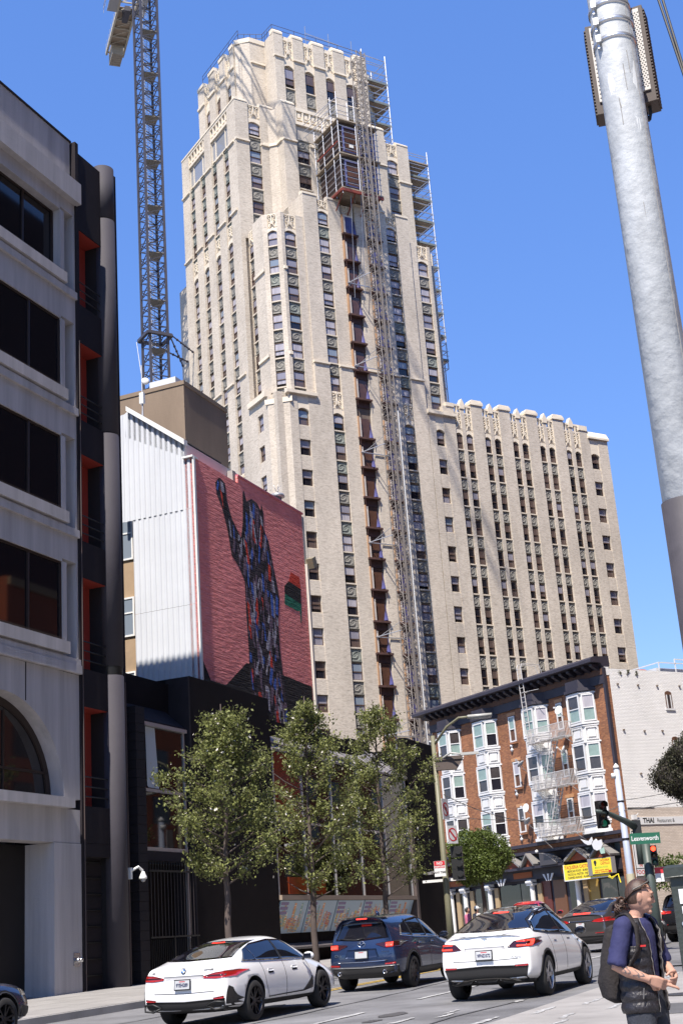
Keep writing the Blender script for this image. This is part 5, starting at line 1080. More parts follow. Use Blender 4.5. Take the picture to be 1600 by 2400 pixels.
# large galvanised pole in the near right foreground
p = onground(15.12, 9.0)
M_gal = mat('galvanised_mottled', (.47,.485,.485), .6, .08, var=.17, vs=(5.5,5.5,2.4), bump=.5, bs=11, det=12); M_ppaint = mat('pole_base_paint', (.05,.045,.05), .6, var=.2, vs=(5,5,5))
SP_ = wthing('steel_pole', 'thick mottled galvanised steel pole standing in the right foreground', 'pole', p)
part(SP_, 'shaft', MB().lathe([(.17,0),(.152,8.3),(.150,12)], p, n=40), M_gal, True)
part(SP_, 'painted_base', MB().lathe([(.176,0),(.1715,4.15-.001)], p, n=40), M_ppaint, True)
sc_m = mat('scraped_zinc', (.62,.63,.62), .5); sk_m = mat('pole_scratch', (.22,.21,.20), .7)
def on_pole(a, z, r=.1545): return Vector((p.x+math.sin(R_(a))*r, p.y-math.cos(R_(a))*r, z))
rs = random.Random(5)
for k in range(16):
    a0, z0 = rs.uniform(-60,60), rs.uniform(2.6,6.6); n_ = 9; pts = [on_pole(a0+rs.uniform(5,11)*math.cos(t), z0+rs.uniform(.04,.12)*math.sin(t)) for t in np.linspace(0,6.28,n_,endpoint=False)]
    part(SP_, 'zinc_patch', MB().add(pts, [tuple(range(n_))]), sc_m)
for k in range(12):
    a0, z0 = rs.uniform(-60,60), rs.uniform(2.6,6.2); part(SP_, 'scratch', MB().tube([on_pole(a0+rs.uniform(-3,3)*t, z0+t*rs.uniform(.1,.4), .1535) for t in (0,.4,.7,1)], .0035, 4), sk_m)
part(SP_, 'weld_seam', MB().tube([on_pole(38, z, np.interp(z-p.z,[0,8.3],[.17,.152])) for z in np.linspace(2.2,7.5,30)], .004, 4), sk_m)
for el in (36.6, 35.95, 35.3):
    z = 9.0*math.tan(R_(el))-.02; part(SP_, 'steel_band', MB().lathe([(.162,0),(.162,.035)], (p.x,p.y,z), n=40), mat('stainless_band', (.62,.62,.62), .3, .8), True)
    lv = Vector((-math.cos(R_(15)), math.sin(R_(15)), 0)); fr_v = Vector((-math.sin(R_(15)), -math.cos(R_(15)), 0))
    part(SP_, 'band_clip', MB().obox(Vector((p.x,p.y,z+.01))+lv*.11+fr_v*.135, lv*.018, fr_v*.03, (0,0,.03)).obox(Vector((p.x,p.y,z-.03))+lv*.115+fr_v*.13, lv*.008, fr_v*.012, (0,0,.035)), mat('stainless_band', (.62,.62,.62), .3, .8))
# radio units strapped behind it
def radio(az, Rr, w_, el0, el1, label, yaw, kind):
    q = AZ(az, Rr); z0, z1 = Rr*math.tan(R_(el0)), Rr*math.tan(R_(el1)); h = z1-z0
    t = thing('radio_unit', label, 'radio unit', FW, (q.x,q.y,z0), 'radio units strapped to the steel pole', Matrix.Rotation(R_(-az+yaw), 4, 'Z'))
    part(t, 'housing', MB().box(-w_/2,w_/2,-.02,.16,0,h), mat('dark_brown_casing', (.045,.028,.022), .6))
    fins = MB()
    for k in range(int(h/.03)): fins.box(-w_/2-.012,w_/2+.012,.0,.15,.01+k*.03,.022+k*.03)
    part(t, 'cooling_fins', fins, mat('dark_brown_casing', (.045,.028,.022), .6))
    n_ = 22; pw = w_-.07
    fc = MB(); fc.box(-w_/2+.03,w_/2-.03,-.035,-.021,.10,h-.03); pl_ = part(t, 'perforated_cover', fc, mat('cover_beige', (.50,.47,.43), .5))
    hl = MB(); nx = max(4, int(pw/.022)); nz_ = int((h-.16)/.02)
    for j in range(nz_):
        for i in range(nx):
            x = -pw/2+.01+(i+.5*(j%2))*pw/nx; z = .13+j*(h-.18)/nz_
            if x < pw/2: hl.add([(x+.0078*math.cos(a),-.0355,z+.0078*math.sin(a)) for a in np.linspace(0,2*math.pi,6,endpoint=False)], [tuple(range(6))])
    part(pl_, 'perforations', hl, M_black, kind='stuff')
    if kind: part(t, 'mount_plate', MB().box(-w_*.22,w_*.2,-.06,-.04,h*.28,h*.72), M_white); 
    if kind:
        for zz in (.34,.66): part(t, 'bolt', MB().lathe([(.022,0),(.022,.02)], (-.02,-.06,h*zz), (0,-1,0), 10), mat('stainless_band', (.62,.62,.62), .3, .8))
    part(t, 'cable', MB().tube([(w_*.25,.05,.02),(w_*.25,.05,-.06),(w_*.2,.04,-.12)], .014, 6).tube([(w_*.1,.05,.02),(w_*.14,.05,-.08),(w_*.18,.04,-.13)], .012, 6), M_black)
    return t
radio(14.66, 9.42, .27, 32.8, 36.2, 'narrow radio unit showing at the left of the steel pole', 3, 0)
radio(15.82, 9.42, .285, 32.85, 36.5, 'wide radio unit with white plate at the right of the steel pole', -7, 1)
for k,(d0,d1,lab) in enumerate((((17.45,36.9),(18.1,33.4),'left one of two black cables crossing the sky at upper right'),((17.65,36.9),(18.0,34.6),'right one of two black cables crossing the sky at upper right'))):
    A = AZ(d0[0], 11, 11*math.tan(R_(d0[1]))); B = AZ(d1[0], 11, 11*math.tan(R_(d1[1]))); D = B-A
    single('cable', lab, 'cable', MB().tube([A-D*2+Vector((0,0,.1)),A-D*.5,A+D*.5+Vector((.0,0,.0)),B,B+D*4], .012, 6), M_black, base=A, group='black cables at upper right')
# dark green cabinet at the right edge
q = onground(12.02, 6.0); GC = thing('utility_cabinet', 'dark green metal cabinet with scratched paint at the right edge', 'cabinet', FW, q, None, Matrix.Rotation(R_(-12), 4, 'Z'))
M_gc2 = mat('cabinet_green', (.028,.034,.028), .45, var=.3, vs=(3,3,3), bump=.15, bs=60); hz = 6*math.tan(R_(2.05))-q.z
part(GC, 'body', MB().box(.018,.75,.02,.62,0,hz-.052), M_gc2); part(GC, 'lid', MB().prism([(-.006,-.005,hz-.05),(-.006,-.005,hz-.012),(.012,.015,hz),(.78,.015,hz),(.78,-.005,hz-.05)], (0,.66,0)), M_gc2)
part(GC, 'scratch', MB().box(.045,.075,.0165,.0195,hz-.16,hz-.1).box(.05,.06,.0165,.0195,hz-.2,hz-.17).box(.06,.09,.0165,.0195,hz-.42,hz-.4), M_trim)
part(GC, 'bolt', MB().lathe([(.013,0),(.01,.012)], (.05,.019,hz-.24), (0,-1,0), 10), mat('chrome', (.6,.6,.62), .25, 1.))
# olive lamp post with signs
q = onground(3.17, 54); LP = wthing('street_lamp', 'olive green lamp post with two arms and traffic signs at the left kerb', 'street lamp', q)
M_ol = mat('olive_paint', (.16,.155,.10), .5, var=.1, vs=(2,2,2)); zt = 54*math.tan(R_(8.05))
sdv = Vector((math.cos(R_(5)), -math.sin(R_(5)), 0))
part(LP, 'post', MB().lathe([(.155,0),(.125,2),(.085,zt-q.z)], q, n=14), M_ol, True)
T = Vector((q.x,q.y,zt-.1)); E1_ = AZ(4.75, 53.3, 53.3*math.tan(R_(8.72)))
part(LP, 'arm', MB().tube([T+Vector((0,0,-.3)),T.lerp(E1_,.4)+Vector((0,0,.12)),T.lerp(E1_,.75)+Vector((0,0,.18)),E1_], .05, 8), M_ol, True)
hd = part(LP, 'lamp_head', MB().obox(E1_+sdv*.45, sdv*.48, Vector((0,.13,0)), Vector((0,0,.06))).obox(E1_+sdv*.45+Vector((0,0,-.07)), sdv*.36, Vector((0,.1,0)), Vector((0,0,.03))), mat('lamp_head_grey', (.4,.4,.38), .4), True)
T2 = Vector((q.x,q.y,54*math.tan(R_(6.9)))); E2_ = AZ(4.3, 53.5, 53.5*math.tan(R_(7.2)))
part(LP, 'arm', MB().tube([T2,T2.lerp(E2_,.6)+Vector((0,0,.2)),E2_], .04, 7), mat('lamp_head_grey', (.4,.4,.38), .4), True); part(LP, 'lamp_head', MB().obox(E2_+sdv*.33, sdv*.36, Vector((0,.1,0)), Vector((0,0,.05))), mat('lamp_head_grey', (.4,.4,.38), .4))
part(LP, 'bracket', MB().box(q.x,q.x+1.1,q.y-.2,q.y+.2,54*math.tan(R_(7.0)),54*math.tan(R_(7.0))+.14).prism([(q.x,q.y-.15,54*math.tan(R_(6.6))),(q.x+.85,q.y-.15,54*math.tan(R_(6.6))),(q.x+1.1,q.y-.15,54*math.tan(R_(7.0))),(q.x,q.y-.15,54*math.tan(R_(7.0)))], (0,.3,0)), mat('bracket_brown', (.09,.07,.06), .6))
def ring(c, r, th, ex, ez, m, parent, name):
    mb = MB(); n_ = 20; ex, ez = Vector(ex), Vector(ez); nn = ex.cross(ez)
    P = []
    for rr_ in (r, r-th):
        for a in np.linspace(0,2*math.pi,n_,endpoint=False): P.append(Vector(c)+ex*math.cos(a)*rr_+ez*math.sin(a)*rr_)
    mb.add(P, [(i,(i+1)%n_,n_+(i+1)%n_,n_+i) for i in range(n_)]); return part(parent, name, mb, m)
d2 = lambda a: Vector((math.sin(R_(a)), math.cos(R_(a)), 0)); exs = d2(102); nzs = exs.cross(Vector((0,0,1)))
def sgn(az, el, Rr, w_, h_, label, name='sign', ea=None):
    global exs, nzs
    exs = d2(ea) if ea else d2(102); nzs = exs.cross(Vector((0,0,1)))
    c = AZ(az, Rr, Rr*math.tan(R_(el))); t = thing(name, label, 'sign', FW, c, 'signs on the olive lamp post')
    part(t, 'plate', MB().obox(c, exs*w_/2, nzs*.008, Vector((0,0,h_/2))), M_trim); return t, c+nzs*.012
M_sgr = mat('traffic_red', (.5,.02,.03), .5)
t, c = sgn(3.42, 5.0, 53.6, .6, .8, 'white no left turn sign highest on the olive lamp post', ea=27)
ring(c, .27, .05, exs, Vector((0,0,1)), M_sgr, t, 'prohibition_ring'); part(t, 'arrow', MB().prism([c+exs*a+Vector((0,0,b)) for a,b in ((.06,-.2),(.12,-.2),(.12,.06),(-.02,.1),(-.02,.16),(-.15,.06),(-.02,-.04),(-.02,.02),(.06,-.0))], nzs*.002), M_sk)
part(t, 'prohibition_bar', MB().obox(c+nzs*.004, (exs*.27+Vector((0,0,-.27)))*.75, (exs*.03+Vector((0,0,.03)))*.8, nzs*.001), M_sgr)
t, c = sgn(3.62, 3.95, 53.6, .56, .68, 'white no turns sign with red ring partly behind the olive lamp post', ea=45)
ring(c, .26, .05, exs, Vector((0,0,1)), M_sgr, t, 'prohibition_ring'); part(t, 'prohibition_bar', MB().obox(c+nzs*.004, (exs*.27+Vector((0,0,-.27)))*.72, (exs*.03+Vector((0,0,.03)))*.8, nzs*.001), M_sgr)
t, c = sgn(2.97, 2.62, 53.5, .44, .58, 'white and red no stopping any time sign left of the olive lamp post')
for s_, sz, dz, m_ in (('ANY TIME',.10,-.14,M_sk),('STOPPING',.085,.05,M_sgr)): part(t, 'lettering', textmb(s_, sz, c+Vector((0,0,dz)), exs, (0,0,1), .003, 'CENTER', 0, .003), m_)
part(t, 'lettering', textmb('NO', .15, c+Vector((0,0,.2))+nzs*.006, exs, (0,0,1), .003, 'CENTER', 0, .004), M_trim)
part(t, 'red_band', MB().obox(c+Vector((0,0,.2))+nzs*.002, exs*.21, nzs*.001, Vector((0,0,.085))), M_sgr)
TSg = thing('traffic_signal', 'dark traffic signal seen edge-on beside the olive lamp post', 'traffic signal', FW, AZ(3.85, 53.8, 2.0))
for el in (3.25, 2.75, 2.35):
    c = AZ(3.72, 53.8, 53.8*math.tan(R_(el))); part(TSg, 'signal_box', MB().obox(c, exs*.22, nzs*.15, Vector((0,0,.2))).lathe([(.13,0),(.12,.3)], c+exs*.1, nzs, 10), M_black)
single('street_name_plate', 'pale street name plate crossing behind the olive lamp post', 'sign', MB().obox(AZ(3.1,54.3,54.3*math.tan(R_(2.15))), exs*.85, nzs*.01, Vector((0,0,.05))), M_trim, base=AZ(3.1,54.3,1.9))
# blue-grey trolley pole
q = onground(10.65, 60); zt = 60*math.tan(R_(6.05)); TP = wthing('trolley_pole', 'pale blue trolley pole in front of the white brick corner', 'pole', q)
part(TP, 'shaft', MB().lathe([(.17,0),(.15,2.0),(.125,zt-q.z)], q, n=14), mat('pale_blue_paint', (.36,.41,.52), .5, var=.06, vs=(2,2,2)), True)
part(TP, 'cap', MB().lathe([(.15,zt-q.z),(.12,zt-q.z+.1),(.02,zt-q.z+.22)], q, n=12).box(q.x-.25,q.x-.05,q.y-.1,q.y+.1,zt-.4,zt-.2), M_white, True)
part(TP, 'base_wrap', MB().lathe([(.185,1.0),(.18,2.6)], q, n=12), mat('wrap_cream', (.45,.42,.30), .7)); part(TP, 'collar', MB().lathe([(.16,4.0),(.16,4.08)], q, n=12).lathe([(.15,5.6),(.15,5.66)], q, n=12), M_black)
# signal pole with mast arm
q = onground(11.42, 44); SGP = wthing('signal_pole', 'dark green signal pole carrying a curved mast arm and street sign', 'pole', q)
M_sp = mat('signal_green', (.055,.075,.068), .5); zt = 44*math.tan(R_(3.75))
A = AZ(10.98, 44, 0); up_ = zt
part(SGP, 'post', MB().lathe([(.17,0),(.13,3.4)], q, n=14).lathe([(.11,2.6),(.10,zt-q.z)], (AZ(11.15,44.2).x,AZ(11.15,44.2).y,q.z), n=12), M_sp, True)
T = AZ(11.15, 44.2, 44.2*math.tan(R_(3.62))); E_ = AZ(9.62, 42.6, 42.6*math.tan(R_(4.42)))
part(SGP, 'mast_arm', MB().tube([T,T.lerp(E_,.3)+Vector((0,0,.06)),T.lerp(E_,.7)+Vector((0,0,.08)),E_], [.13,.1,.075,.05], 8), M_sp, True)
part(SGP, 'arm_joint', MB().obox(T, exs*.14, nzs*.16, Vector((0,0,.22))), M_black)
def signal(az, Rr, elt, elb, lit, label, yaw=0):
    zt_, zb_ = Rr*math.tan(R_(elt)), Rr*math.tan(R_(elb)); h = zt_-zb_; c = AZ(az, Rr, zb_)
    t = thing('traffic_signal', label, 'traffic signal', FW, c, None, Matrix.Rotation(R_(-az+yaw), 4, 'Z'))
    part(t, 'housing', MB().box(-h*.17,h*.17,0,.2,0,h), mat('signal_black', (.014,.012,.012), .5))
    for k, (nm, col) in enumerate((('green',(.01,.06,.04)),('amber',(.06,.03,.005)),('red',(.08,.01,.006)))):
        z = h*(k+.5)/3; on = nm == lit
        ln = part(t, 'lens', MB().ball((0,-.01,z),h*.125,12,6,sc=(1,.35,1)), mat('lens_'+nm+str(on), (.8,.03,.01) if on and nm == 'red' else col, .2, emit=((1,.05,.02),3.5) if on and nm == 'red' else (((.05,.9,.5),.04) if on else None)), True)
        v_ = MB(); n_ = 10; r = h*.15; P = []
        for d_ in (0,-.17):
            for a in np.linspace(-.5,math.pi+.5,n_): P.append((r*math.cos(a), d_, z+r*math.sin(a)))
        v_.add(P, [(i,i+1,n_+i+1,n_+i) for i in range(n_-1)]); part(t, 'visor', v_, M_black)
    return t
signal(9.87, 42.9, 4.82, 3.72, 'green', 'traffic signal with green lens hanging at the end of the mast arm', 28)
signal(11.69, 43.6, 2.87, 2.08, 'red', 'traffic signal showing a red light beside the signal pole', 0)
LV = thing('street_sign', 'green Leavenworth street name sign on the signal pole', 'sign', FW, AZ(11.42,43.4,43.4*math.tan(R_(3.1))))
e2 = Vector((math.cos(R_(11)), -math.sin(R_(11)), -.03)).normalized(); ez2 = Vector((.03,0,1)).normalized(); c = AZ(11.42,43.3,43.3*math.tan(R_(3.17))); n2 = e2.cross(ez2)
part(LV, 'plate', MB().obox(c, e2*.46, n2*.01, ez2*.165), mat('street_sign_green', (.01,.10,.055), .45)); part(LV, 'lettering', textmb('Leavenworth', .2, c+n2*.014+ez2*-.0, e2, ez2, .004, 'CENTER', 0, .003, None, .78), M_trim)
SN = thing('notice_sign', 'small red and white notice below the red traffic signal', 'sign', FW, AZ(11.85,43.8,1.2)); c = AZ(11.85,43.8,43.8*math.tan(R_(1.72)))
part(SN, 'plate', MB().obox(c, exs*.17, nzs*.01, Vector((0,0,.22))), M_trim); part(SN, 'red_panel', MB().obox(c+nzs*.012+Vector((0,0,.12)), exs*.165, nzs*.002, Vector((0,0,.09))), M_sgr)
# iron fence with ivy in front of the pale wall
IF = thing('iron_fence', 'dark iron picket fence below the pale brick wall', 'fence', FB, (-64.6,64.5,-.3))
pk = MB().box(-.02,.02,-.02,.02,0,2.45).mesh('picket', M_black)
for k in range(26): inst(IF, 'picket', pk, (-64.6,62.9+k*.16,-.3))
part(IF, 'rail', MB().box(-64.63,-64.57,62.8,67,1.85,1.92).box(-64.63,-64.57,62.8,67,.1,.17), M_black)
# overhead wires
def wire(name, label, A, B, sag, r=.018):
    pts = [A.lerp(B, t)-Vector((0,0,sag*4*t*(1-t))) for t in np.linspace(0,1,14)]; return single(name, label, 'wire', MB().tube(pts, r, 4), mat('wire_grey', (.12,.12,.12), .5), base=A, group='overhead trolley wires')
Z_ = lambda az,R,el: AZ(az,R,R*math.tan(R_(el)))
wire('overhead_wire', 'thin wire sagging from the lamp post across the brick facade', Z_(3.4,54,5.6), Z_(10.6,60,4.55), .9)
wire('overhead_wire', 'thin wire running level across the white wall to the right edge', Z_(10.65,60,4.75), Z_(16,62,5.6), .2)
wire('overhead_wire', 'wire crossing low in front of the brick bay windows', Z_(3.3,54,4.72), Z_(10.65,60,4.3), .25, .014)
wire('overhead_wire', 'bright wire passing below the round dark tree at right', Z_(10.65,60,4.35), Z_(17,56,4.9), .1, .02)
# ------------------------------------------------------------------ trees
M_leaf = leafmat('pear_leaf', ((.075,.082,.030),(.30,.33,.10))); M_bark = mat('bark', (.085,.065,.058), .9, var=.35, vs=(8,8,2)); M_pale = mat('pale_leaf', (.62,.58,.52), .7)
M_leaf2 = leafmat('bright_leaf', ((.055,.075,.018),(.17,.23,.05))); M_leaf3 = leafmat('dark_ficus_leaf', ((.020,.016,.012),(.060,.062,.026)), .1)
def leaves(name, centers, size, m, parent, base, per=6, spread=.16, up=.35, pale_share=0, seed=0):
    g = np.random.default_rng(seed); c = np.repeat(np.asarray(centers), per, axis=0); n_ = len(c)
    c = c+g.normal(0, spread, c.shape); nrm = g.normal(0, 1, (n_,3)); nrm[:,2] += up; nrm /= np.linalg.norm(nrm, axis=1)[:,None]
    t = g.normal(0, 1, (n_,3)); t -= nrm*(t*nrm).sum(1)[:,None]; t /= np.linalg.norm(t, axis=1)[:,None]; b = np.cross(nrm, t)
    s = size*g.uniform(.6, 1.25, (n_,1)); V = np.stack([c-t*s, c+b*s*.55-nrm*s*.15, c+t*s, c-b*s*.55-nrm*s*.15], 1).reshape(-1,3)-np.asarray(base)
    me = bpy.data.meshes.new(name); F = np.arange(4*n_).reshape(-1,4)
    me.from_pydata(V.tolist(), [], F.tolist()); me.materials.append(m); tint = np.repeat(np.clip(g.normal(.42,.3,n_),0,1), 4)
    a = me.attributes.new('tint', 'FLOAT', 'POINT'); a.data.foreach_set('value', tint.astype(np.float32))
    if pale_share: me.materials.append(M_pale); me.polygons.foreach_set('material_index', (g.random(n_) < pale_share).astype(np.int32))  # random share of leaf faces takes the off-white material
    o = bpy.data.objects.new(name, me); COL.objects.link(o); o.parent = parent; BASE[o.name] = Vector(base); return o
def street_tree(az, R, topel, halfw, z_low, label, seed, group, lean=0.):
    rs = random.Random(seed); q = onground(az, R); t = wthing('street_tree', label, 'tree', q, group); zt = R*math.tan(R_(topel)); H = zt-q.z; zl = z_low-q.z
    mb = MB(); tips = []; dx = lean
    path = [q+Vector((dx*s_*H*.5+rs.uniform(-.03,.03),rs.uniform(-.03,.03),H*s_*.97)) for s_ in np.linspace(0,1,14)]
    mb.tube(path, list(np.interp(np.linspace(0,1,14),[0,.3,.6,1],[.105,.085,.05,.012])), 8)
    def rad(h):   # crown half width by relative height above crown base
        return halfw*np.interp(h, [0,.12,.3,.5,.72,.9,1.0], [.55,.95,1.0,.80,.52,.28,.08])
    nb = 46
    for i in range(nb):
        h = (i+.5)/nb; z = zl-.3+(H-zl)*h*.93; a = i*2.4+rs.uniform(-.4,.4); r = rad(h)*rs.uniform(.5,1.18)
        s_ = z/H; p0 = q+Vector((dx*s_*H*.5,0,z)); L_ = r; rise = L_*rs.uniform(.35,.8)
        pts = [p0, p0+Vector((math.cos(a)*L_*.5,math.sin(a)*L_*.5,rise*.45)), p0+Vector((math.cos(a)*L_*.85,math.sin(a)*L_*.85,rise*.9)), p0+Vector((math.cos(a)*L_*1.02,math.sin(a)*L_*1.02,rise*1.15))]
        mb.tube(pts, [.028*(1-.5*h),.018,.010,.004], 5)
        if rs.random() < .08: continue
        for k in range(rs.randint(6,11)):
            u = rs.uniform(.18,1.); j = min(int(u*3),2); b0 = Vector(pts[j]).lerp(pts[j+1], u*3-j); a2 = a+rs.uniform(-1.5,1.5); l2 = rs.uniform(.15,.5)*min(1,.4+r)
            e = b0+Vector((math.cos(a2)*l2,math.sin(a2)*l2,l2*rs.uniform(.1,.9))); mb.tube([b0,b0.lerp(e,.5)+Vector((0,0,.03)),e], [.008,.006,.003], 3)
            for s2 in (.25,.5,.75,1.): tips.append(b0.lerp(e, s2))
        for s2 in (.5,.7,.85,1.): tips.append(Vector(pts[3]).lerp(pts[1], 1-s2))
    part(t, 'trunk', mb, M_bark, True)
    leaves('crown', [tuple(p) for p in tips], .052, M_leaf, t, q, 8, .11, .3, .018, seed)
    return t
G3 = 'young street trees along the left pavement'
street_tree(-5.88, 37.5, 10.35, 1.68, 1.95, 'young street tree at left, over the front of the white sedan', 11, G3, .02)
street_tree(-2.38, 42.5, 10.45, 1.72, 1.55, 'middle street tree in front of the sloped roof and poster boards', 12, G3, .03)
street_tree(.62, 48.0, 10.1, 1.95, 1.6, 'right hand street tree beside the olive lamp post', 13, G3, .02)
# round tree by the brick block
def clump_tree(name, label, az, R, zc, rx, rz_, m, n_cl, leaf, seed, tz, cat='tree', per=14, trunk_r=.12, offx=0., dense=1.):
    rs = random.Random(seed); g = np.random.default_rng(seed); q = onground(az, R); t = wthing(name, label, cat, q); c = Vector((q.x+offx,q.y,zc)); mb = MB()
    mb.tube([q,q+Vector((.05,0,(zc-q.z)*.5)),Vector((q.x+offx*.5,q.y,zc-rz_*.5)),c], [trunk_r,trunk_r*.8,trunk_r*.6,trunk_r*.3], 8); cen = []
    lob = [Vector((rs.gauss(0,1),rs.gauss(0,1),rs.gauss(0,1))).normalized() for _ in range(16)]; amp = [rs.uniform(.8,1.1) for _ in lob]
    for k in range(n_cl):
        d_ = Vector((rs.gauss(0,1),rs.gauss(0,1),rs.gauss(0,1))).normalized(); s_ = max((max(0,d_.dot(l))**10)*a for l,a in zip(lob, amp)); r = (.68+.36*s_)*rs.uniform(.86,1.02)*(1 if rs.random() < .85*dense else rs.uniform(.3,.9))
        cen.append((c.x+d_.x*rx*r, c.y+d_.y*rx*r, c.z+d_.z*rz_*r))
        if k % 25 == 0: mb.tube([c-Vector((0,0,rz_*.4)), c.lerp(Vector(cen[-1]),.6), Vector(cen[-1])], [.05,.03,.008], 4)
    part(t, 'trunk', mb, M_bark, True)
    leaves('crown', cen, leaf, m, t, q, per, .075, .4, 0, seed); return t, c, lob, amp
clump_tree('street_tree', 'small round green tree in front of the brick apartment block', 4.62, 64, 3.25, 1.5, 1.45, M_leaf2, 1500, .06, 21, 0)
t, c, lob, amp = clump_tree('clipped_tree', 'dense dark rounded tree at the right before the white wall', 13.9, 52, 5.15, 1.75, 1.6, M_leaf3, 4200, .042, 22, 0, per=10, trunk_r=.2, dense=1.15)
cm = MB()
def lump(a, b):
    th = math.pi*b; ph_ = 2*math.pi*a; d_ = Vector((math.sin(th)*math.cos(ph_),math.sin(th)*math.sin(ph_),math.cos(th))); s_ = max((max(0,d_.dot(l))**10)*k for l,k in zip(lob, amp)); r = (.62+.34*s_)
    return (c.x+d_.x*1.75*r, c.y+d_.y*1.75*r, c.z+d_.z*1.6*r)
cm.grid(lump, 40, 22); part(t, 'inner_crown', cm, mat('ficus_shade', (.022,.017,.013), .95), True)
hb = MB(); cen = [(AZ(12.2+rng.uniform(-.75,.9), 63).x, AZ(12.2, 63).y+rng.uniform(-.3,.3), 1.3+rng.uniform(0,1.35)) for k in range(260)]
HG = wthing('hedge', 'leafy hedge behind the iron fence at right', 'hedge', onground(12.2, 63)); leaves('foliage', cen, .07, M_leaf2, HG, onground(12.2, 63), 6, .12, .3, 0, 31)
# ------------------------------------------------------------------ out of frame, for the glass to reflect: added dark block, orange neighbour
TB = thing('building', 'tall dark block added out of frame across the street to darken window reflections', 'building', FS, (50,-24,-1))  # unseen block, added only to darken what the glass reflects
bp(TB, 'wall', (0,290,-44,-24,-1.5,72), mat('added_block_umber', (.045,.03,.024), .9))
NE = thing('building', 'orange stucco building across the street seen only in window reflections', 'building', FS, (45,-12,-1))
M_or = mat('orange_stucco', (.36,.10,.04), .9); M_ord = mat('dark_opening', (.02,.02,.025), .2)
bp(NE, 'wall', (30,150,-22,-12,-1.5,24), M_or); bp(NE, 'parapet', (78,88,-22,-11.9,24.01,27.5), M_or); bp(NE, 'parapet', (98,104,-22,-11.9,24.01,27.5), M_or); bp(NE, 'cornice', (30,112,-11.99,-11.7,23.2,23.9), mat('ochre_band', (.35,.25,.14), .8)); bp(NE, 'cornice', (78,88,-11.89,-11.6,26.8,27.4), mat('ochre_band', (.35,.25,.14), .8))
for x in range(32,148,6):
    for z in (2.0,6.5,10.5,14.5,18.5): bp(NE, 'window', (x,x+2.6,-11.99,-11.9,z,z+2.2), M_ord)
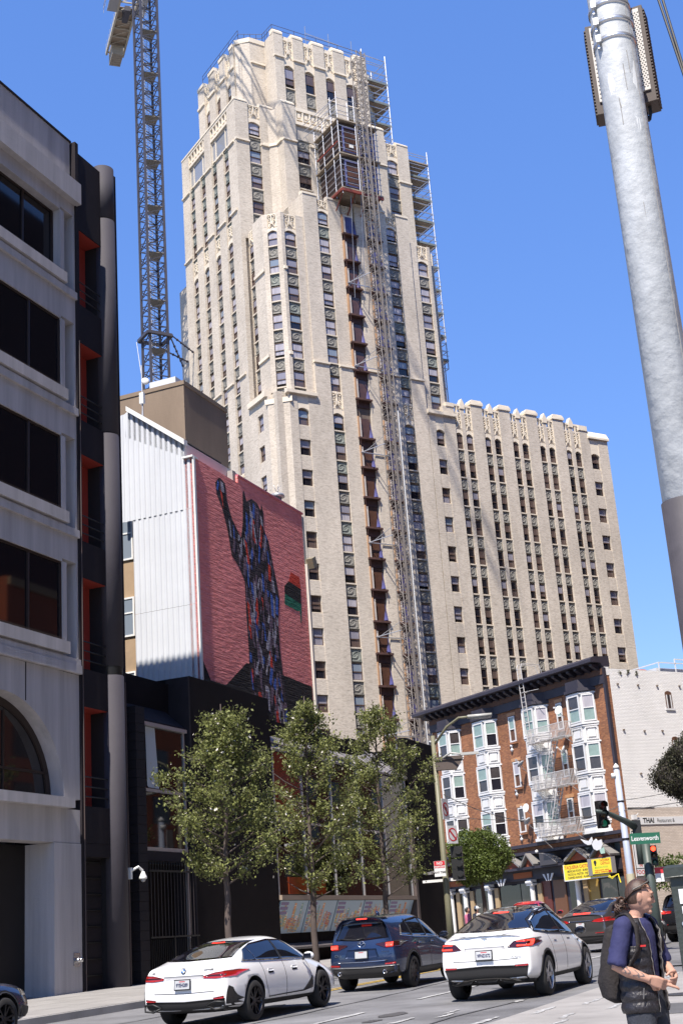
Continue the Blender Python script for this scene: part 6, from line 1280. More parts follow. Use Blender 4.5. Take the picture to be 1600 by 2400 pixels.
# ------------------------------------------------------------------ vehicles
M_tyre = mat('tyre_rubber', (.018,.017,.017), .85, var=.2, vs=(10,10,10)); M_rimd = mat('dark_alloy', (.045,.04,.042), .35, .7); M_rims = mat('silver_alloy', (.42,.42,.44), .35, .8)
M_clad = mat('black_cladding', (.022,.021,.021), .55); M_cgl = mat('car_glass', (.006,.006,.009), .015, ior=1.75); M_led = mat('tail_lens', (.30,.012,.010), .15, coat=.8); M_ledd = mat('dark_lens', (.035,.006,.006), .12, coat=.8)
M_plate = mat('number_plate', (.42,.43,.44), .4); M_pt = mat('plate_ink', (.02,.025,.07), .5); M_chr = mat('chrome_badge', (.62,.62,.64), .15, 1.); M_seam = mat('panel_gap', (.02,.02,.02), .8); M_brk = mat('brake_light', (.7,.02,.015), .3, emit=((1,.05,.03),1.6))
def car_body(sp, paint_m):
    xs = sp['xs']; P = {k: np.interp(xs, *zip(*sp[k])) for k in ('zb','ws','z1','w1','z2','w2','zl','wl','wr','zt')}
    zr_d = np.interp(xs, *zip(*sp['rd'])) if 'rd' in sp else np.full(len(xs), .05)
    rings = []
    for i, x in enumerate(xs):
        zt = P['zt'][i]; zl = min(P['zl'][i], zt-.05); zr = max(zl+.02, zt-zr_d[i])
        prof = [(0,P['zb'][i]),(P['ws'][i],P['zb'][i]),(P['w1'][i],P['z1'][i]),(P['w2'][i],P['z2'][i]),(P['wl'][i],zl),(P['wr'][i],zr),(P['wr'][i]*.6,zt-.012),(0,zt)]
        rings.append([(x,y,z) for y,z in prof])
    fx = sp.get('rearx'); gx = sp.get('frontx')
    if fx: rings[0] = [(np.interp(z,*zip(*fx)),y*sp.get('rearw',.93),z) for x,y,z in rings[0]]
    if gx: rings[-1] = [(np.interp(z,*zip(*gx)),y*sp.get('frontw',.9),z) for x,y,z in rings[-1]]
    V = []; F = []; n_ = 8; loop = []
    for r in rings:
        full = [(x,-y,z) for x,y,z in r] + [(x,y,z) for x,y,z in r[-2:0:-1]]; loop.append(len(full)); V += full
    m_ = loop[0]
    for i in range(len(rings)-1):
        for j in range(m_): F.append((i*m_+j, i*m_+(j+1)%m_, (i+1)*m_+(j+1)%m_, (i+1)*m_+j))
    for base, r, sgn_ in ((0,rings[0],-1),((len(rings)-1)*m_,rings[-1],1)):
        mids = {}
        for j in range(1, 7):
            mids[j] = len(V); V.append((r[j][0]+sgn_*sp.get('bulge',.035),0,r[j][2]))
        mids[0] = base; mids[7] = base+7
        for j in range(7):
            R0, R1, L0, L1 = base+j, base+j+1, base+(m_-j)%m_, base+m_-j-1
            q1 = [R0, R1, mids[j+1], mids[j]]; q2 = [mids[j], mids[j+1], L1, L0]
            for q in (q1, q2):
                u = list(dict.fromkeys(q)); F.append(tuple(u if sgn_ > 0 else u[::-1]))
    me = bpy.data.meshes.new('body'); me.from_pydata(V, [], F); bm = bmesh.new(); bm.from_mesh(me); bmesh.ops.recalc_face_normals(bm, faces=bm.faces)
    cl = bm.edges.layers.float.get('crease_edge') or bm.edges.layers.float.new('crease_edge')
    bm.to_mesh(me); bm.free()
    o = bpy.data.objects.new('tmp', me); COL.objects.link(o); s = o.modifiers.new('s','SUBSURF'); s.levels = 2; s.render_levels = 2
    solid = evalmesh(o); bv = BVHTree.FromPolygons([v.co for v in solid.vertices], [tuple(p.vertices) for p in solid.polygons])
    cuts = []
    for ax in (sp['ra'], sp['fa']):
        for sy in (-1,1):
            c = MB().lathe([(sp['r']+.055,0),(sp['r']+.055,.42)], (ax,sy*(sp['W']/2+.1),sp['r']+.02), (0,-sy,0), 40).mesh('cut', M_clad); co = bpy.data.objects.new('cut', c); COL.objects.link(co); cuts.append(co)
            b = o.modifiers.new('b','BOOLEAN'); b.operation = 'DIFFERENCE'; b.object = co; b.solver = 'EXACT'
    body = evalmesh(o); bpy.data.objects.remove(o)
    for c in cuts: bpy.data.objects.remove(c)
    body.materials.clear(); body.materials.append(paint_m); body.materials.append(M_clad)
    for p in body.polygons:
        p.use_smooth = True; c = p.center
        for ax in (sp['ra'], sp['fa']):
            rr = math.hypot(c.x-ax, c.z-sp['r']-.02)
            if rr < sp['r']+.06 and (abs(c.y) < sp['W']/2-.30 or rr < sp['r']+.0545 and abs(p.normal.y) > .9 or abs(p.normal.y) < .3 and rr > sp['r']+.035 and (p.normal.x*(c.x-ax)+p.normal.z*(c.z-sp['r']-.02)) < 0): p.material_index = 1; p.use_smooth = False
        if c.z < sp.get('clad', .0): p.material_index = 1
    return body, bv
def panel(bv, lo_, hi_, view, off=.006, nu=18, nv=7, side=1, skirt=.03):
    """ruled patch between two polylines laid on the car surface; view side: (x,z), rear: (y,z), top: (x,y), front: (y,z)"""
    def rs_(pl):
        pl = [Vector((*p,0)) for p in pl]; d_ = [0]
        for a, b in zip(pl, pl[1:]): d_.append(d_[-1]+max((b-a).length,1e-6))
        t = np.linspace(0, d_[-1], nu+1); return list(zip(np.interp(t, d_, [p.x for p in pl]), np.interp(t, d_, [p.y for p in pl])))
    A, B = rs_(lo_), rs_(hi_); V = []; N = []
    for j in range(nv+1):
        for i in range(nu+1):
            a = A[i][0]+(B[i][0]-A[i][0])*j/nv; b = A[i][1]+(B[i][1]-A[i][1])*j/nv
            if view == 'side': o, d_ = Vector((a,side*3,b)), Vector((0,-side,0))
            elif view == 'rear': o, d_ = Vector((-5,a,b)), Vector((1,0,0))
            elif view == 'front': o, d_ = Vector((5,a,b)), Vector((-1,0,0))
            else: o, d_ = Vector((a,b,4)), Vector((0,0,-1))
            h = bv.ray_cast(o, d_)
            if h[0] is None: p = V[-1]+Vector((0,0,0)) if V else o+d_*3; n_ = -d_
            else: p, n_ = h[0], h[1] if h[1].dot(d_) < 0 else -h[1]
            V.append(p.copy()); N.append(n_.copy())
    W_ = nu+1; mb = MB(); O = [v+n_*off for v, n_ in zip(V, N)]; F = [(j*W_+i,j*W_+i+1,(j+1)*W_+i+1,(j+1)*W_+i) for j in range(nv) for i in range(nu)]
    ring_ = list(range(W_)) + [j*W_+nu for j in range(1,nv+1)] + [nv*W_+i for i in range(nu-1,-1,-1)] + [j*W_ for j in range(nv-1,0,-1)]
    k = len(O); S = [V[i]-N[i]*skirt for i in ring_]; F += [(ring_[i],ring_[(i+1)%len(ring_)],k+(i+1)%len(ring_),k+i) for i in range(len(ring_))]
    return mb.add(O+S, F)
def wheel_mb(r, w_, spokes, style):
    ty = MB().lathe([(r*.70,-w_/2),(r*.92,-w_/2),(r*.985,-w_*.38),(r,-w_*.2),(r,w_*.2),(r*.985,w_*.38),(r*.92,w_/2),(r*.70,w_/2)], (0,0,0), (0,-1,0), 36, cap=False)
    rm = MB().lathe([(r*.72,w_*.46),(r*.70,w_*.40),(r*.66,w_*.30),(r*.655,-w_*.4)], (0,0,0), (0,-1,0), 36, cap=False)
    rm.lathe([(.001,w_*.36),(r*.14,w_*.36),(r*.17,w_*.30)], (0,0,0), (0,-1,0), 16)
    for k in range(spokes):
        a0 = 2*math.pi*k/spokes
        for da in ((-.13,.13) if style == 'double' else (0,)):
            a = a0+da; hw_ = r*(.055 if style == 'double' else .12); e = Vector((math.cos(a),0,math.sin(a))); t = Vector((-math.sin(a),0,math.cos(a))); e2 = Vector((math.cos(a0+da*1.7),0,math.sin(a0+da*1.7)))
            p0 = e*r*.12; p1 = e2*r*.70; y0, y1 = -w_*.34, -w_*.42
            rm.add([p0-t*hw_+Vector((0,y0,0)),p0+t*hw_+Vector((0,y0,0)),p1+t*hw_*.7+Vector((0,y1,0)),p1-t*hw_*.7+Vector((0,y1,0)),p0-t*hw_*.7+Vector((0,y0+.05,0)),p0+t*hw_*.7+Vector((0,y0+.05,0)),p1+t*hw_*.5+Vector((0,y1+.06,0)),p1-t*hw_*.5+Vector((0,y1+.06,0))], [(0,1,2,3),(0,4,5,1),(1,5,6,2),(2,6,7,3),(3,7,4,0)])
    bk = MB().lathe([(.01,-w_*.05),(r*.66,-w_*.05)], (0,0,0), (0,-1,0), 28); bk.lathe([(r*.45,w_*.08),(.01,w_*.08)], (0,0,0), (0,-1,0), 24)
    return ty, rm, bk
def build_car(name, label, cat, sp, paint_m, loc, heading, rim_m, spokes=5, style='double', group=None):
    loc = Vector((loc[0], loc[1], 0)); loc.z = gz(loc.x, loc.y)+.004
    pitch = Matrix.Rotation(-math.atan(.0153*math.cos(R_(heading))), 4, 'Y')
    c = thing(name, label, cat, FW, loc, group, Matrix.Rotation(R_(90-heading), 4, 'Z') @ pitch)
    me, bv = car_body(sp, paint_m); b = bpy.data.objects.new('body', me); COL.objects.link(b); b.parent = c; BASE[b.name] = Vector((0,0,0))
    ty, rm, bk = wheel_mb(sp['r'], sp.get('tw',.235), spokes, style); tm_, rm_, bm_ = ty.mesh('wheel', M_tyre, True), rm.mesh('rim', rim_m), bk.mesh('brake_disc', mat('brake_dark', (.03,.028,.028), .6))
    for ax in (sp['ra'], sp['fa']):
        for sy in (-1,1):
            o = inst(c, 'wheel', tm_, (ax,sy*(sp['W']/2-.135),sp['r']), 0 if sy < 0 else math.pi); sub(o, 'rim', rm_); sub(o, 'brake_disc', bm_)
    return c, b, bv
def P_(c, name, mb, m, smooth=True, label=None): return part(c, name, mb, m, smooth, label)
def plate(c, bv, y, z, txt, w_=.295, h_=.145, frame_m=None, off=.03):
    h = bv.ray_cast(Vector((-5,y,z)), Vector((1,0,0))); x = h[0].x-off; n_ = h[1] if h[1].x < 0 else -h[1]; n_ = Vector((n_.x,0,max(-.15,min(.35,n_.z)))).normalized(); ez = Vector((0,0,1)); ez = (ez-n_*ez.dot(n_)).normalized(); ex = Vector((0,-1,0)); cc = Vector((x,y,z))
    pf_ = P_(c, 'plate_frame', MB().obox(cc+n_*-.004, ex*(w_/2+.018), ez*(h_/2+.018), n_*.008), frame_m or M_black, False)
    p = P_(c, 'number_plate', MB().obox(cc+n_*.006, ex*w_/2, ez*h_/2, n_*.003), M_plate, False)
    if txt: part(p, 'lettering', textmb(txt, h_*.58, cc+n_*.011-ez*h_*.07, ex, ez, .002, 'CENTER', 0, .003, None, .74), M_pt)
    part(p, 'state_name', MB().obox(cc+n_*.0098+ez*h_*.36, ex*w_*.2, ez*h_*.055, n_*.0006), mat('plate_red', (.4,.03,.04), .5))
def mirror(c, x, y, z, m, s=1.):
    for sy in (-1,1):
        k = P_(c, 'wing_mirror', MB().ball((x,sy*(y+.11*s),z),1,10,6,sc=(.065*s,.12*s,.075*s)), m); part(k, 'mirror_foot', MB().bar((x+.03,sy*(y-.03),z-.06),(x,sy*(y+.06),z-.02),.025,6), M_black)
        part(k, 'mirror_glass', MB().box(x-.068*s,x-.055*s,sy*(y+.11*s)-.08*s,sy*(y+.11*s)+.08*s,z-.045*s,z+.045*s), M_cgl)
def seam(c, bv, pts, side=-1, w_=.006):
    lo_ = [(x-w_,z) for x,z in pts]; hi_ = [(x+w_,z) for x,z in pts]; return P_(c, 'door_seam', panel(bv, lo_, hi_, 'side', .0025, 14, 1, side, .004), M_seam, False)
def hs(fn):   # both sides
    for s_ in (-1,1): fn(s_)
M_wp = mat('white_car_paint', (.80,.80,.80), .28, coat=1.); M_bp = mat('blue_car_paint', (.018,.036,.092), .25, .45, coat=1.); M_gp = mat('grey_car_paint', (.085,.080,.080), .28, .6, coat=1.); M_kp = mat('black_car_paint', (.010,.010,.012), .25, coat=1.); M_rp = mat('red_car_paint', (.30,.012,.015), .25, coat=1.); M_np = mat('navy_car_paint', (.016,.018,.045), .25, .3, coat=1.)
XS = lambda L: list(np.array([-.5,-.488,-.465,-.43,-.38,-.31,-.24,-.16,-.08,0,.07,.14,.2,.26,.32,.38,.43,.465,.488,.5])*L)
# ---- white fastback saloon
sp = dict(W=1.85, r=.345, ra=-1.40, fa=1.456, xs=XS(4.78), tw=.245,
 zb=((-2.4,.30),(-2.0,.22),(2.0,.20),(2.4,.26)), ws=((-2.4,.78),(-1.9,.84),(2.,.84),(2.4,.7)), z1=((-2.4,.42),(0,.36),(2.4,.40)), w1=((-2.4,.84),(-2.,.90),(-1.4,.915),(0,.875),(1.4,.91),(2.1,.86),(2.4,.72)),
 z2=((-2.4,.72),(-1.4,.74),(0,.68),(1.4,.66),(2.4,.56)), w2=((-2.4,.82),(-2.1,.895),(-1.4,.925),(0,.895),(1.4,.915),(2.1,.85),(2.4,.66)),
 zl=((-2.4,.96),(-1.9,1.0),(-1.2,1.0),(0,.94),(1.0,.91),(1.7,.84),(2.3,.70),(2.4,.64)), wl=((-2.4,.74),(-2.,.80),(-1.4,.83),(0,.83),(1.,.80),(1.9,.74),(2.4,.58)),
 wr=((-2.4,.66),(-2.0,.66),(-1.5,.62),(-.9,.57),(0,.565),(.6,.60),(1.0,.66),(2.,.6),(2.4,.45)), zt=((-2.39,1.03),(-2.2,1.075),(-1.9,1.145),(-1.5,1.265),(-1.0,1.385),(-.5,1.44),(0,1.448),(.4,1.40),(.8,1.26),(1.2,1.06),(1.35,.99),(1.8,.90),(2.25,.77),(2.4,.70)),
 rearx=((.2,-2.25),(.45,-2.36),(.62,-2.385),(.85,-2.33),(.97,-2.30),(1.06,-2.335)), rearw=.92, frontx=((.2,2.28),(.5,2.37),(.75,2.25)), bulge=.05)
d_ = lambda az: Vector((math.sin(R_(az)), math.cos(R_(az)), 0))
H1 = 23.0; L1 = Vector((-2.25,25.31,0))+d_(H1)*1.40-d_(H1+90)*.80
c, b, bv = build_car('parked_car', 'white fastback saloon nearest at left with black alloy wheels', 'car', sp, M_wp, L1, H1, M_rimd, 5, 'double', 'cars in the street')
P_(c, 'rear_window', panel(bv, [(-.66,1.10),(0,1.085),(.66,1.10)], [(-.50,1.365),(0,1.385),(.50,1.365)], 'rear', .004, 24, 10), M_cgl)
P_(c, 'windscreen', panel(bv, [(1.16,-.62),(1.2,0),(1.16,.62)], [(.42,-.5),(.38,0),(.42,.5)], 'top', .004, 16, 8), M_cgl)
def f(s_):
    g = P_(c, 'side_window', panel(bv, [(-1.62,1.03),(-.9,1.0),(.0,.975),(.92,.955)], [(-1.30,1.22),(-.9,1.315),(-.2,1.365),(.35,1.335),(.92,.98)], 'side', .004, 28, 8, s_), M_cgl)
    P_(c, 'window_trim', panel(bv, [(-1.66,1.005),(-.9,.975),(.0,.95),(.95,.93)], [(-1.66,1.03),(-.9,1.0),(.0,.975),(.95,.955)], 'side', .007, 24, 1, s_), M_chr)
    P_(c, 'door_pillar', panel(bv, [(-.17,.98),(-.07,.98)], [(-.17,1.355),(-.10,1.355)], 'side', .008, 2, 6, s_), M_black); P_(c, 'door_pillar', panel(bv, [(-1.12,1.01),(-1.10,1.01)], [(-1.16,1.25),(-1.14,1.25)], 'side', .008, 2, 5, s_), M_chr)
    for x in (-.72,.30): P_(c, 'door_handle', panel(bv, [(x-.1,.80),(x+.1,.80)], [(x-.1,.84),(x+.1,.84)], 'side', .016, 6, 2, s_), M_wp); P_(c, 'handle_recess', panel(bv, [(x-.1,.765),(x+.1,.765)], [(x-.1,.798),(x+.1,.798)], 'side', .004, 6, 2, s_), M_seam)
    for pts in ([(-1.03,.98),(-.98,.78),(-.95,.60),(-.82,.34)],[(-.12,.98),(-.10,.7),(-.10,.34)],[(.92,.93),(.96,.7),(.94,.36)]): seam(c, bv, pts, s_)
    P_(c, 'side_skirt', panel(bv, [(-1.0,.215),(1.05,.215)], [(-1.0,.33),(1.05,.30)], 'side', .012, 18, 3, s_), M_clad); P_(c, 'side_accent', panel(bv, [(-.85,.36),(.6,.36),(1.0,.40)], [(-.85,.375),(.6,.385),(1.0,.62)], 'side', .008, 20, 2, s_), M_clad)
    P_(c, 'tail_light', panel(bv, [(s_*.40,.80),(s_*.62,.785),(s_*.86,.80)], [(s_*.40,.835),(s_*.62,.885),(s_*.86,.905)], 'rear', .014, 16, 4), M_led)
    P_(c, 'tail_light_strip', panel(bv, [(s_*.45,.825),(s_*.8,.825)], [(s_*.45,.845),(s_*.8,.85)], 'rear', .018, 10, 1), M_ledd)
    P_(c, 'corner_vent', panel(bv, [(s_*.80,.36),(s_*.90,.36)], [(s_*.845,.66),(s_*.87,.62)], 'rear', .008, 4, 8), M_clad); P_(c, 'reflector', panel(bv, [(s_*.58,.445),(s_*.78,.455)], [(s_*.58,.475),(s_*.78,.50)], 'rear', .014, 6, 1), M_led)
    P_(c, 'exhaust_surround', MB().tube([(-2.385,s_*.46,.345),(-2.385,s_*.62,.41),(-2.36,s_*.80,.40),(-2.36,s_*.80,.30),(-2.375,s_*.62,.28),(-2.385,s_*.46,.345)], .018, 5), M_black)
hs(f)
P_(c, 'lower_bumper', panel(bv, [(-.82,.24),(0,.22),(.82,.24)], [(-.86,.46),(0,.43),(.86,.46)], 'rear', .016, 22, 5), M_clad); P_(c, 'boot_seam', panel(bv, [(-.60,.575),(0,.56),(.60,.575)], [(-.60,.585),(0,.57),(.60,.585)], 'rear', .003, 20, 1), M_seam); P_(c, 'boot_recess_shade', panel(bv, [(-.4,.80),(.4,.80)], [(-.4,.86),(.4,.86)], 'rear', .004, 14, 2), mat('shadow_grey', (.35,.35,.36), .4))  # boot recess shade painted as a grey panel on the white body
plate(c, bv, 0, .715, '9YEH289')
em = P_(c, 'emblem', MB().lathe([(.05,0),(.048,.008)], (bv.ray_cast(Vector((-5,0,.935)),Vector((1,0,0)))[0].x-.004,0,.935), (-1,0,.25), 20), M_black); ex_ = bv.ray_cast(Vector((-5,0,.935)),Vector((1,0,0)))[0].x-.014
nb_ = Vector((-1,0,.25)).normalized(); eb = Vector((0,-1,0)); zb_ = nb_.cross(eb)*-1
for k in range(4):
    part(em, 'emblem_quarter', MB().prism([Vector((ex_,0,.938))] + [Vector((ex_,0,.938))+(eb*math.cos(a)+Vector((.24,0,.97))*math.sin(a))*.034 for a in np.linspace(k*math.pi/2,(k+1)*math.pi/2,6)], nb_*.002), M_white if k % 2 else mat('emblem_blue', (.03,.16,.5), .3))
P_(c, 'badge', textmb('i4', .07, (bv.ray_cast(Vector((-5,.62,.90)),Vector((1,0,0)))[0].x-.006,.62,.925), (0,-1,0), (.2,0,1), .006), M_seam); P_(c, 'badge', textmb('eDrive40', .05, (bv.ray_cast(Vector((-5,-.50,.93)),Vector((1,0,0)))[0].x-.006,-.50,.94), (0,-1,0), (.2,0,1), .006), M_seam)
P_(c, 'high_brake_light', panel(bv, [(-.13,1.353),(.13,1.353)], [(-.13,1.361),(.13,1.361)], 'rear', .008, 8, 1), M_brk); mirror(c, .72, .86, .99, M_wp)
# ---- SUV-like shared profile
def suv(L, W, H, wb, r, rear_lean, hood, **k):
    h = L/2; ra = -wb/2-.02*L*0+k.get('sh',0); fa = ra+wb
    return dict(W=W, r=r, ra=ra, fa=fa, xs=XS(L), tw=.245,
     zb=((-h,.36),(-h*.8,.25),(h*.85,.24),(h,.32)), ws=((-h,W*.40),(-h*.8,W*.455),(h*.8,W*.455),(h,W*.36)), z1=((-h,.48),(0,.42),(h,.46)), w1=((-h,W*.435),(-h*.85,W*.482),(ra,W*.498),(0,W*.478),(fa,W*.495),(h*.9,W*.455),(h,W*.38)),
     z2=((-h,.80),(ra,.82),(0,.76),(fa,.74),(h,.64)), w2=((-h,W*.435),(-h*.86,W*.485),(ra,W*.5),(0,W*.485),(fa,W*.495),(h*.88,W*.455),(h,W*.37)),
     zl=k['zl'], wl=((-h,W*.40),(-h*.85,W*.442),(ra,W*.455),(0,W*.452),(fa*.8,W*.435),(h*.85,W*.40),(h,W*.32)), wr=k['wr'], zt=k['zt'], rearx=rear_lean, rearw=.94, frontx=((.25,h-.1),(.6,h-.01),(.95,h-.13)), bulge=k.get('bulge',.05), clad=k.get('clad',.0))
# ---- blue SUV
sp = suv(4.55,1.84,1.675,2.70,.355,((.3,-2.17),(.55,-2.25),(.8,-2.25),(1.05,-2.19),(1.35,-2.03),(1.6,-1.88),(1.7,-1.93)),0,
 zl=((-2.28,1.06),(-1.3,1.10),(0,1.04),(1.0,1.01),(1.6,.98),(2.28,.82)), wr=((-2.28,.60),(-1.8,.60),(0,.60),(.5,.62),(1.0,.68),(2.28,.5)),
 zt=((-2.28,1.60),(-1.9,1.635),(-1.3,1.665),(-.5,1.675),(.1,1.64),(.55,1.46),(1.0,1.15),(1.15,1.08),(1.8,1.0),(2.15,.90),(2.28,.82)), sh=.05)
H2 = 22.5; c2 = Vector((.10,33.2,0)); L2 = c2+d_(H2)*1.30-d_(H2+90)*.02
c, b, bv = build_car('parked_car', 'blue SUV behind the white saloon with red tail lights', 'car', sp, M_bp, L2, H2, M_rimd, 10, 'single', 'cars in the street')
P_(c, 'rear_window', panel(bv, [(-.66,1.14),(0,1.10),(.66,1.14)], [(-.52,1.49),(0,1.51),(.52,1.49)], 'rear', .006, 22, 8), M_cgl)
P_(c, 'spoiler', MB().grid(lambda a, b_: (-1.70-.42*b_, (a-.5)*1.12*(1-.06*b_), 1.655-.035*b_-.12*(a-.5)**2), 14, 5).grid(lambda a, b_: (-2.10+.22*b_, (a-.5)*1.06, 1.615-.06*b_-.12*(a-.5)**2), 14, 2), M_bp)
P_(c, 'high_brake_light', MB().box(-2.12,-2.10,-.13,.13,1.575,1.60), M_brk, False)
def f(s_):
    P_(c, 'side_window', panel(bv, [(-1.72,1.20),(-.9,1.125),(.0,1.09),(.80,1.06)], [(-1.50,1.40),(-.9,1.52),(-.1,1.56),(.25,1.50),(.80,1.09)], 'side', .005, 26, 7, s_), M_cgl); P_(c, 'window_trim', panel(bv, [(-1.75,1.165),(-.9,1.10),(.0,1.065),(.84,1.035)], [(-1.75,1.19),(-.9,1.125),(.0,1.09),(.84,1.06)], 'side', .009, 22, 1, s_), M_chr)
    for x in (-1.08,-.12): P_(c, 'door_pillar', panel(bv, [(x,1.13),(x+.08,1.13)], [(x-.05,1.50),(x+.03,1.53)], 'side', .010, 2, 6, s_), M_black)
    for x in (-.75,.15): P_(c, 'door_handle', panel(bv, [(x-.11,.95),(x+.11,.95)], [(x-.11,.985),(x+.11,.985)], 'side', .03, 6, 2, s_), M_bp)
    for pts in ([(-1.0,1.1),(-.92,.75),(-.72,.42)],[(-.08,1.08),(-.05,.75),(-.05,.40)],[(.82,1.04),(.9,.8),(.88,.42)]): seam(c, bv, pts, s_)
    P_(c, 'side_cladding', panel(bv, [(-1.0,.26),(1.0,.26)], [(-1.0,.42),(1.0,.42)], 'side', .014, 16, 3, s_), M_clad)
    for ax in (sp['ra'], sp['fa']): P_(c, 'arch_cladding', panel(bv, [(ax-.41*math.cos(t),.375+.41*math.sin(t)) for t in np.linspace(0,math.pi,12)], [(ax-.475*math.cos(t),.375+.475*math.sin(t)) for t in np.linspace(0,math.pi,12)], 'side', .012, 22, 1, s_), M_clad)
    P_(c, 'tail_light', panel(bv, [(s_*.36,1.0),(s_*.6,.92),(s_*.88,.94)], [(s_*.36,1.02),(s_*.6,1.05),(s_*.88,1.07)], 'rear', .014, 14, 4), M_ledd); P_(c, 'tail_lamp_glow', panel(bv, [(s_*.60,.95),(s_*.76,.95)], [(s_*.60,1.03),(s_*.76,1.035)], 'rear', .020, 6, 2), M_brk)
    P_(c, 'reflector', panel(bv, [(s_*.56,.565),(s_*.80,.575)], [(s_*.56,.605),(s_*.80,.615)], 'rear', .02, 6, 1), M_led); P_(c, 'exhaust_tip', MB().lathe([(.045,0),(.045,.14),(.036,.145),(.036,.02)], (-2.19,s_*.56,.41), (-1,0,0), 14, cap=False), M_chr)
hs(f)
P_(c, 'lower_bumper', panel(bv, [(-.80,.30),(0,.29),(.80,.30)], [(-.84,.55),(0,.53),(.84,.55)], 'rear', .02, 20, 4), M_clad); P_(c, 'bumper_strip', panel(bv, [(-.83,.535),(0,.515),(.83,.535)], [(-.83,.56),(0,.54),(.83,.56)], 'rear', .028, 20, 1), mat('strip_grey', (.22,.22,.23), .4, .5))
P_(c, 'boot_recess_shade', panel(bv, [(-.42,.74),(0,.70),(.42,.74)], [(-.36,.92),(0,.93),(.36,.92)], 'rear', .004, 16, 4), mat('blue_car_shadow', (.016,.030,.075), .3, .4)); P_(c, 'chrome_strip', panel(bv, [(-.62,.645),(0,.63),(.62,.645)], [(-.62,.665),(0,.65),(.62,.665)], 'rear', .01, 18, 1), M_chr)  # darker blue panel paints the shade of the boot recess
plate(c, bv, 0, .80, None, frame_m=M_black)
xe = bv.ray_cast(Vector((-5,0,1.02)),Vector((1,0,0)))[0].x-.012; E_m = MB()
E_m.tube([(xe,.09*math.cos(t),1.03+.068*math.sin(t)) for t in np.linspace(0,6.283,20)], .008, 5).tube([(xe-.004,.085,1.05),(xe-.004,.04,1.055),(xe-.006,0,1.012),(xe-.004,-.04,1.055),(xe-.004,-.085,1.05)], .010, 5); P_(c, 'emblem', E_m, M_chr)
P_(c, 'badge', textmb('CX-5', .075, (bv.ray_cast(Vector((-5,.6,.80)),Vector((1,0,0)))[0].x-.008,.60,.80), (0,-1,0), (0,0,1), .006), M_chr); P_(c, 'badge', textmb('SKYACTIV', .04, (bv.ray_cast(Vector((-5,-.62,.83)),Vector((1,0,0)))[0].x-.008,-.58,.84), (0,-1,0), (0,0,1), .006), M_chr)
P_(c, 'rear_wiper', MB().tube([(bv.ray_cast(Vector((-5,y,z)),Vector((1,0,0)))[0].x-.02,y,z) for y,z in ((-.05,1.16),(.15,1.13),(.40,1.15),(.55,1.17))], .012, 5), M_black); P_(c, 'antenna', MB().prism([(-1.15,-.025,1.66),(-.9,-.025,1.66),(-1.12,-.01,1.75)], (0,.05,0)), M_bp); mirror(c, .62, .90, 1.09, M_kp)
# ---- white electric crossover
sp = suv(4.75,1.92,1.624,2.89,.36,((.3,-2.27),(.55,-2.345),(.80,-2.36),(.98,-2.28),(1.10,-2.22),(1.2,-2.25)),0,
 zl=((-2.38,1.05),(-1.9,1.10),(-1.3,1.10),(0,1.03),(1.0,.97),(1.7,.90),(2.38,.74)), wr=((-2.38,.70),(-2.,.69),(-1.5,.64),(-.9,.60),(0,.60),(.6,.64),(1.1,.72),(2.38,.5)),
 zt=((-2.38,1.13),(-2.2,1.175),(-1.9,1.27),(-1.5,1.415),(-1.0,1.545),(-.5,1.61),(0,1.624),(.4,1.575),(.9,1.36),(1.3,1.09),(1.45,1.02),(1.9,.93),(2.25,.82),(2.38,.74)), sh=-.03)
H3 = 22.8; L3 = Vector((3.12,26.32,0))+d_(H3)*(-sp['ra'])-d_(H3+90)*.83
c, b, bv = build_car('parked_car', 'white electric crossover in the middle lane with glass roof', 'car', sp, M_wp, L3, H3, M_rims, 5, 'single', 'cars in the street')
P_(c, 'rear_window', panel(bv, [(-.74,1.20),(0,1.185),(.74,1.20)], [(-.56,1.545),(0,1.565),(.56,1.545)], 'rear', .005, 24, 12), M_cgl); P_(c, 'glass_roof', panel(bv, [(-.97,-.50),(.35,-.55)], [(-.97,.50),(.35,.55)], 'top', .006, 14, 10), M_cgl); P_(c, 'windscreen', panel(bv, [(.37,-.54),(1.2,-.66)], [(.37,.54),(1.2,.66)], 'top', .005, 12, 8), M_cgl)
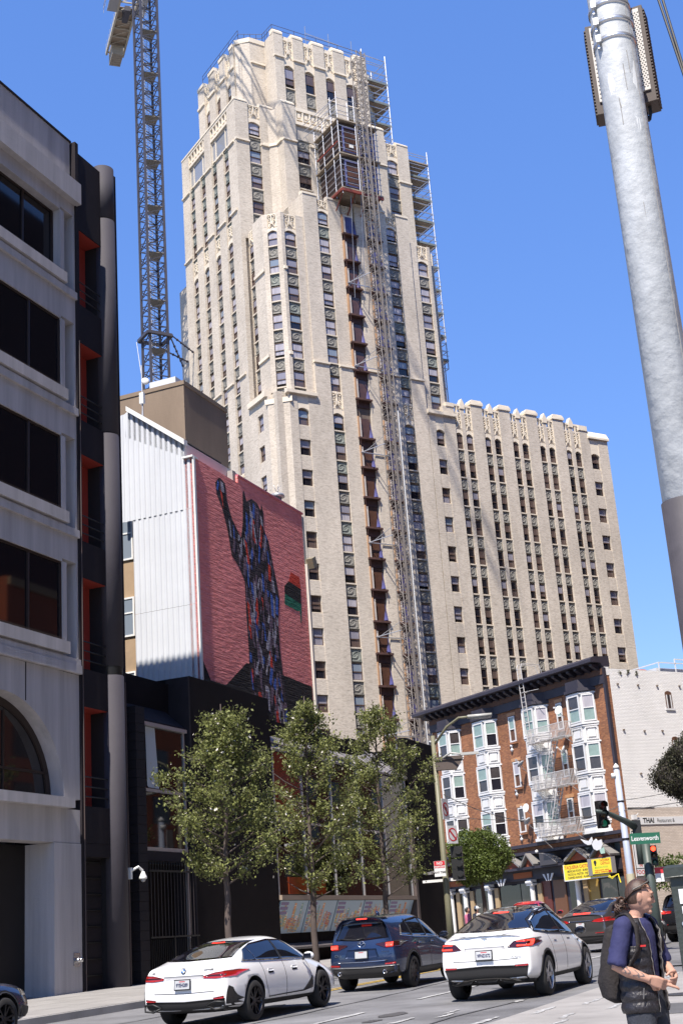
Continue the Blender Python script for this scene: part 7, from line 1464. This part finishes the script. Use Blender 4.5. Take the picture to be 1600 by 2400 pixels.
def f(s_):
    P_(c, 'side_window', panel(bv, [(-1.72,1.17),(-1.0,1.105),(.0,1.06),(1.02,1.015)], [(-1.42,1.33),(-.9,1.455),(-.1,1.53),(.35,1.48),(1.02,1.05)], 'side', .005, 28, 8, s_), M_cgl); P_(c, 'window_trim', panel(bv, [(-1.76,1.135),(-1.0,1.07),(.0,1.03),(1.05,.985)], [(-1.76,1.165),(-1.0,1.10),(.0,1.06),(1.05,1.015)], 'side', .009, 24, 1, s_), M_black)
    P_(c, 'roof_rail_trim', panel(bv, [(-1.76,1.17),(-1.46,1.34),(-.9,1.465),(-.1,1.54),(.38,1.49),(1.06,1.05)], [(-1.76,1.19),(-1.48,1.36),(-.9,1.487),(-.1,1.562),(.40,1.51),(1.08,1.06)], 'side', .008, 26, 1, s_), M_black)
    P_(c, 'door_pillar', panel(bv, [(-.13,1.07),(-.03,1.07)], [(-.16,1.52),(-.08,1.52)], 'side', .010, 2, 7, s_), M_black)
    for x in (-.72,.34): P_(c, 'door_handle', panel(bv, [(x-.11,.93),(x+.11,.92)], [(x-.11,.955),(x+.11,.945)], 'side', .006, 6, 1, s_), M_chr)
    for pts in ([(-1.1,1.1),(-1.02,.85),(-.98,.65),(-.82,.36)],[(-.08,1.06),(-.05,.7),(-.05,.36)],[(.98,1.0),(1.02,.7),(.98,.38)]): seam(c, bv, pts, s_)
    P_(c, 'side_skirt', panel(bv, [(-1.0,.245),(1.02,.245)], [(-1.0,.36),(1.02,.36)], 'side', .012, 16, 3, s_), M_clad); P_(c, 'camera_trim', panel(bv, [(1.02,.86),(1.16,.88)], [(1.02,.89),(1.16,.90)], 'side', .012, 4, 1, s_), M_black)
    for ax in (sp['ra'], sp['fa']): P_(c, 'arch_cladding', panel(bv, [(ax-.415*math.cos(t),.38+.415*math.sin(t)) for t in np.linspace(0,math.pi,12)], [(ax-.45*math.cos(t),.38+.45*math.sin(t)) for t in np.linspace(0,math.pi,12)], 'side', .010, 22, 1, s_), M_clad)
    P_(c, 'tail_light', panel(bv, [(s_*.44,.90),(s_*.62,.885),(s_*.90,.90)], [(s_*.56,1.0),(s_*.7,1.02),(s_*.90,1.035)], 'rear', .012, 14, 4), M_ledd)
    for (y0,z0,y1,z1) in ((.62,.985,.86,1.00),(.62,.91,.86,.92),(.835,.92,.865,.99)): P_(c, 'tail_light_bar', panel(bv, [(s_*y0,z0),(s_*y1,z0+.004)], [(s_*y0,max(z1,z0+.022)),(s_*y1,max(z1,z0+.022))], 'rear', .018, 8, 1), M_brk)
    P_(c, 'reflector', panel(bv, [(s_*.56,.575),(s_*.80,.575)], [(s_*.56,.60),(s_*.80,.605)], 'rear', .018, 6, 1), M_led)
hs(f)
P_(c, 'lower_bumper', panel(bv, [(-.72,.27),(0,.26),(.72,.27)], [(-.80,.58),(0,.605),(.80,.58)], 'rear', .014, 22, 5), M_clad); P_(c, 'diffuser_edge', panel(bv, [(-.80,.30),(-.2,.36),(.2,.36),(.80,.30)], [(-.80,.335),(-.2,.395),(.2,.395),(.80,.335)], 'rear', .05, 20, 1), M_clad)
P_(c, 'boot_seam', panel(bv, [(-.62,.70),(0,.685),(.62,.70)], [(-.62,.71),(0,.695),(.62,.71)], 'rear', .003, 18, 1), M_seam); P_(c, 'boot_recess_shade', panel(bv, [(-.40,.875),(.40,.875)], [(-.38,.93),(.38,.93)], 'rear', .004, 12, 2), mat('shadow_grey', (.35,.35,.36), .4)); P_(c, 'spoiler_lip', panel(bv, [(-.66,1.125),(0,1.14),(.66,1.125)], [(-.66,1.15),(0,1.165),(.66,1.15)], 'rear', .012, 20, 1), mat('lip_grey', (.55,.55,.56), .3))  # recess shade above the plate is painted in grey
plate(c, bv, 0, .79, '9FND372'); xe = bv.ray_cast(Vector((-5,0,1.06)),Vector((1,0,0)))[0].x-.010
P_(c, 'emblem', MB().prism([(xe,.055,1.085),(xe,.03,1.095),(xe,0,1.098),(xe,-.03,1.095),(xe,-.055,1.085),(xe,-.048,1.07),(xe,-.014,1.078),(xe-.006,0,1.0),(xe,.014,1.078),(xe,.048,1.07)], (-.006,0,0)), M_chr, False)
P_(c, 'badge', textmb('DUAL MOTOR', .035, (bv.ray_cast(Vector((-5,-.55,.74)),Vector((1,0,0)))[0].x-.008,-.58,.74), (0,-1,0), (0,0,1), .006), M_chr); P_(c, 'high_brake_light', panel(bv, [(-.15,1.50),(.15,1.50)], [(-.15,1.518),(.15,1.518)], 'rear', .009, 8, 1), M_brk); mirror(c, .78, .92, 1.06, M_kp)
# ---- grey electric SUV farther on
sp = suv(5.04,2.0,1.68,2.965,.37,((.3,-2.42),(.55,-2.49),(.85,-2.50),(1.05,-2.42),(1.18,-2.34),(1.3,-2.37)),0,
 zl=((-2.52,1.10),(-1.3,1.14),(0,1.06),(1.0,1.0),(2.52,.78)), wr=((-2.52,.72),(-2.,.70),(-1.,.63),(0,.62),(.6,.66),(1.2,.74),(2.52,.5)),
 zt=((-2.52,1.17),(-2.2,1.27),(-1.8,1.43),(-1.3,1.58),(-.7,1.67),(0,1.68),(.5,1.59),(1.0,1.35),(1.45,1.08),(2.0,.97),(2.52,.78)), sh=-.03)
H4 = 36.0; c4 = AZ(8.6, 46.5); L4 = c4+d_(H4)*2.2
c, b, bv = build_car('parked_car', 'dark grey electric SUV with dark glass beyond the white crossover', 'car', sp, M_gp, L4, H4, M_rimd, 5, 'double', 'cars in the street')
P_(c, 'rear_window', panel(bv, [(-.74,1.24),(0,1.22),(.74,1.24)], [(-.58,1.60),(0,1.62),(.58,1.60)], 'rear', .005, 20, 9), M_cgl); P_(c, 'glass_roof', panel(bv, [(-.9,-.5),(.5,-.55)], [(-.9,.5),(.5,.55)], 'top', .006, 10, 8), M_cgl)
def f(s_):
    P_(c, 'side_window', panel(bv, [(-1.8,1.21),(-1.0,1.15),(.0,1.09),(1.1,1.03)], [(-1.45,1.40),(-.9,1.52),(-.1,1.58),(.4,1.52),(1.1,1.06)], 'side', .005, 24, 7, s_), M_cgl); P_(c, 'window_trim', panel(bv, [(-1.84,1.18),(-1.0,1.12),(.0,1.06),(1.12,1.0)], [(-1.84,1.205),(-1.0,1.145),(.0,1.085),(1.12,1.025)], 'side', .009, 20, 1, s_), M_chr)
    P_(c, 'tail_light', panel(bv, [(s_*.40,.96),(s_*.65,.93),(s_*.94,.95)], [(s_*.5,1.02),(s_*.7,1.06),(s_*.94,1.09)], 'rear', .012, 12, 4), M_led); P_(c, 'reflector', panel(bv, [(s_*.5,.60),(s_*.8,.60)], [(s_*.5,.625),(s_*.8,.63)], 'rear', .02, 6, 1), M_led)
    seam(c, bv, [(-.1,1.08),(-.06,.7),(-.06,.36)], s_)
hs(f)
P_(c, 'lower_bumper', panel(bv, [(-.8,.28),(.8,.28)], [(-.88,.52),(.88,.52)], 'rear', .014, 18, 4), M_clad); P_(c, 'chrome_strip', panel(bv, [(-.46,.985),(.46,.985)], [(-.46,1.005),(.46,1.005)], 'rear', .014, 12, 1), M_chr); P_(c, 'high_brake_light', panel(bv, [(-.30,1.21),(.30,1.21)], [(-.30,1.235),(.30,1.235)], 'rear', .014, 10, 1), M_brk); plate(c, bv, 0, .86, None); mirror(c, .85, .96, 1.1, M_gp)
xe = bv.ray_cast(Vector((-5,0,1.12)),Vector((1,0,0)))[0].x-.010; P_(c, 'emblem', MB().prism([(xe,.05,1.12),(xe,-.05,1.12),(xe,-.01,1.11),(xe,0,1.05),(xe,.01,1.11)], (-.006,0,0)), M_chr, False)
# ---- black SUV at the right edge
sp = suv(4.8,1.95,1.72,2.85,.37,((.3,-2.3),(.6,-2.38),(.95,-2.36),(1.15,-2.26),(1.5,-2.0),(1.72,-1.9)),0,
 zl=((-2.4,1.10),(0,1.06),(1.0,1.02),(2.4,.82)), wr=((-2.4,.64),(0,.64),(1.0,.7),(2.4,.5)), zt=((-2.4,1.64),(-1.6,1.70),(-.5,1.72),(.1,1.68),(.6,1.5),(1.1,1.15),(1.8,1.02),(2.4,.82)))
H5 = 34.0; L5 = AZ(12.62, 51)+d_(H5)*2.1
c, b, bv = build_car('parked_car', 'black SUV with red tail lights at the right edge behind the person', 'car', sp, M_kp, L5, H5, M_rimd, 5, 'double', 'cars in the street')
P_(c, 'rear_window', panel(bv, [(-.7,1.18),(.7,1.18)], [(-.55,1.56),(.55,1.56)], 'rear', .005, 14, 7), M_cgl)
def f(s_):
    P_(c, 'side_window', panel(bv, [(-1.8,1.19),(.0,1.12),(.9,1.08)], [(-1.6,1.5),(-.1,1.6),(.9,1.1)], 'side', .005, 18, 6, s_), M_cgl); P_(c, 'tail_light', panel(bv, [(s_*.45,.98),(s_*.92,.96)], [(s_*.45,1.06),(s_*.92,1.12)], 'rear', .014, 10, 3), M_led); P_(c, 'tail_lamp_glow', panel(bv, [(s_*.72,1.0),(s_*.9,1.0)], [(s_*.72,1.07),(s_*.9,1.08)], 'rear', .02, 5, 2), M_brk); P_(c, 'reflector', panel(bv, [(s_*.6,.6),(s_*.86,.6)], [(s_*.6,.63),(s_*.86,.64)], 'rear', .02, 5, 1), M_led)
hs(f); P_(c, 'chrome_strip', panel(bv, [(-.8,1.07),(.8,1.07)], [(-.8,1.09),(.8,1.09)], 'rear', .018, 12, 1), M_chr); P_(c, 'lower_bumper', panel(bv, [(-.8,.3),(.8,.3)], [(-.88,.62),(.88,.62)], 'rear', .014, 14, 4), M_clad); plate(c, bv, 0, .86, None)
# ---- red pickup
sp = suv(5.4,1.95,1.82,3.4,.38,((.4,-2.62),(.7,-2.68),(1.1,-2.66),(1.3,-2.66)),0,
 zl=((-2.7,1.12),(0,1.12),(1.2,1.10),(2.7,.98)), wr=((-2.7,.80),(-.9,.80),(-.75,.66),(.4,.64),(1.0,.7),(2.7,.6)), zt=((-2.7,1.2),(-.95,1.2),(-.8,1.72),(-.5,1.80),(0,1.82),(.4,1.76),(.9,1.45),(1.3,1.18),(2.7,1.0)))
H6 = 26.0; L6 = AZ(6.3, 60)+d_(H6)*.6
c, b, bv = build_car('parked_truck', 'red pickup truck half hidden behind the white crossover roof', 'truck', sp, M_rp, L6, H6, M_rims, 5, 'single')
P_(c, 'rear_window', panel(bv, [(-.62,1.36),(.62,1.36)], [(-.56,1.66),(.56,1.66)], 'rear', .008, 12, 6), M_cgl); hs(lambda s_: P_(c, 'side_window', panel(bv, [(-.6,1.24),(.8,1.2)], [(-.55,1.68),(.3,1.66),(.8,1.24)], 'side', .006, 14, 6, s_), M_cgl)); hs(lambda s_: P_(c, 'tail_light', panel(bv, [(s_*.84,.85),(s_*.94,.85)], [(s_*.84,1.12),(s_*.94,1.12)], 'rear', .012, 3, 5), M_led))
P_(c, 'high_brake_light', panel(bv, [(-.15,1.72),(.15,1.72)], [(-.15,1.745),(.15,1.745)], 'rear', .01, 6, 1), M_brk); mirror(c, .75, .95, 1.25, M_rp, 1.2)
# ---- navy car whose nose enters at the lower left
sp = suv(4.6,1.86,1.62,2.7,.36,((.3,-2.2),(.6,-2.28),(1.0,-2.25),(1.6,-1.95)),0,
 zl=((-2.3,1.04),(0,1.0),(1.0,.98),(1.8,.93),(2.3,.80)), wr=((-2.3,.6),(0,.6),(.8,.66),(2.3,.52)), zt=((-2.3,1.5),(-.5,1.62),(.2,1.58),(.7,1.35),(1.1,1.06),(1.7,.99),(2.1,.90),(2.3,.80)))
NOSE = AZ(-13.75, 26.6); H7 = 22.4; L7 = NOSE-d_(H7)*2.28-d_(H7+90)*.75
c, b, bv = build_car('parked_car', 'dark navy car with only its nose showing at lower left', 'car', sp, M_np, L7, H7, M_rimd, 5, 'double', 'cars in the street')
P_(c, 'windscreen', panel(bv, [(1.0,-.6),(1.05,.6)], [(.35,-.52),(.35,.52)], 'top', .005, 12, 8), M_cgl)
def f(s_):
    P_(c, 'side_window', panel(bv, [(-1.7,1.12),(0,1.06),(.8,1.02)], [(-1.5,1.38),(-.1,1.5),(.8,1.06)], 'side', .005, 18, 6, s_), M_cgl); P_(c, 'headlight', panel(bv, [(1.90,.72),(2.12,.72),(2.24,.72)], [(1.90,.84),(2.12,.80),(2.24,.77)], 'side', .01, 8, 3, s_), mat('headlamp_glass', (.35,.33,.30), .08, .2)); P_(c, 'bumper_trim', panel(bv, [(1.85,.36),(2.2,.36)], [(1.85,.55),(2.2,.52)], 'side', .012, 8, 3, s_), M_clad)
    for ax in (sp['ra'], sp['fa']): P_(c, 'arch_cladding', panel(bv, [(ax-.415*math.cos(t),.38+.415*math.sin(t)) for t in np.linspace(0,math.pi,12)], [(ax-.46*math.cos(t),.38+.46*math.sin(t)) for t in np.linspace(0,math.pi,12)], 'side', .010, 22, 1, s_), M_clad)
hs(f); P_(c, 'grille', panel(bv, [(-.5,.45),(.5,.45)], [(-.55,.68),(.55,.68)], 'front', .012, 12, 4), M_black); mirror(c, .72, .9, 1.06, M_np)
# ------------------------------------------------------------------ people
M_skin = mat('skin', (.46,.26,.19), .62, var=.10, vs=(14,14,14), spec=.35); M_hair = mat('brown_hair', (.058,.030,.019), .5, bump=.22, bs=120, var=.5, vs=(60,60,9)); M_shirt = mat('blue_shirt', (.022,.024,.085), .85, var=.15, vs=(6,6,6), bump=.35, bs=22); M_vest = mat('black_vest', (.016,.014,.017), .45, var=.3, vs=(9,9,9), bump=.6, bs=30); M_pack = mat('backpack_fabric', (.017,.0135,.0135), .85, var=.2, vs=(8,8,8), bump=.4, bs=40); M_jean = mat('dark_jeans', (.030,.034,.046), .9, var=.35, vs=(5,5,3), bump=.3, bs=60); M_zip = mat('zip', (.16,.15,.14), .5, .3); M_ink = mat('tattoo_ink', (.14,.12,.12), .7)
def loft(mb, rings, n=16, cap=True):    # rings: (centre, half width y, half depth x, yaw, pitch)
    P = []
    for c, ry, rx, *o in rings:
        yaw = o[0] if o else 0.; tilt = o[1] if len(o) > 1 else 0.
        Rm = Matrix.Rotation(yaw, 3, 'Z') @ Matrix.Rotation(tilt, 3, 'Y')
        for t in np.linspace(0, 2*math.pi, n, endpoint=False): P.append(Vector(c)+Rm @ Vector((math.cos(t)*rx, math.sin(t)*ry, 0)))
    m_ = len(rings); F = [(i*n+j, i*n+(j+1)%n, (i+1)*n+(j+1)%n, (i+1)*n+j) for i in range(m_-1) for j in range(n)]
    if cap: F += [tuple(range(n))[::-1], tuple(range((m_-1)*n, m_*n))]
    return mb.add(P, F)
def hand(mb, wr, el, palm_n, side):
    """palm, four unequal bent fingers and a thumb; wr wrist, el forearm direction, palm_n palm normal"""
    d_ = Vector(el).normalized(); n_ = Vector(palm_n); n_ = (n_-d_*n_.dot(d_)).normalized(); s_ = d_.cross(n_)*side; wr = Vector(wr)
    P = [wr, wr+d_*.04, wr+d_*.085]
    for off in (-.026,-.009,.009,.026): mb.tube([wr-d_*.01+s_*off*.6, wr+d_*.045+s_*off, wr+d_*.09+s_*off*1.05], [.016,.0165,.0125], 8)
    for k, (off, L) in enumerate(((.030,.068),(.010,.078),(-.010,.073),(-.029,.058))):
        b0 = wr+d_*.088+s_*off; dd = d_; pts = [b0]
        for j, fr_ in enumerate((.42,.32,.26)):
            dd = (dd*math.cos(.55)+n_*math.sin(.55)).normalized(); pts.append(pts[-1]+dd*L*fr_)
        mb.tube(pts, [.0098,.0092,.0085,.0068], 8); mb.ball(pts[-1], .0068, 8, 5)
    t0 = wr+d_*.025+s_*.028; mb.tube([t0, t0+(d_*.6+s_*.6+n_*.35)*.042, t0+(d_*.95+s_*.45+n_*.8)*.062, t0+(d_*1.2+s_*.1+n_*1.0)*.078], [.0145,.0125,.0105,.008], 8)
def make_person(label, loc, yaw_az, group=None, detailed=True, coat=None):
    loc = Vector(loc); t = thing('person', label, 'person', FW, loc, group, Matrix.Rotation(R_(90-yaw_az), 4, 'Z'))
    b = MB(); vox = .0055 if detailed else .014
    # body: trunk, neck, legs
    loft(b, [((0,0,.84),.155,.10),((0,0,.93),.17,.115),((.0,0,1.05),.145,.10),((.0,0,1.2),.155,.105),((-.005,0,1.34),.165,.11),((-.01,0,1.43),.13,.09),((-.012,0,1.475),.065,.06)])
    hy = R_(34) if detailed else 0.
    loft(b, [((-.015,0,1.42),.062,.062),((.008 if detailed else -.008,0,1.49),.054,.058),((.048 if detailed else .012,.004,1.545),.051,.058,hy)], 14)
    for sy in (-1,1):
        loft(b, [((0,sy*.085,.90),.09,.10),((.005,sy*.095,.72),.082,.088),((.01,sy*.10,.50),.056,.06),((0,sy*.10,.42),.052,.058),((-.015,sy*.10,.30),.055,.06),((-.01,sy*.10,.10),.036,.042)], 12)
        b.tube([(-.03,sy*.10,.05),(.05,sy*.105,.045),(.14,sy*.115,.035),(.19,sy*.12,.03)], [.04,.042,.042,.028], 8)
    # head (turned to the left of the chest)
    hc = Vector((.055 if detailed else .012,.006,1.612)); Rh = Matrix.Rotation(hy, 3, 'Z') @ Matrix.Rotation(.20 if detailed else 0., 3, 'Y')
    H_b = MB(); H_b.ball((0,0,0),1,24,18,sc=(.095,.074,.115))
    H_b.ball((.026,0,-.062),1,16,10,sc=(.066,.052,.056)); H_b.tube([(.088,0,.020),(.099,0,-.006),(.108,0,-.024),(.094,0,-.034)], [.010,.0115,.0115,.009], 8)
    H_b.ball((.088,0,-.062),1,10,6,sc=(.013,.026,.009)); H_b.ball((.078,0,-.098),1,10,6,sc=(.022,.028,.020)); H_b.ball((.082,0,.032),1,12,6,sc=(.016,.052,.012))
    for sy in (-1,1):
        H_b.ball((.062,sy*.040,-.022),1,8,6,sc=(.026,.022,.020)); H_b.ball((-.004,sy*.073,-.012),1,10,8,sc=(.020,.010,.034)); H_b.ball((-.010,sy*.079,-.004),1,8,6,sc=(.014,.007,.024))
    b.add([hc+Rh @ Vector(v) for v in H_b.v], H_b.f)
    arms = {}
    if detailed:
        sh_r, e_r, w_r = Vector((0,-.185,1.41)), Vector((-.045,-.265,1.145)), Vector((.13,-.135,1.05)); sh_l, e_l, w_l = Vector((0,.185,1.41)), Vector((.03,.275,1.14)), Vector((.185,.115,1.065))
    else:
        sh_r, e_r, w_r = Vector((0,-.185,1.41)), Vector((-.02,-.24,1.13)), Vector((.06,-.25,.90)); sh_l, e_l, w_l = Vector((0,.185,1.41)), Vector((.02,.24,1.13)), Vector((.1,.25,.91))
    for sh_, e_, w__, side in ((sh_r,e_r,w_r,-1),(sh_l,e_l,w_l,1)):
        b.tube([sh_, sh_.lerp(e_,.5), e_, e_.lerp(w__,.35), w__], [.052,.045,.038,.040,.026], 12)
    if detailed:
        hand(b, w_r, (Vector((.245,-.02,.985))-w_r), (.1,.9,-.15), -1); hand(b, w_l, (Vector((.255,.0,1.0))-w_l), (-.2,-.95,-.1), -1)
        b.tube([(.20,-.035,1.01),(.255,.005,.985),(.262,.02,.97)], [.012,.011,.009], 8)
    else:
        hand(b, w_r, (0.05,0,-1), (.3,1,0), -1); hand(b, w_l, (.05,0,-1), (.3,-1,0), 1)
    me = remesh(b, vox, 'body', [M_skin], 2); o = bpy.data.objects.new('body', me); COL.objects.link(o); o.parent = t; BASE[o.name] = Vector((0,0,0))
    # clothes
    def cloth(nm, mb, m, vx=None, sm=3):
        k = remesh(mb, vx or (.009 if detailed else .02), nm, [m], sm); q = bpy.data.objects.new(nm, k); COL.objects.link(q); q.parent = t; BASE[q.name] = Vector((0,0,0)); return q
    sh = MB(); loft(sh, [((.0,0,.885),.165,.115),((0,0,1.05),.155,.11),((.0,0,1.2),.16,.115),((-.005,0,1.34),.172,.12),((-.01,0,1.425),.155,.108),((-.012,0,1.462),.098,.085)])
    for sh_, e_ in ((sh_r,e_r),(sh_l,e_l)): sh.tube([Vector((sh_.x,sh_.y*.55,sh_.z+.022)), Vector((sh_.x,sh_.y*.88,sh_.z+.014)), sh_.lerp(e_,.13), sh_.lerp(e_,.4), sh_.lerp(e_,.7), sh_.lerp(e_,.9), sh_.lerp(e_,.97)], [.058,.064,.066,.068,.064,.070,.066], 16); sh.ball(sh_.lerp(e_,.02)+Vector((0,0,.005)), .068, 14, 9); [sh.tube([sh_.lerp(e_,t_)+Vector((.05*math.cos(t_*9),sh_.y*.15,0)), sh_.lerp(e_,t_+.08)+Vector((.045*math.sin(t_*9),sh_.y*.25,.0)), sh_.lerp(e_,t_+.05)+Vector((-.055,sh_.y*.1,.02))], .017, 6) for t_ in (.35,.55,.72,.85)]
    cloth('shirt', sh, coat or M_shirt)
    jn = MB(); loft(jn, [((0,0,.80),.17,.115),((0,0,.90),.178,.122),((0,0,1.0),.165,.115)])
    for sy in (-1,1): loft(jn, [((0,sy*.085,.90),.10,.115),((.005,sy*.095,.72),.096,.10),((.01,sy*.10,.50),.075,.08),((-.005,sy*.10,.30),.072,.078),((-.01,sy*.10,.09),.066,.075)], 14)
    cloth('jeans', jn, M_jean)
    shoe = MB()
    for sy in (-1,1): shoe.tube([(-.05,sy*.10,.055),(.05,sy*.105,.05),(.14,sy*.115,.042),(.205,sy*.122,.035)], [.05,.052,.05,.034], 10).box(-.09,.22,sy*.105-.048,sy*.115+.05,.0,.028)
    cloth('shoes', shoe, M_black)
    # hair
    hr = MB(); g = MB(); g.ball((-.006,0,.010),1,44,28,sc=(.0975,.0785,.112)); 
    V = [hc+Rh @ Vector(v) for v in g.v]
    keep = []
    for q in g.f:
        cx = sum(g.v[i][0] for i in q)/4; cz = sum(g.v[i][2] for i in q)/4
        if (cz > .088 and cx < .062) or (cx < .012 and cz > .022) or (cx < -.022 and cz > -.07): keep.append(q)
    hr.add(V, keep)
    if detailed:
        for k in range(4): hr.ball(hc+Rh @ Vector((-.118+.014*(k%2),.008*k-.012,-.058-.024*k)), .022-.002*k, 10, 7)
        for k in range(9): hr.tube([hc+Rh @ Vector((.045-.01*k,-.074+.016*k*.9,.075+.004*k)), hc+Rh @ Vector((-.05,-.084+.012*k,.03)), hc+Rh @ Vector((-.108,-.03+.006*k,-.05))], [.006,.007,.006], 4)
        for k in range(7): hr.tube([hc+Rh @ (Vector((-.125-.006*(k%3), -.012+.006*k, -.052-.014*k))+Vector((.026*math.cos(t_), .012*math.sin(t_*2+k), .026*math.sin(t_)))) for t_ in np.linspace(0,6.283,12)], .0085, 6)
        for k in range(6): hr.tube([hc+Rh @ Vector((-.11,0,-.08)), hc+Rh @ Vector((-.14-.01*(k%3),-.03+.012*k,-.10-.012*k)), hc+Rh @ Vector((-.105,-.02+.01*k,-.145))], .006, 4)
    part(t, 'hair', hr, M_hair if detailed else M_black, True)
    if not detailed: return t
    ey = MB()
    for sy in (-1,1): ey.ball(hc+Rh @ Vector((.080,sy*.034,.006)), .0125, 8, 6)
    part(t, 'eyes', ey, M_hair); part(t, 'mouth', MB().obox(hc+Rh @ Vector((.0945,0,-.0615)), Rh @ Vector((.003,0,0)), Rh @ Vector((0,.020,0)), Vector((0,0,.0018))), mat('lips', (.30,.10,.09), .5))
    part(t, 'eyebrows', MB().obox(hc+Rh @ Vector((.094,.034,.034)), Rh @ Vector((.005,0,0)), Rh @ Vector((0,.018,0)), Vector((0,0,.004))).obox(hc+Rh @ Vector((.094,-.034,.034)), Rh @ Vector((.005,0,0)), Rh @ Vector((0,.018,0)), Vector((0,0,.004))), M_hair)
    sg = MB()
    for sy in (-1,1):
        sg.prism([hc+Rh @ Vector((.040+a*.5,sy*(.038+b_),.122-a*.8)) for a,b_ in ((0,-.03),(0,.028),(.020,.036),(.036,.02),(.036,-.018),(.02,-.032))], Rh @ Vector((.004,0,.006))); sg.tube([hc+Rh @ Vector((.050,sy*.068,.108)), hc+Rh @ Vector((.0,sy*.086,.07)), hc+Rh @ Vector((-.055,sy*.086,.035))], .0045, 5)
    sg.bar(hc+Rh @ Vector((.048,-.012,.120)), hc+Rh @ Vector((.048,.012,.120)), .005, 5); part(t, 'sunglasses', sg, M_black)
    # quilted sleeveless vest: open shell
    vs_ = MB(); n_ = 60; zs_ = np.linspace(.835, 1.465, 64); P = []
    for z in zs_:
        ry = np.interp(z, [.83,.95,1.1,1.25,1.36,1.43,1.47], [.195,.188,.182,.188,.195,.165,.115]); rx = np.interp(z, [.83,.95,1.1,1.25,1.36,1.43,1.47], [.150,.143,.137,.142,.146,.122,.10])
        gap = np.interp(z, [.83,1.0,1.3,1.47], [.34,.33,.42,.75]); puff = .012*abs(math.sin((z-.835)*math.pi/.072))
        for j in range(n_+1):
            a = gap+(2*math.pi-2*gap)*j/n_; qf = puff*(.7+.3*abs(math.sin(a*9))); P.append((math.cos(a)*(rx+qf)-.005, math.sin(a)*(ry+qf), z))
    F = []
    for i in range(63):
        for j in range(n_):
            a = P[i*(n_+1)+j]; z = zs_[i]
            arm_hole = z > 1.27 and abs(a[1]) > .150 and abs(a[0]) < .085
            if not arm_hole: F.append((i*(n_+1)+j, i*(n_+1)+j+1, (i+1)*(n_+1)+j+1, (i+1)*(n_+1)+j))
    vs_.add(P, F); vo = part(t, 'vest', vs_, M_vest, True); sm = vo.modifiers.new('t','SOLIDIFY'); sm.thickness = .012; sm.offset = -1
    for side in (-1,1):
        zp = [Vector((P[i*(n_+1)+(0 if side > 0 else n_)])) for i in range(0,64,3)]; part(vo, 'zip', MB().tube([p+Vector((.004,0,0)) for p in zp], .003, 5), M_zip)
        cl_ = MB(); 
        cl_.add([Vector((.055,side*.075,1.40)),Vector((.095,side*.10,1.37)),Vector((.03,side*.15,1.44)),Vector((-.06,side*.10,1.50)),Vector((-.075,side*.05,1.525)),Vector((.0,side*.085,1.50))], [(0,1,2,5),(2,3,4,5)]); co_ = part(vo, 'collar', cl_, M_vest, True); s2 = co_.modifiers.new('t','SOLIDIFY'); s2.thickness = .014
    part(vo, 'red_label', MB().obox((.118,-.150,1.275), (.016,.012,0), (.003,-.003,0), (0,0,.006)), mat('label_red', (.5,.02,.02), .6)); part(vo, 'pocket_zip', MB().tube([(.105,-.185,1.0),(.095,-.192,.93)], .004, 4), M_zip)
    bp_ = MB(); loft(bp_, [((-.18,0,.90),.09,.05),((-.205,0,.93),.13,.085),((-.215,0,1.05),.14,.10),((-.205,0,1.2),.135,.09),((-.18,0,1.34),.12,.07),((-.17,0,1.41),.10,.055),((-.16,0,1.43),.05,.03)], 20); loft(bp_, [((-.27,0,.94),.10,.045),((-.285,0,1.05),.11,.055),((-.27,0,1.14),.09,.045)], 14)
    pk_ = cloth('backpack', bp_, M_pack, .010, 2)
    for sy in (-1,1): part(pk_, 'shoulder_strap', MB().grid(lambda a, b_: tuple(Vector(np.array([np.interp(a,[0,.2,.4,.6,.8,1],[-.13,-.08,.0,.075,.085,.0]), sy*np.interp(a,[0,.2,.4,.6,.8,1],[.085,.10,.125,.155,.18,.205]), np.interp(a,[0,.2,.4,.6,.8,1],[1.39,1.472,1.482,1.39,1.25,1.12])]))+Vector((0,sy*(b_-.5)*.055,-abs(b_-.5)*.008))+Vector((.012,0,.012))), 22, 2), M_pack, True).modifiers.new('t','SOLIDIFY').thickness = .012
    tt = MB()
    for k, s0 in enumerate((.18,.3,.55,.7)):
        c0 = e_r.lerp(w_r, s0); dr = (w_r-e_r).normalized(); out = Vector((.1,-1,.35)); out = (out-dr*out.dot(dr)).normalized(); r0 = np.interp(s0,[0,.35,1],[.038,.040,.026])+.0012; b2 = dr.cross(out)
        tt.add([c0+out*r0*math.cos(a)+b2*r0*math.sin(a)+dr*(.018*math.sin(a*5+k)) for a in np.linspace(-.7,.6,7)]+[c0+out*r0*math.cos(a)+b2*r0*math.sin(a)+dr*(.018*math.sin(a*5+k)+.010) for a in np.linspace(-.7,.6,7)], [(i,i+1,8+i,7+i) for i in range(6)])
    part(t, 'tattoo', tt, M_ink); return t
pp_ = onground(10.60, 10.2); make_person('person in black quilted vest and blue shirt with backpack, hair tied back', pp_, 130)
q = onground(4.30, 55); make_person('person in pale cap walking beyond the white crossover', q, 60, 'pedestrians beyond the cars', False, mat('pale_top', (.4,.38,.36), .8))
CP = thing('cap', 'pale cap on the head of the far walker', 'cap', FW, (q.x,q.y,q.z+1.66)); part(CP, 'crown', MB().ball((q.x+.01,q.y,q.z+1.675),1,12,7,sc=(.105,.095,.085)), M_white, True); part(CP, 'peak', MB().lathe([(.09,0),(.12,-.01)], (q.x+.08,q.y+.02,q.z+1.68), n=12), M_white)
q = onground(3.92, 55.6); make_person('person with dark hair and pink top beyond the white crossover', q, 80, 'pedestrians beyond the cars', False, mat('pink_top', (.55,.16,.28), .8))
